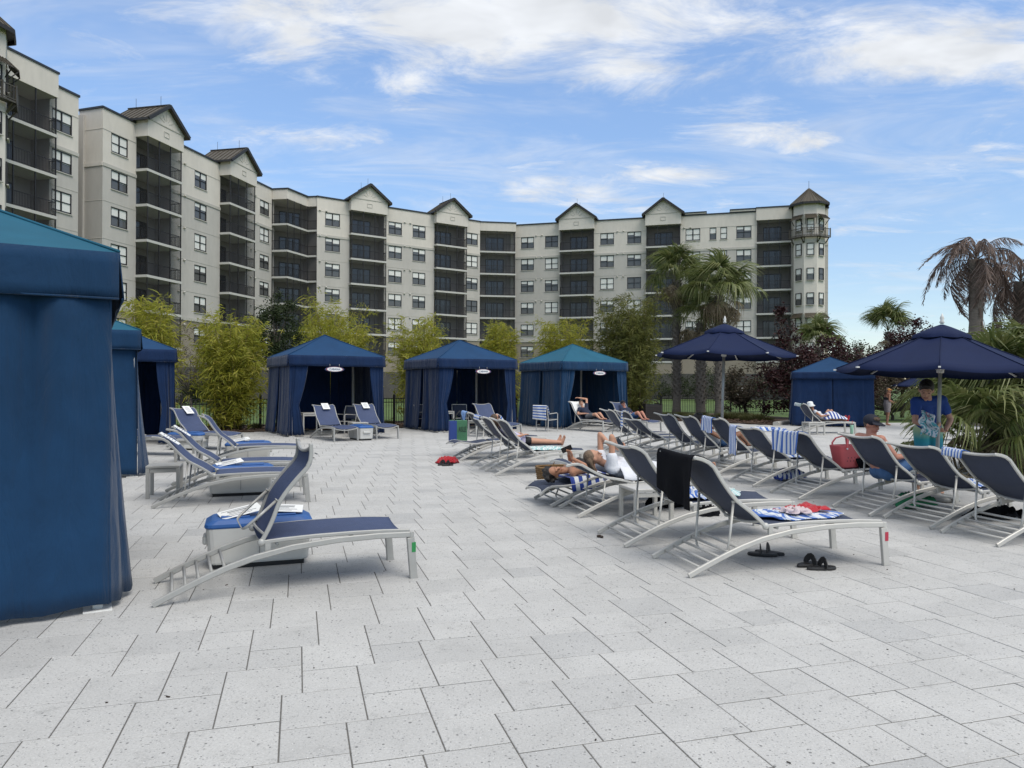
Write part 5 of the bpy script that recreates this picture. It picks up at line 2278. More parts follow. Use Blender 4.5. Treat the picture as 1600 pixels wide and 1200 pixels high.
# ------------------------------------------------------------------ towels
BLUE, WHITE, LB = (.050, .135, .44, 1), (.68, .70, .72, 1), (.20, .34, .60, 1)
M['t_stripe'] = stripe_mat('towel_blue_white', [(0, BLUE), (.42, WHITE), (.52, LB), (.62, WHITE)], 6.5)
M['t_wide'] = stripe_mat('towel_wide_stripe', [(0, (.03, .06, .28, 1)), (.5, WHITE)], 7)
M['t_fine'] = stripe_mat('towel_fine_stripe', [(0, BLUE), (.45, WHITE)], 9, axis=1)
M['t_aqua'] = stripe_mat('towel_aqua', [(0, (.30, .52, .52, 1)), (.4, (.70, .76, .75, 1)), (.7, (.20, .42, .46, 1)), (.8, (.68, .74, .74, 1))], 6)
M['t_green'] = stripe_mat('towel_green_white', [(0, (.10, .22, .15, 1)), (.35, WHITE), (.6, (.06, .12, .30, 1)), (.7, WHITE)], 5)
M['t_light'] = mat('towel_light_blue', (.13, .27, .55), .95, var=.15, vscale=12, bump=.4, bscale=160, sheen=.3)
M['t_black'] = mat('black_towel', (.005, .0055, .008), .95, var=.2, vscale=12, bump=.4, bscale=160, spec=.15)
M['t_red'] = mat('red_cloth', (.42, .012, .022), .9, var=.15, vscale=12, bump=.4, bscale=120, sheen=.2)
M['t_pink'] = mat('pale_pink_cloth', (.62, .52, .54), .9, var=.08, vscale=12, bump=.3, bscale=120)


def over_top(key, y0, y1, front, rear, m, label, name='beach_towel', seed=1, fold=.012, skew=0.0):
    """towel hung over the top bar of a backrest"""
    rs = random.Random(seed)
    nu, nv = 26, 30
    P = np.zeros((nu, nv, 3))
    ph = [rs.uniform(0, 6) for _ in range(4)]
    tot = front + rear
    M2 = LOUNGERS[key][1]
    for i in range(nu):
        t = i / (nu - 1)
        y = y0 + (y1 - y0) * t
        e = 1 - min(1, abs(y) / HW) ** 2
        stop = .895 - .055 * e
        for j in range(nv):
            q = -front + (front + rear * (1 + skew * (t - .5))) * j / (nv - 1)
            rip = fold * (math.sin(9 * t + ph[0]) + .6 * math.sin(17 * t + ph[1] + 2 * q))
            if q < 0:                       # lies on the sling
                s = stop + q
                p = M2 @ Vector((-s, y + .2 * rip, back_n(max(0, s)) + .030 - .02 * e + abs(rip) * .3))
            elif q < .06:                   # over the bar
                a = PI * q / .06
                p = M2 @ Vector((-stop - .028 * math.sin(a), y + .2 * rip, back_n(stop) - .018 * e + .030 * math.cos(a)))
            else:                           # hangs straight down behind
                b = M2 @ Vector((-stop, y, back_n(stop) - .018 * e - .030))
                back = (M2.to_3x3() @ Vector((0, 0, -1)))
                back.z = 0
                k = min(1, (q - .06) / .25)
                p = b + Vector((0, 0, -(q - .06))) + back * (.015 + rip * k * 1.4 + .01 * k)
                p += (M2.to_3x3() @ Vector((0, 1, 0))) * rip * .5 * k
                p.z += .012 * math.sin(6 * t + ph[2]) * k
            P[i, j] = p
    o = sheet(name, P, M[m], thick=.008)
    tag(o, label, 'towel', 'towels on the loungers')
    return o


def rumple(center, rz, w, l, m, label, name='beach_towel', seed=1, h=.05, cat='towel', group='towels on the loungers', base=None, nn=30):
    """crumpled cloth lying on a surface; base(x, y) gives its height"""
    rs = np.random.default_rng(seed)
    P = np.zeros((nn, nn, 3))
    ks = rs.normal(0, 1, (9, 2)) * 9
    ph = rs.uniform(0, 6.3, 9)
    am = rs.uniform(.3, 1, 9)
    for i in range(nn):
        for j in range(nn):
            u, v = -1 + 2 * i / (nn - 1), -1 + 2 * j / (nn - 1)
            wav = sum(a * math.sin(k[0] * u * .5 + k[1] * v * .5 + p) for a, k, p in zip(am, ks, ph)) / 3.2
            rid = (1 - abs(wav)) ** 2
            edge = 1 + .14 * math.sin(4 * math.atan2(v, u) + seed) + .08 * math.sin(7 * math.atan2(v, u) + 2 * seed)
            x = u * w / 2 * edge + .03 * math.sin(6 * v + seed)
            y = v * l / 2 * edge + .03 * math.sin(5 * u + seed)
            z = .006 + h * rid * (1 - .75 * max(abs(u), abs(v)) ** 4)
            ca, sa = math.cos(rz), math.sin(rz)
            X, Y = center[0] + x * ca - y * sa, center[1] + x * sa + y * ca
            P[i, j] = (X, Y, (center[2] if base is None else base(X, Y)) + z)
    o = sheet(name, P, M[m], thick=.006)
    tag(o, label, cat, group)
    return o


over_top('L2', -.27, .36, .10, .44, 't_black', 'black towel hung over the top corner of the nearest right lounger', seed=3, fold=.018, skew=-.25)
over_top('R4', -.29, .34, .12, .34, 't_stripe', 'blue and white striped towel across the top of the coral bag lounger', seed=4)
over_top('R5', .20, .34, .16, .50, 't_stripe', 'narrow folded striped towel down one side of a right row lounger', seed=5, fold=.006)
over_top('R6', .02, .33, .16, .30, 't_stripe', 'striped towel over the top left corner of a right row lounger', seed=6)
over_top('R10', -.33, -.12, .2, .42, 't_fine', 'striped towel on the right side of a far right row lounger', seed=7)
over_top('L9', .04, .33, .14, .32, 't_light', 'light blue towel hung over the lounger beside the tote bag', seed=8)
over_top('L7', .10, .34, .30, .10, 't_fine', 'small striped towel bunched on the corner of a middle lounger', seed=9)
over_top('F1', -.1, .33, .55, .12, 't_green', 'green and white striped towel over the back of the family lounger', seed=10)
over_top('R1', .12, .34, .60, .10, 't_stripe', 'striped towel lying down the inner side of the nearest right row lounger', seed=12)
over_top('E3', -.30, .30, .55, .06, 't_light', 'pale towel on the backrest behind the reclining man', seed=13).data.materials[0] = M['paper']


def s_center(key, x, y, z=.415):
    return tuple(seat(key, x, y, z))


rumple(s_center('L2', 1.28, .02), R(14), .78, .52, 't_stripe', 'crumpled blue and white striped towel on the nearest right lounger', seed=2, h=.045)
rumple(s_center('L2', 1.40, .05, .445), R(30), .40, .24, 't_red', 'red garment on top of the crumpled striped towel', 'red_garment', seed=5, h=.06, cat='clothing', group=None, nn=22)
rumple(s_center('L2', 1.20, -.06, .45), R(5), .20, .16, 't_pink', 'pale pink cloth beside the red garment', 'pink_cloth', seed=6, h=.06, cat='clothing', group=None, nn=20)
rumple(s_center('L3', 1.28, .10), R(20), .50, .36, 't_aqua', 'aqua striped towel heaped on the second right lounger', seed=8, h=.085)
rumple(s_center('L3', .98, .02), R(0), .36, .46, 't_stripe', 'blue and white towel bunched below the black towel', seed=9, h=.10)
rumple(s_center('L6', 1.05, -.05), R(10), .60, .42, 't_aqua', 'aqua towel heaped on the middle raised lounger', seed=10, h=.07)
rumple(s_center('R5', 1.00, .1), R(10), .5, .4, 't_stripe', 'striped towel heaped on a right row lounger seat', seed=11, h=.06)
rumple(s_center('R2', .95, .1), R(10), .4, .5, 't_stripe', 'striped towel bunched under the second right row backrest', seed=14, h=.08)
rumple((9.2, 26.6, 0), .2, 1.5, .5, 't_stripe', 'striped towels heaped on the deck left of the family', seed=15, h=.16, group=None)


# ------------------------------------------------------------------ small furniture
def table(x, y, rz, label, w=.50, h=.46, m='frame', d=None, grp='low side tables'):
    d = d or w
    T = empty('side_table', (x, y, 0), R(rz))
    tag(T, label, 'table', grp)
    MB().box((0, 0, h - .018), (w, d, .036), bev=.006).build('table_top', M[m], T)
    for sx in (-1, 1):
        for sy in (-1, 1):
            MB().box((sx * (w / 2 - .025), sy * (d / 2 - .025), (h - .037) / 2), (.048, .048, h - .037), bev=.005).build('leg', M[m], T)
    for sy in (-1, 1):
        MB().box((0, sy * (d / 2 - .025), h - .075), (w - .10, .02, .05)).build('apron', M[m], T)


table(-4.96, 10.47, 18, 'grey side table at the head of the left side loungers', w=.44, m='frame_grey')
table(1.62, 8.83, 14, 'white side table between two middle loungers', h=.40)
table(-6.75, 15.3, 17, 'grey side table beside the lounger before the lone bamboo', m='frame_grey')
table(-4.75, 22.6, 30, 'white side table between the two made up loungers', h=.46)
table(10.2, 24.75, 3, 'white side table in front of the family lounger', w=.56, h=.42)
table(-1.0, 23.2, 30, 'white side table before the middle cabana', h=.50, w=.6)
table(4.15, 25.4, 20, 'white side table between the two men at the teal cabana')


def dining_chair(x, y, rz, label):
    T = empty('sling_chair', (x, y, 0), R(rz))
    tag(T, label, 'chair', 'white framed sling chairs')
    w, d = .27, .26
    for sx in (-1, 1):
        MB().flat([(d, sx * w, 0), (d, sx * w, .62), (d - .05, sx * w, .65), (-d + .02, sx * w, .62)], .028, .028, up=(0, 1, 0)).build('arm_leg', M['frame'], T)
        MB().flat([(-d - .02, sx * w, 0), (-d, sx * w, .42), (-d - .05, sx * w, .70), (-d - .12, sx * w, .90)], .028, .028, up=(0, 1, 0)).build('back_post', M['frame'], T)
    fr = MB()
    for sx in (-1, 1):
        fr.bar((d, sx * (w - .02), .42), (-d, sx * (w - .02), .40), .022, .026)
    fr.bar((d, -w, .42), (d, w, .42), .022, .026)
    fr.bar((-d - .12, -w, .90), (-d - .12, w, .90), .026, .026)
    fr.bar((-d - .02, -w, .48), (-d - .02, w, .48), .022, .024)
    fr.build('chair_frame', M['frame'], T)
    P = np.array([[(x_, y_, .425 - .02 * (1 - (y_ / w) ** 2)) for y_ in np.linspace(-w + .03, w - .03, 7)] for x_ in np.linspace(-d, d, 7)])
    sheet('seat_sling', P, M['sling'], T, thick=.006)
    P = np.array([[(-d - .005 - .115 * t, y_, .47 + .42 * t) for y_ in np.linspace(-w + .02, w - .02, 7)] for t in np.linspace(0, 1, 7)])
    sheet('back_sling', P, M['sling'], T, thick=.006)
    return T


dining_chair(1.25, 26.0, 48, 'white framed chair with a striped towel before the teal cabana')
dining_chair(-5.55, 24.2, -120, 'white framed chair inside the first open cabana')
dining_chair(-3.1, 26.6, -40, 'white framed chair inside the middle cabana on its left')
dining_chair(-1.9, 26.9, -80, 'white framed chair inside the middle cabana at its centre')
table(-6.45, 23.4, 30, 'tall white table just inside the first open cabana', w=.62, h=.72, grp='tall cabana tables')
table(-2.55, 26.1, 30, 'tall white table inside the middle cabana', w=.75, h=.70, grp='tall cabana tables')


def chair_towel():
    Mx = Matrix.Translation((1.25, 26.0, 0)) @ Matrix.Rotation(R(48), 4, 'Z')
    P = np.zeros((20, 26, 3))
    for i in range(20):
        y = -.31 + .62 * i / 19
        for j in range(26):
            q = j / 25
            if q < .35:
                x, z = -.26 - .12 * (q / .35) + .02, .62 + .30 * (q / .35)
            elif q < .42:
                x, z = -.38 - .05 * (q - .35) / .07, .925
            else:
                x, z = -.435 + .012 * math.sin(9 * y + 4), .92 - .52 * (q - .42) / .58
            P[i, j] = Mx @ Vector((x + .006 * math.sin(20 * y + 6 * q), y * (1 + .03 * math.sin(7 * q)), z + .1 * (y + .3) * (q > .42) * (q - .42)))
    o = sheet('beach_towel', P, M['t_fine'], thick=.008)
    tag(o, 'blue and white striped towel over the chair before the teal cabana', 'towel', 'towels on the loungers')


chair_towel()


def cooler(x, y, rz, label, cards=True, w=.88, d=.44):
    T = empty('cooler', (x, y, 0), R(rz))
    tag(T, label, 'cooler', 'white coolers with blue lids')
    b = MB()
    rings = [(.045, .93), (.06, .95), (.20, .97), (.355, 1.0)]
    vs, fs = [], []
    sec = []
    k = .06
    for (sx, sy) in ((1, 1), (-1, 1), (-1, -1), (1, -1)):
        for t in range(4):
            a = {(1, 1): 0, (-1, 1): 90, (-1, -1): 180, (1, -1): 270}[(sx, sy)] + t * 30
            sec.append((sx * (w / 2 - k) + k * math.cos(R(a)), sy * (d / 2 - k) + k * math.sin(R(a))))
    n = len(sec)
    for z, s in rings:
        vs += [(p[0] * s, p[1] * s, z) for p in sec]
    for i in range(len(rings) - 1):
        for j in range(n):
            q = (j + 1) % n
            fs.append((i * n + j, i * n + q, (i + 1) * n + q, (i + 1) * n + j))
    fs.append(tuple(range(n - 1, -1, -1)))
    fs.append(tuple((len(rings) - 1) * n + j for j in range(n)))
    b.add(vs, fs, 0)
    b.build('body', M['cooler'], T)
    MB().box((0, 0, .026), (w * .86, d * .80, .05)).build('base', M['rubber'], T)
    lid = MB()
    vs, fs = [], []
    for z, s in ((.357, 1.01), (.370, 1.03), (.392, 1.02), (.424, .90), (.430, .84)):
        vs += [(p[0] * s, p[1] * s, z) for p in sec]
    for i in range(4):
        for j in range(n):
            q = (j + 1) % n
            fs.append((i * n + j, i * n + q, (i + 1) * n + q, (i + 1) * n + j))
    fs.append(tuple(range(n - 1, -1, -1)))
    fs.append(tuple(4 * n + j for j in range(n)))
    lid.add(vs, fs, 0)
    lid.box((-.2, 0, .437), (.24, .26, .014), bev=.004).box((.16, 0, .437), (.30, .26, .014), bev=.004)
    lo = lid.build('lid', M['lid'], T)
    for sx in (-1, 1):
        MB().box((sx * (w / 2 + .005), 0, .24), (.05, .22, .07), bev=.012).build('handle', M['cooler'], T)
    for sy in (-1, 1):
        MB().tube([(-w / 2 + .10, sy * (d / 2 - .10) - .02, .05), (-w / 2 + .10, sy * (d / 2 - .10) + .02, .05)], .05, 14, up=(1, 0, 0)).build('wheel', M['rubber'], T)
    MB().box((0, -d / 2 * .985 - .001, .22), (.006, .006, .26)).build('seam', M['print'], T)
    if cards:
        Mx = T.matrix_basis
        for i, (cx, cy, a) in enumerate(((-.16, -.02, .25), (.20, .02, -.1))[:2 if cards == 2 else 1]):
            C = empty('paper_sign', (0, 0, 0))
            p = Matrix.Translation((x, y, 0)) @ Matrix.Rotation(R(rz), 4, 'Z') @ Vector((cx, cy, .470 + .004 * i))
            C.location = p
            C.rotation_euler = (R(8), R(-10 if i == 0 else 4), R(rz) + a)
            tag(C, 'white printed card lying on %s of the %s' % (('the left', 'the right')[i] if cards == 2 else 'the lid', label), 'sign', 'white printed cards')
            C['label'] = ('left' if i == 0 else 'right') + ' printed card on the lid of the ' + label if cards == 2 else 'printed card on the ' + label
            MB().box((0, 0, 0), (.36, .22, .003)).build('card', M['paper'], C)
            pr = MB()
            for k2 in range(5):
                pr.box((-.02 + .02 * (k2 % 2), .07 - .035 * k2, .0022), (.26 - .05 * (k2 % 3), .010 + .012 * (k2 == 1), .0012))
            pr.build('print_lines', M['print'], C)['kind'] = 'stuff'


cooler(-2.28, 6.62, 20, 'cooler behind the nearest left lounger', 2)
cooler(-3.96, 10.72, 18.5, 'cooler between two left side loungers')
cooler(-5.45, 15.15, 17, 'cooler before the lone bamboo')
cooler(-4.45, 21.55, -55, 'cooler between the made up loungers', cards=False)
cooler(-7.95, 18.0, -10, 'cooler beside the dark open cabana', cards=False)


def card_on_back(key, y, s, label, w=.22, l=.28):
    Mx = LOUNGERS[key][1]
    C = empty('paper_sign')
    mid = Mx @ Vector((-s, y, back_n(s) + .022))
    t = (Mx @ Vector((-s - .1, y, back_n(s + .1)))) - (Mx @ Vector((-s + .1, y, back_n(s - .1))))
    t.normalize()
    sd = Mx.to_3x3() @ Vector((0, 1, 0))
    nn = sd.cross(t)
    if nn.z < 0:
        nn = -nn
    rm = Matrix((sd, nn.cross(sd), nn)).transposed().to_4x4()
    C.matrix_world = Matrix.Translation(mid) @ rm
    tag(C, label, 'sign', 'white printed cards')
    MB().box((0, 0, 0), (w, l, .003)).build('card', M['paper'], C)
    pr = MB()
    for k2 in range(5):
        pr.box((0, l * .3 - .04 * k2, .0022), (.10 + .03 * (k2 % 3), .010, .0012))
    pr.build('print_lines', M['print'], C)['kind'] = 'stuff'


card_on_back('D1', -.10, .74, 'white card strapped on the left side lounger nearest behind the folded one')
card_on_back('D2', -.05, .74, 'white card on the left side lounger behind the second cooler')
card_on_back('D4', .08, .74, 'white card on the lounger before the dark open cabana')
card_on_back('E1', .04, .76, 'white card on the left of the two made up loungers')
card_on_back('E2', .04, .76, 'white card on the right of the two made up loungers')
card_on_back('L1', -.2, .66, 'small white card on the backrest of the folded forward lounger', .12, .12)


# ------------------------------------------------------------------ bags, shoes and small things
def flipflop(T, x, y, a, m=None):
    pts = []
    for i in range(18):
        t = 2 * PI * i / 18
        u, v = math.cos(t), math.sin(t)
        pts.append((u * .135, v * (.048 + .010 * u)))
    o = MB()
    n = len(pts)
    vs = [(p[0], p[1], .003) for p in pts] + [(p[0] * 1.03, p[1] * 1.05, .016) for p in pts] + [(p[0] * .97, p[1] * .95, .030) for p in pts]
    fs = [tuple(range(n - 1, -1, -1)), tuple(2 * n + i for i in range(n))]
    for k in range(2):
        fs += [(k * n + i, k * n + (i + 1) % n, (k + 1) * n + (i + 1) % n, (k + 1) * n + i) for i in range(n)]
    o.add(vs, fs)
    s = o.build('sole', M['rubber'], T, (x, y, 0), (0, 0, a))
    st = MB()
    st.flat([(.01, -.052, .02), (.015, -.045, .055), (.02, -.02, .082), (.022, 0, .088), (.02, .02, .082), (.015, .045, .055), (.01, .052, .02)], .055, .008, up=(1, 0, 0))
    st.build('strap', M['rubber'], T, (x, y, 0), (0, 0, a))


def shoes(x, y, a, label, sep=.11):
    T = empty('sandals', (x, y, 0))
    tag(T, label, 'sandals')
    flipflop(T, 0, 0, a)
    flipflop(T, sep * -math.sin(a) - .04, sep * math.cos(a) + .02, a + .25)


shoes(2.72, 6.42, R(8), 'pair of black sandals on the pavers in front of the nearest right lounger')
shoes(2.47, 7.0, R(150), 'black sandals under the nearest right lounger', .1)
shoes(-1.28, 14.6, R(40), 'brown sandals beside the red clothes')
rumple((-1.33, 15.05, 0), .4, .42, .30, 't_red', 'red clothes dropped on the pavers beside the flat lounger', 'red_clothes', seed=21, h=.15, cat='clothing', group=None)
rumple((2.05, 9.75, 0), .3, .42, .34, 't_black', 'black bag slumped under the white shirt lounger', 'black_bag', seed=22, h=.2, cat='bag', group=None)
rumple((2.45, 9.1, 0), .3, .22, .18, 't_black', 'small black pouch beside the white side table', 'black_pouch', seed=23, h=.14, cat='bag', group=None)
rumple((6.0, 9.0, 0), .3, .55, .34, 't_black', 'black bag on the deck under the second right row lounger', 'black_bag', seed=24, h=.16, cat='bag', group=None)
rumple((4.75, 12.55, 0), .2, .42, .3, 't_wide', 'dark striped bag under a right row lounger', 'striped_bag', seed=25, h=.22, cat='bag', group=None)
M['green_cloth'] = mat('green_cloth', (.02, .20, .09), .8, var=.15, vscale=9, bump=.3, bscale=90)
rumple((5.35, 9.75, 0), .2, .46, .30, 'green_cloth', 'green bag on the deck under the third right row lounger', 'green_bag', seed=26, h=.22, cat='bag', group=None)


def coral_tote():
    m = mat('coral_rubber', (.70, .135, .14), .5, var=.06, vscale=5)
    p = seat('R4', .98, -.10, .415)
    T = empty('tote_bag', p, R(20))
    tag(T, 'coral pink rubber tote bag standing on a right row lounger', 'bag')
    mb = MB()
    n = 20
    prof = [(0.0, .165, .085), (.02, .18, .10), (.30, .235, .135), (.33, .24, .14), (.335, .225, .125), (.03, .165, .085)]
    vs, fs = [], []
    for z, a, b in prof:
        for i in range(n):
            t = 2 * PI * i / n
            c, s = math.cos(t), math.sin(t)
            e = .35
            vs.append((a * math.copysign(abs(c) ** e, c), b * math.copysign(abs(s) ** e, s), z))
    for k in range(len(prof) - 1):
        fs += [(k * n + i, k * n + (i + 1) % n, (k + 1) * n + (i + 1) % n, (k + 1) * n + i) for i in range(n)]
    fs.append(tuple(range(n - 1, -1, -1)))
    fs.append(tuple((len(prof) - 1) * n + i for i in range(n)))
    mb.add(vs, fs, 0)
    mb.build('tub', m, T)
    for sy in (-1, 1):
        MB().flat([(-.14, sy * .135, .28), (-.135, sy * .15, .36), (-.10, sy * .12, .43), (0, sy * .09, .46), (.10, sy * .12, .43), (.135, sy * .15, .36), (.14, sy * .135, .28)], .014, .030, up=(0, 1, 0)).build('handle', m, T)
        for sx in (-1, 1):
            MB().ball((sx * .14, sy * .148, .29), .014, n=8, m=6).build('rivet', M['paper'], T)
    h = MB()
    for i in range(5):
        for j in range(3):
            h.ball((-.12 + .06 * i + .03 * (j % 2), -.128 - .0 * j + .012 * (2 - j), .20 - .045 * j), (.008, .006, .008), n=6, m=4)
    h.build('hole_row', M['rubber'], T)['kind'] = 'stuff'


coral_tote()
hat = MB()
hat.lathe([(.17, 0), (.19, .008), (.12, .02), (.105, .06), (.095, .12), (.05, .145), (0.002, .15)], 20)
ho = hat.build('sun_hat', M['t_black'], None, tuple(seat('R4', 1.22, -.16, .52)), (R(70), 0, R(30)))
tag(ho, 'black round hat leaning beside the coral tote bag', 'hat')


def blue_tote():
    T = empty('shopping_bag', (-1.22, 16.58, .34), R(15))
    tag(T, 'blue and green shopping bag hanging behind the lounger with the light blue towel', 'bag')
    mb = MB()
    mb.box((.0, 0, .24), (.40, .16, .48), bev=.01)
    o = mb.build('sack', mat('bag_green', (.05, .16, .08), .6, var=.25, vscale=5), T)
    MB().box((-.118, 0, .24), (.168, .168, .472), bev=.01).build('blue_side', mat('bag_blue', (.02, .05, .22), .6, var=.1), T)
    t = lettering('ASLE', .11, M['rubber'], T)
    t.location = (.085, -.0835, .27)
    t.rotation_euler = (PI / 2, 0, 0)
    t.scale = (.75, 1.5, 1)
    for sy in (-1, 1):
        MB().tube([(-.1, sy * .07, .47), (-.04, sy * .05, .60), (.04, sy * .02, .69), (.06, sy * .05, .60), (.1, sy * .07, .47)], .008, 6).build('strap', M['rubber'], T)


blue_tote()


def woven_basket():
    T = empty('woven_basket', (.75, 12.0, 0), R(15))
    tag(T, 'brown woven basket under the flat lounger of the curly haired woman', 'basket')
    m = mat('wicker', (.20, .115, .045), .85, var=.35, vscale=18, bump=.8, bscale=50)
    mb = MB()
    for k in range(9):
        z = .02 + .032 * k
        s = 1 + .015 * k
        pts = []
        for i in range(28):
            t = 2 * PI * i / 28
            c, q = math.cos(t), math.sin(t)
            pts.append(((.30 + .006 * (i % 2)) * s * math.copysign(abs(c) ** .5, c), (.20 + .006 * (i % 2)) * s * math.copysign(abs(q) ** .5, q), z))
        mb.tube(pts, .017, 5, closed=True)
    mb.box((0, 0, .02), (.5, .3, .03))
    mb.build('weave', m, T)
    MB().flat([(-.16, -.21, .27), (-.12, -.22, .40), (.12, -.22, .40), (.16, -.21, .27)], .02, .012).build('handle', m, T)


woven_basket()


def slat_bin():
    T = empty('slatted_bin', (6.25, 33.0, 0), R(20))
    tag(T, 'dark slatted litter bin with an arched top beside the dark bamboo', 'bin')
    m = mat('dark_slats', (.022, .018, .017), .7, var=.15)
    for z in np.linspace(.1, .72, 8):
        MB().box((0, -.30, z), (.78, .03, .062)).build('slat', m, T)
    for sx in (-1, 1):
        MB().box((sx * .40, 0, .42), (.05, .62, .84)).build('side_panel', m, T)
    MB().box((0, .02, .41), (.74, .56, .78)).build('liner', M['rubber'], T)
    MB().flat([(-.40, 0, .84), (-.30, 0, .96), (0, 0, 1.02), (.30, 0, .96), (.40, 0, .84)], .05, .04, up=(0, 1, 0)).build('arch', m, T)


slat_bin()
sg = empty('notice_sign', (13.2, 42.45, 0), R(18))
tag(sg, 'small white notice plate fixed to the black fence', 'sign')
MB().box((0, -.06, 1.32), (.42, .012, .55), bev=.004).build('plate', M['paper'], sg)
MB().box((0, -.068, 1.42), (.26, .004, .05)).box((0, -.068, 1.28), (.2, .004, .05)).build('print', M['print'], sg)
MB().box((0, -.03, .8), (.04, .04, 1.55)).build('post', M['black'], sg)
can = empty('drink_can', tuple(seat('F1', 1.72, -.52, 0)))
tag(can, 'green and white drink cup standing by the foot of the family lounger', 'cup')
MB().lathe([(.035, 0), (.05, .02), (.06, .30), (.055, .31)], 12).build('cup', mat('cup_green', (.25, .45, .33), .4), can)
MB().tube([(0, 0, .3), (.02, 0, .45)], .008, 5).build('straw', M['t_red'], can)


def litter():
    rs = random.Random(4)
    mb = MB()
    for _ in range(60):
        x, y = rs.uniform(-3, 5), rs.uniform(3, 14)
        a = rs.uniform(0, 3)
        l, w = rs.uniform(.006, .02), rs.uniform(.004, .009)
        z = .004
        mb.box((x, y, z), (l, w, .004), rot=(rs.uniform(-.3, .3), rs.uniform(-.3, .3), a))
    mb.ball((.93, 7.75, .014), (.03, .022, .016), n=7, m=5)
    mb.ball((.955, 7.72, .012), (.018, .02, .014), n=7, m=5)
    o = mb.build('leaf_litter', mat('litter', (.035, .024, .018), .9, var=.5, vscale=3))
    tag(o, 'tiny scraps of dry leaf scattered over the pavers', 'litter', kind='stuff')


litter()

# ------------------------------------------------------------------ people
M['skin'] = mat('skin_fair', (.50, .27, .18), .5, var=.08, vscale=14, spec=.35)
M['skin_tan'] = mat('skin_tanned', (.40, .20, .125), .5, var=.08, vscale=14, spec=.35)
M['skin_red'] = mat('skin_flushed', (.47, .215, .15), .5, var=.10, vscale=10, spec=.35)
M['hair_dark'] = mat('hair_dark', (.012, .009, .008), .5, var=.3, vscale=40, bump=.8, bscale=60)
M['hair_brown'] = mat('hair_brown', (.075, .045, .026), .55, var=.35, vscale=40, bump=.8, bscale=60)
M['hair_light'] = mat('hair_light_brown', (.16, .105, .065), .55, var=.35, vscale=40, bump=.8, bscale=60)
M['eye'] = mat('eye_dark', (.02, .015, .012), .3)
M['lip'] = mat('lip', (.30, .10, .085), .5)
M['c_black'] = mat('black_swimwear', (.010, .010, .013), .7, bump=.2)
M['c_navy'] = mat('navy_tshirt', (.012, .018, .042), .9, var=.1, bump=.4, bscale=30)
M['c_white'] = mat('white_shirt', (.66, .67, .71), .9, var=.05, bump=.5, bscale=24)
M['c_lilac'] = mat('lilac_top', (.50, .46, .60), .9, var=.06, bump=.5, bscale=24)
M['c_grey'] = mat('grey_shorts', (.12, .12, .13), .9, var=.12, bump=.3)
M['c_blue'] = mat('royal_blue_tshirt', (.016, .055, .24), .85, var=.1, bump=.4, bscale=26)
M['c_blueshort'] = mat('blue_shorts', (.05, .12, .26), .85, var=.2, vscale=9)
M['c_wrap'] = mat('patterned_wrap', (.35, .30, .29), .85, var=.35, vscale=26)
M['cap_navy'] = mat('navy_cap', (.012, .014, .026), .8, bump=.3)
M['visor'] = mat('orange_visor', (.60, .26, .05), .7)
M['phone'] = mat('phone_black', (.008, .008, .009), .2)


def gradient_mat(name, stops):
    m = bpy.data.materials.new(name)
    m.use_nodes = True
    nt = m.node_tree
    b = nt.nodes['Principled BSDF']
    b.inputs['Roughness'].default_value = .85
    tc = nt.nodes.new('ShaderNodeTexCoord')
    sp = nt.nodes.new('ShaderNodeSeparateXYZ')
    nt.links.new(tc.outputs['Generated'], sp.inputs[0])
    cr = nt.nodes.new('ShaderNodeValToRGB')
    el = cr.color_ramp.elements
    while len(el) < len(stops):
        el.new(.5)
    for i, (p, c) in enumerate(stops):
        el[i].position = p
        el[i].color = (*c, 1)
    nt.links.new(sp.outputs[2], cr.inputs[0])
    nt.links.new(cr.outputs[0], b.inputs['Base Color'])
    return m


M['c_surf'] = gradient_mat('surf_shorts_print', [(0, (.02, .12, .30)), (.45, (.03, .30, .34)), (.7, (.35, .50, .30)), (.95, (.62, .60, .32))])


def fuse(name, mb, m, parent, voxel=.012, smooth=3):
    """one continuous skin over overlapping shapes"""
    o = mb.build('tmp', m)
    r = o.modifiers.new('r', 'REMESH')
    r.mode = 'VOXEL'
    r.voxel_size = voxel
    r.use_smooth_shade = True
    if smooth:
        s = o.modifiers.new('s', 'SMOOTH')
        s.factor = .5
        s.iterations = smooth
    dg = bpy.context.evaluated_depsgraph_get()
    ev = o.evaluated_get(dg)
    me = bpy.data.meshes.new_from_object(ev)
    me.name = name
    if not me.materials:
        me.materials.append(m)
    old = o.data
    bpy.data.objects.remove(o)
    bpy.data.meshes.remove(old)
    return link_mesh(name, me, parent)


def basis(f, u):
    f = Vector(f).normalized()
    u = Vector(u)
    r = f.cross(u).normalized()
    u = r.cross(f).normalized()
    return Matrix((r, f, u)).transposed()        # local x right, y forward, z up


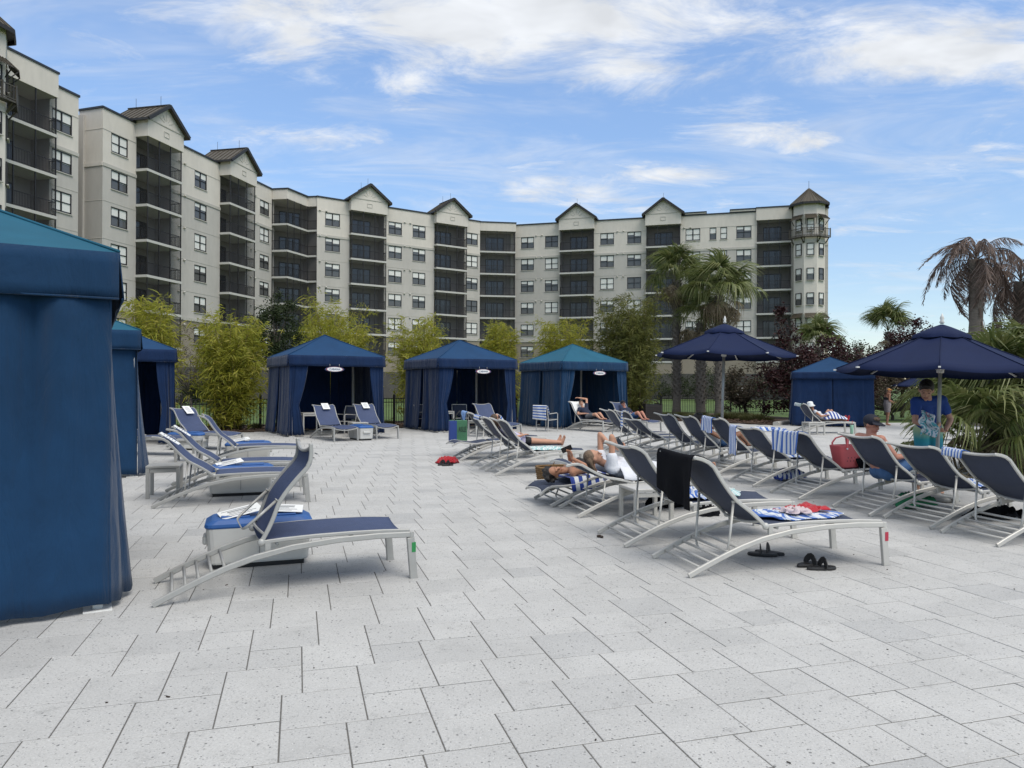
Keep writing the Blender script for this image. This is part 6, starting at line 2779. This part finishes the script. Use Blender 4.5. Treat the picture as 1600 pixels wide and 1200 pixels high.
def add_hand(mb, wrist, d, palm_n, k=1.0, curl=.5, thumb=1):
    """palm with four fingers and a thumb; d hand direction, palm_n palm normal"""
    d = Vector(d).normalized()
    n = Vector(palm_n)
    n = (n - d * n.dot(d)).normalized()
    s = d.cross(n)
    p = Vector(wrist)
    for q in (-.024, 0, .024):
        mb.capsule(p + s * q * .6 * k + d * .015, p + d * .085 * k + s * q * k, .017 * k, .014 * k, 8)
    for i, (off, L) in enumerate(((-.032, .058), (-.011, .072), (.011, .068), (.031, .052))):
        a = p + d * .088 * k + s * off * k
        b = a + (d * (1 - curl * .45) + n * curl * .6).normalized() * L * .55 * k
        c = b + (d * (1 - curl * 1.1) + n * curl * 1.2).normalized() * L * .5 * k
        mb.capsule(a, b, .0098 * k, .0092 * k, 7)
        mb.capsule(b, c, .0092 * k, .008 * k, 7)
    t0 = p + d * .03 * k - s * .026 * k * thumb
    t1 = t0 + (d * .6 - s * thumb * .7 + n * .25).normalized() * .045 * k
    t2 = t1 + (d * .85 + n * .4 - s * .1 * thumb).normalized() * .032 * k
    mb.capsule(t0, t1, .0135 * k, .0115 * k, 7)
    mb.capsule(t1, t2, .0115 * k, .009 * k, 7)


def person(label, J, skin='skin', clothes=(), hair=None, hat=None, face=(0, -1, 0), up=(0, 0, 1), k=1.0, voxel=.012, hands=None, shoes=None, fem=False, group=None, hk=None):
    """J: joint positions. pelvis chest neck head, and for s in l,r: sh el wr hip kn an toe"""
    J = {a: Vector(b) for a, b in J.items()}
    base = J['pelvis'].copy()
    T = empty('person', (base.x, base.y, 0))
    tag(T, label, 'person', group)
    off = -Vector((base.x, base.y, 0))
    J = {a: b + off for a, b in J.items()}
    mb = MB()
    ch, pe, nk, hd = J['chest'], J['pelvis'], J['neck'], J['head']
    segs = {}

    def seg(nm, a, b, r1, r2):
        segs.setdefault(nm, []).append((a, b, r1 * k, r2 * k))
    wd = 1.0 if not fem else .92
    latc = (J['shr'] - J['shl'])
    lat = latc.normalized()
    lp = (J['hipr'] - J['hipl']).normalized()
    wa = pe.lerp(ch, .45)
    for q in (-1, 1):
        seg('hips', pe + lp * q * .055 * k, pe + lp * q * .085 * k - (ch - pe) * .05, .098, .095)
        seg('belly', pe + lp * q * .055 * k, wa + lat * q * .05 * k, .098 * wd, .088 * wd)
        seg('chest', wa + lat * q * .05 * k, ch + lat * q * .065 * k, .088 * wd, .098 * wd)
    for s in 'lr':
        sh, el, wr = J['sh' + s], J['el' + s], J['wr' + s]
        seg('shoulder', ch.lerp(nk, .45), sh, .072 * wd, .056 * wd)
        seg('shoulder', ch, sh, .085 * wd, .056 * wd)
        seg('uparm', sh, el, .050 * wd, .039 * wd)
        seg('forearm', el, el.lerp(wr, .3), .038 * wd, .039 * wd)
        seg('forearm', el.lerp(wr, .3), wr, .039 * wd, .026 * wd)
        hp, kn, an, to = J['hip' + s], J['kn' + s], J['an' + s], J['toe' + s]
        seg('thigh', hp, kn, .083, .054)
        seg('thighonly', hp, hp.lerp(kn, .62), .084, .068)
        seg('calf', kn, kn.lerp(an, .32), .053, .053)
        seg('calf', kn.lerp(an, .32), an, .053, .034)
        d = (to - an)
        heel = an - d.normalized() * .035 * k + (an - kn).normalized() * .03 * k
        tb = an + d * .75 + (an - kn).normalized() * .02 * k
        seg('foot', heel, tb, .034, .030)
        seg('foot', an, tb, .034, .026)
        tl = d.normalized().cross((an - kn).normalized()).normalized()
        for t in range(5):
            o = tl * (t - 2) * .016 * k
            seg('foot', tb + o * .8, to + o - d.normalized() * abs(t - 1.2) * .008 * k, .0135, .0105)
    seg('neck', ch.lerp(nk, .6), nk.lerp(hd, .45), .056 * wd, .050 * wd)
    if fem:
        fr = lat.cross(ch - pe).normalized()
        if fr.dot(Vector(face)) < 0 and fr.z < 0:
            fr = -fr
        for q in (-1, 1):
            c = ch + lat * q * .075 * k - (ch - pe).normalized() * .05 * k
            segs.setdefault('bust', []).append((c + fr * .055 * k, c + fr * .062 * k, .062 * k, .058 * k))
    for nm, L in segs.items():
        if nm == 'thighonly':
            continue
        for a, b, r1, r2 in L:
            mb.capsule(a, b, r1, r2, 12)
    B = basis(face, up)
    hk = hk or k
    mb.ball(hd + B @ Vector((0, -.012, .018)) * hk, (.074 * hk, .092 * hk, .098 * hk), rot=B, n=16, m=12)
    mb.ball(hd + B @ Vector((0, .030, -.045)) * hk, (.056 * hk, .056 * hk, .066 * hk), rot=B, n=12, m=10)
    mb.capsule(hd + B @ Vector((0, .085, .012)) * hk, hd + B @ Vector((0, .103, -.022)) * hk, .010 * hk, .015 * hk, 8)
    mb.capsule(hd + B @ Vector((-.028, .082, .030)) * hk, hd + B @ Vector((.028, .082, .030)) * hk, .014 * hk, .014 * hk, 8)
    mb.ball(hd + B @ Vector((0, .076, -.092)) * hk, (.020 * hk, .016 * hk, .016 * hk), rot=B, n=8, m=6)
    mb.capsule(hd + B @ Vector((-.016, .084, -.056)) * hk, hd + B @ Vector((.016, .084, -.056)) * hk, .009 * hk, .009 * hk, 8)
    for q in (-1, 1):
        mb.ball(hd + B @ Vector((q * .074, -.008, -.005)) * hk, (.011 * hk, .022 * hk, .032 * hk), rot=B, n=8, m=6)
    for s in 'lr':
        el, wr = J['el' + s], J['wr' + s]
        hs = (hands or {}).get(s, {})
        add_hand(mb, wr, hs.get('d', wr - el), hs.get('n', (0, 0, -1)), k, hs.get('curl', .5), hs.get('thumb', 1 if s == 'l' else -1))
    body = fuse('body', mb, M[skin], T, voxel)
    ey = MB()
    for q in (-1, 1):
        ey.ball(hd + B @ Vector((q * .030, .083, .008)) * hk, (.0095 * hk, .006 * hk, .0045 * hk), rot=B, n=8, m=6)
        ey.capsule(hd + B @ Vector((q * .016, .091, .030)) * hk, hd + B @ Vector((q * .046, .080, .032)) * hk, .0032 * hk, .0026 * hk, 6)
    ey.build('eyes', M['eye'], T)
    MB().capsule(hd + B @ Vector((-.02, .0895, -.056)) * hk, hd + B @ Vector((.02, .0895, -.056)) * hk, .006 * hk, .006 * hk, 8).build('lips', M['lip'], T)
    for nm, zones, m, grow in clothes:
        c = MB()
        for z in zones:
            if isinstance(z, tuple):
                z, t = z
            else:
                t = 1.0
            for a, b, r1, r2 in segs.get(z, []):
                c.capsule(a, a.lerp(b, t), r1 + grow, r1 + (r2 - r1) * t + grow, 12)
        fuse(nm, c, M[m], T, max(voxel, .011), 2)
    if hair:
        kind, hm = hair
        h = MB()
        if kind == 'short':
            h.ball(hd + B @ Vector((0, -.022, .036)) * hk, (.083 * hk, .095 * hk, .096 * hk), rot=B, n=16, m=12)
            h.ball(hd + B @ Vector((0, .045, .088)) * hk, (.060 * hk, .045 * hk, .030 * hk), rot=B, n=12, m=8)
            for q in (-1, 1):
                h.ball(hd + B @ Vector((q * .070, -.02, .0)) * hk, (.014 * hk, .030 * hk, .04 * hk), rot=B, n=8, m=6)
        else:
            h.ball(hd + B @ Vector((0, -.036, .036)) * hk, (.083 * hk, .090 * hk, .096 * hk), rot=B, n=16, m=12)
            rs = random.Random(len(label))
            n = 150 if kind == 'curly' else 30
            for i in range(n):
                if kind == 'curly':
                    d = Vector((rs.gauss(0, .9), -abs(rs.gauss(.5, .7)), rs.gauss(.45, .8))).normalized()
                    p = Vector((0, -.03, .03)) + d * rs.uniform(.07, .125)
                    h.ball(hd + B @ p * hk, rs.uniform(.012, .026) * hk, n=7, m=5)
                else:
                    x = rs.uniform(-.075, .075)
                    p = Vector((x, -.05 - rs.uniform(0, .05), .02))
                    q = p + Vector((rs.gauss(0, .02), -.03, -rs.uniform(.08, .20)))
                    h.capsule(hd + B @ p * hk, hd + B @ q * hk, .026 * hk, .010 * hk, 6)
        hb = fuse('hair', h, M[hm], T, .011 if kind != 'curly' else .010, 1)
    if hat:
        kind, hm = hat
        h = MB()
        if kind in ('cap', 'visor'):
            h.ball(hd + B @ Vector((0, -.018, .050)) * hk, (.090 * hk, .102 * hk, .086 * hk if kind == 'cap' else .05 * hk), rot=B, n=18, m=10)
            V = []
            for i in range(9):
                a = R(-62 + 15.5 * i)
                for rr, zz in ((.085, .046), (.165, .030)):
                    V.append(hd + B @ Vector((rr * math.sin(a) * (.98 if rr < .1 else .62), .005 + rr * math.cos(a), zz)) * hk)
            top = [v + B @ Vector((0, 0, .008)) for v in V]
            F = []
            for i in range(8):
                F.append((2 * i, 2 * i + 1, 2 * i + 3, 2 * i + 2))
                F.append((18 + 2 * i, 18 + 2 * i + 2, 18 + 2 * i + 3, 18 + 2 * i + 1))
                F.append((2 * i + 1, 18 + 2 * i + 1, 18 + 2 * i + 3, 2 * i + 3))
            h.add(V + top, F)
        else:
            prof = [(.150, -.035), (.155, -.028), (.100, .018), (.096, .075), (.080, .115), (.04, .130), (.002, .132)]
            n = 22
            vs, fs = [], []
            for r, z in prof:
                for i in range(n):
                    a = 2 * PI * i / n
                    vs.append(hd + B @ Vector((r * math.cos(a), -.012 + r * 1.05 * math.sin(a), z + .02)) * hk)
            for j in range(len(prof) - 1):
                fs += [(j * n + i, j * n + (i + 1) % n, (j + 1) * n + (i + 1) % n, (j + 1) * n + i) for i in range(n)]
            h.add(vs, fs, 0, True)
        h.build({'cap': 'cap', 'visor': 'cap'}.get(kind, 'bucket_hat'), M[hm], T)
    if shoes:
        c = MB()
        for a, b, r1, r2 in segs['foot'][:]:
            c.capsule(a, b, r1 + .008, r2 + .008, 10)
        fuse('shoes', c, M[shoes], T, .012, 1)
    return T


def recline(key, hx=.90, y=0.0, torso=1.0, knee=(0, 0), spread=.09, k=1.0, arms=None, hb=None, s0=0.0, legx=None, headup=.03):
    """joints for someone lying on a lounger; hx hip position along the seat"""
    Mx, Mb, T, beta = LOUNGERS[key]
    b = R(hb if hb is not None else beta)
    P = Vector((.74 - s0 * math.cos(b) if s0 else .74, y, .40 + s0 * math.sin(b)))
    d = Vector((-math.cos(b), 0, math.sin(b)))
    n = Vector((math.sin(b), 0, math.cos(b)))
    J = {}
    J['pelvis'] = Vector((hx, y, .525))
    back0 = Vector((.74, y, .40))
    ofs = (.74 - hx)
    J['chest'] = back0 + d * (.40 * torso + ofs * .8) + n * .115
    J['neck'] = back0 + d * (.60 * torso + ofs * .8) + n * .105
    J['head'] = back0 + d * (.745 * torso + ofs * .8) + n * (.12 + headup)
    for s, q in (('l', 1), ('r', -1)):
        J['sh' + s] = J['neck'] - d * .06 + Vector((0, q * .185 * k, 0)) - n * .02
        J['hip' + s] = Vector((hx + .03, y + q * spread, .515))
        kz = knee[0 if s == 'l' else 1]
        kx = hx + .42 * k * math.cos(kz) if kz else hx + .43 * k
        J['kn' + s] = Vector((kx, y + q * (spread + .02), .485 + .42 * math.sin(kz)))
        ax = kx + (.41 * k if not kz else .36 * math.cos(kz * .9) * .55 + .02)
        J['an' + s] = Vector((ax, y + q * (spread + .005), .462))
        J['toe' + s] = J['an' + s] + (Vector((.06, q * .02, .15)) if not kz else Vector((.15, 0, -.01)))
        J['el' + s] = J['sh' + s] - d * .23 + Vector((0, q * .10, 0)) + n * .02
        J['wr' + s] = J['el' + s] + Vector((.20, -q * .06, .04))
    if arms:
        for kk, v in arms.items():
            J[kk] = Vector(v)
    return {a: Mx @ p for a, p in J.items()}, (lambda v: Mx @ Vector(v)), (lambda v: Mx.to_3x3() @ Vector(v))


def phone(p, rot, label):
    o = MB().box((0, 0, 0), (.075, .009, .150), bev=.006).build('phone', M['phone'], None, p, rot)
    tag(o, label, 'phone', 'dark phones in hands')


# curly haired woman on the flat lounger
arms = {'ell': (.52, .27, .53), 'wrl': (.40, .05, .64), 'elr': (.56, -.29, .50), 'wrr': (.40, -.09, .61)}
J, W, D = recline('L4', .98, 0, arms=arms, headup=.0)
person('curly dark haired woman in black swimwear lying flat and holding a phone above her chest', J, 'skin_tan',
       [('bikini_top', ['bust'], 'c_black', .008), ('bikini_bottom', ['hips'], 'c_black', .007)], ('curly', 'hair_dark'),
       face=D((.25, -.75, .55)), up=D((-.95, -.1, -.15)), fem=True, voxel=.009,
       hands={'l': dict(d=D((-.15, -.35, .9)), n=D((-.9, 0, 0)), curl=.8), 'r': dict(d=D((-.15, .3, .9)), n=D((-.9, 0, 0)), curl=.8)})
phone(W((.345, -.02, .735)), (R(20), R(65), R(16)), 'dark phone held by the curly haired woman')
# towel under her
P = np.array([[W((x, y, .432 - .17 * max(0, (.74 - x)) * 1.0 + .010 * math.sin(9 * x + 3 * y) - (.13 * max(0, abs(y) - .29) / .06 if y < 0 else .02))) for y in np.linspace(-.37, .33, 16)] for x in np.linspace(.30, 1.1, 24)])
o = sheet('beach_towel', P, M['t_wide'], thick=.008)
tag(o, 'white and blue towel spread under the curly haired woman', 'towel', 'towels on the loungers')

# woman in the white shirt on the low reclined lounger
arms = {'ell': (.52, .24, .97), 'wrl': (.64, .09, .80), 'elr': (.50, -.20, .97), 'wrr': (.65, -.05, .80)}
J, W, D = recline('L5', 1.08, 0, arms=arms, headup=.02)
person('woman in a loose white shirt lying back with one arm raised to hold a phone', J, 'skin',
       [('shirt', ['hips', 'belly', 'chest', 'shoulder', ('uparm', .35), 'bust', ('thighonly', .6)], 'c_white', .030)], ('long', 'hair_light'),
       face=D((.75, -.2, .6)), up=D((-.6, 0, .75)), fem=True, voxel=.010,
       hands={'l': dict(d=D((.6, -.4, .1)), n=D((-.6, 0, .6)), curl=.8), 'r': dict(d=D((.75, .3, .15)), n=D((-.6, 0, .6)), curl=.8)})
phone(W((.70, .0, .86)), (R(-10), R(-35), R(15)), 'black phone held up by the woman in the white shirt')
P = np.array([[W((x, y, .47 + .20 * math.sqrt(max(0, 1 - (y / .34) ** 2)) * (1 - .35 * abs(x - 1.0)) + .012 * math.sin(17 * y + 6 * x) + .010 * math.sin(23 * x) - .05)) for y in np.linspace(-.335, .335, 26)] for x in np.linspace(.62, 1.42, 28)])
o = sheet('loose_cover', P, M['c_white'], thick=.005)
tag(o, 'white cotton cover spread over the woman on the low reclined lounger', 'clothing')

# sunbather with bare legs
J, W, D = recline('L7', .92, 0)
person('sunbather in a lilac top with bare legs stretched out on a middle lounger', J, 'skin',
       [('top', ['hips', 'belly', 'chest', 'shoulder'], 'c_lilac', .016), ('shorts', ['hips', ('thighonly', .45)], 'c_black', .012)], ('long', 'hair_brown'),
       face=D((.85, 0, .5)), up=D((-.5, 0, .85)), fem=True)
Mb = LOUNGERS['L7'][1]
P = np.array([[Mb @ Vector((-s, y, .10 + .13 * math.sqrt(max(0, 1 - (y / .36) ** 2)) + .012 * math.sin(14 * y + 9 * s) + .01 * math.sin(21 * s))) for y in np.linspace(-.34, .34, 24)] for s in np.linspace(.02, .66, 24)])
o = sheet('beach_towel', P, M['t_stripe'], thick=.008)
tag(o, 'striped towel laid over the body of the bare legged sunbather', 'towel', 'towels on the loungers')

# man with his arm behind his head
J0, W, D = recline('E3', .90, 0)
loc = {'ell': (.30, .42, 1.12), 'wrl': (.22, .10, 1.17), 'elr': (.60, -.30, .60), 'wrr': (.84, -.14, .62)}
J, W, D = recline('E3', .90, 0, arms=loc, knee=(.35, .3))
person('reclining man in a navy shirt and grey shorts with one arm behind his head', J, 'skin',
       [('shirt', ['belly', 'chest', 'shoulder', ('uparm', .45)], 'c_navy', .016), ('shorts', ['hips', ('thighonly', .95)], 'c_grey', .016)], ('short', 'hair_brown'),
       face=D((.75, -.62, .2)), up=D((-.35, 0, .93)), k=1.04)
J, W, D = recline('E4', .90, 0, knee=(.5, .5))
person('man in a dark cap resting on the lounger right of the reclining man', J, 'skin_red',
       [('shirt', ['belly', 'chest', 'shoulder', ('uparm', .5)], 'c_navy', .016), ('shorts', ['hips', ('thighonly', .9)], 'c_blueshort', .016)], ('short', 'hair_dark'), ('cap', 'cap_navy'),
       face=D((.85, -.35, .25)), up=D((-.3, 0, .95)))
# right row reader
arms = {'elr': (.80, -.26, .60), 'wrr': (.84, -.06, .84), 'ell': (.80, .27, .62), 'wrl': (.88, .08, .84)}
J, W, D = recline('R7', .92, 0, arms=arms, knee=(.5, .45))
person('person with dark hair and blue shorts reading a phone on a right row lounger', J, 'skin_tan',
       [('shirt', ['belly', 'chest', 'shoulder'], 'c_white', .014), ('shorts', ['hips', ('thighonly', .9)], 'c_blueshort', .016)], ('short', 'hair_dark'), face=D((.9, 0, .1)), up=D((-.2, 0, .95)))
phone(W((.90, .0, .95)), (0, R(-25), R(13)), 'dark phone held by the reader on the right row')

# man in the cap sitting up
Mx = LOUNGERS['R3'][0]
W = lambda v: Mx @ (Vector(v) + Vector((-.14, .16, -.03)))
D = lambda v: Mx.to_3x3() @ Vector(v)
J = dict(pelvis=(.80, .06, .53), chest=(.67, .10, .86), neck=(.64, .12, 1.01), head=(.67, .11, 1.13), shl=(.62, .30, .96), shr=(.66, -.08, .95), ell=(.72, .36, .72), elr=(.82, -.16, .72),
         wrl=(.95, .26, .68), wrr=(1.04, -.12, .74), hipl=(.86, .15, .52), hipr=(.86, -.04, .52), knl=(1.24, .20, .68), knr=(1.22, -.13, .70), anl=(1.52, .18, .47), anr=(1.48, -.12, .47),
         toel=(1.68, .19, .46), toer=(1.63, -.12, .46))
person('bare chested man in a dark cap sitting up on a right row lounger', {a: W(b) for a, b in J.items()}, 'skin_red',
       [('swim_shorts', ['hips', ('thighonly', .95)], 'c_blueshort', .018)], ('short', 'hair_brown'), ('cap', 'cap_navy'), face=D((.25, -.93, -.24)), up=(0, 0, 1), k=1.06, voxel=.011,
       hands={'r': dict(d=D((.9, 0, -.1)), n=(0, 0, -1)), 'l': dict(d=D((.9, 0, -.1)), n=(0, 0, -1))})

# boy standing by the umbrella
bx, by = 6.16, 10.98


KB = 1.04


def S_(x, y, z):
    return (bx + x * KB, by + y * KB, z)


J = dict(pelvis=S_(.10, .02, .99), chest=S_(.02, -.12, 1.30), neck=S_(-.05, -.22, 1.46), head=S_(-.12, -.31, 1.565), shl=S_(.18, -.16, 1.415), shr=S_(-.20, -.20, 1.39),
         ell=S_(.30, -.18, 1.13), elr=S_(-.26, -.28, 1.11), wrl=S_(.12, -.36, .98), wrr=S_(-.14, -.46, 1.03), hipl=S_(.19, .03, .96), hipr=S_(0, .03, .96), knl=S_(.20, -.02, .52), knr=S_(-.02, -.03, .52),
         anl=S_(.22, .06, .09), anr=S_(-.04, .05, .09), toel=S_(.25, -.09, .035), toer=S_(-.08, -.10, .035))
person('dark haired boy in a royal blue shirt and surf shorts standing and looking down', J, 'skin',
       [('tshirt', ['belly', 'chest', 'shoulder', ('uparm', .55)], 'c_blue', .022), ('surf_shorts', ['hips', ('thighonly', 1.0)], 'c_surf', .024)], ('short', 'hair_dark'),
       face=(-.42, -.72, -.50), up=(-.2, -.45, .85), k=1.08, hk=1.22, voxel=.011, hands={'l': dict(d=(-.8, -.5, -.1), n=(0, 0, 1), curl=.8), 'r': dict(d=(.4, -.6, .1), n=(0, 0, 1), curl=.8)})
def blotch_mat(name, stops, scale):
    m = mat(name, (1, 1, 1), .9)
    nt = m.node_tree
    n = nt.nodes.new('ShaderNodeTexNoise')
    n.inputs['Scale'].default_value = scale
    n.inputs['Detail'].default_value = 1
    uv = nt.nodes.new('ShaderNodeUVMap')
    nt.links.new(uv.outputs[0], n.inputs['Vector'])
    cr = nt.nodes.new('ShaderNodeValToRGB')
    cr.color_ramp.interpolation = 'CONSTANT'
    el = cr.color_ramp.elements
    while len(el) < len(stops):
        el.new(.5)
    for i, (p, c) in enumerate(stops):
        el[i].position = p
        el[i].color = (*c, 1)
    nt.links.new(n.outputs[0], cr.inputs[0])
    nt.links.new(cr.outputs[0], nt.nodes['Principled BSDF'].inputs['Base Color'])
    return m


M['t_teal'] = blotch_mat('teal_white_print', [(0, (.10, .36, .40)), (.44, (.64, .67, .70)), (.56, (.09, .30, .36)), (.62, (.55, .24, .30)), (.68, (.62, .64, .68))], 4.5)
P = np.array([[(bx - .37 + .25 * u * (.7 + .3 * math.sin(3 * v + .4)) + .02 * math.sin(8 * v), by - .58 - .05 * math.sin(5 * u + 2) + .025 * math.sin(13 * v + 5 * u), .93 + .32 * v + .03 * math.sin(5 * u)) for v in np.linspace(0, 1, 22)] for u in np.linspace(0, 1, 20)])
o = sheet('printed_towel', P, M['t_teal'], thick=.02)
tag(o, 'white and teal printed towel held up by the boy in the blue shirt', 'towel')

# woman with the orange visor
KB = 1.0
bx, by = 15.9, 31.0
J = dict(pelvis=S_(0, 0, .90), chest=S_(0, .02, 1.20), neck=S_(.01, 0, 1.36), head=S_(.05, -.01, 1.47), shl=S_(.02, .16, 1.31), shr=S_(.02, -.16, 1.31), ell=S_(.06, .22, 1.05), elr=S_(-.02, -.21, 1.05),
         wrl=S_(.24, .14, .98), wrr=S_(.20, -.14, 1.0), hipl=S_(0, .09, .86), hipr=S_(0, -.09, .86), knl=S_(.05, .09, .48), knr=S_(.0, -.09, .48), anl=S_(.04, .09, .08), anr=S_(-.05, -.09, .08),
         toel=S_(.19, .09, .03), toer=S_(.10, -.09, .03))
T = person('standing woman in an orange visor, dark top and patterned wrap beside the closed cabana', J, 'skin_tan',
           [('swim_top', ['bust', ('chest', .5)], 'c_black', .010), ('wrap', ['hips', 'belly', 'thighonly'], 'c_wrap', .026)], ('long', 'hair_brown'), ('visor', 'visor'), face=(.95, -.3, -.1), fem=True, voxel=.014)

# family on the far lounger
J, W, D = recline('F1', .92, -.10, knee=(0, 0), k=.95)
person('woman in a white bucket hat and white top lying on the family lounger', J, 'skin_tan', [('top', ['belly', 'chest', 'shoulder', 'bust'], 'c_white', .014), ('shorts', ['hips', ('thighonly', .5)], 'c_wrap', .014)],
       ('long', 'hair_dark'), ('bucket', 'paper'), face=D((.8, -.45, .1)), up=D((-.25, 0, .95)), fem=True, voxel=.014, shoes='t_red')
J, W, D = recline('F1', 1.05, .16, torso=.78, k=.8, knee=(.8, .8))
person('small child with brown hair lying against the woman in the bucket hat', J, 'skin', [('shirt', ['belly', 'chest', 'shoulder', ('uparm', .5)], 'c_white', .012), ('shorts', ['hips', ('thighonly', .9)], 'c_black', .012)],
       ('short', 'hair_brown'), face=D((.8, -.5, 0)), up=D((-.2, 0, .95)), k=.82, voxel=.013)
W = lambda v: LOUNGERS['F1'][0] @ Vector(v)
P = np.array([[W((x, -.38 + .62 * v, .50 + .20 * math.sin(PI * min(1, v * 1.05 + .02)) * math.exp(-((x - 1.22) / .28) ** 2) + .07 * math.sin(PI * v) + .01 * math.sin(19 * x))) for v in np.linspace(0, 1, 20)] for x in np.linspace(.85, 1.65, 26)])
o = sheet('beach_towel', P, M['t_wide'], thick=.01)
tag(o, 'navy and white striped towel over the legs of the family', 'towel', 'towels on the loungers')
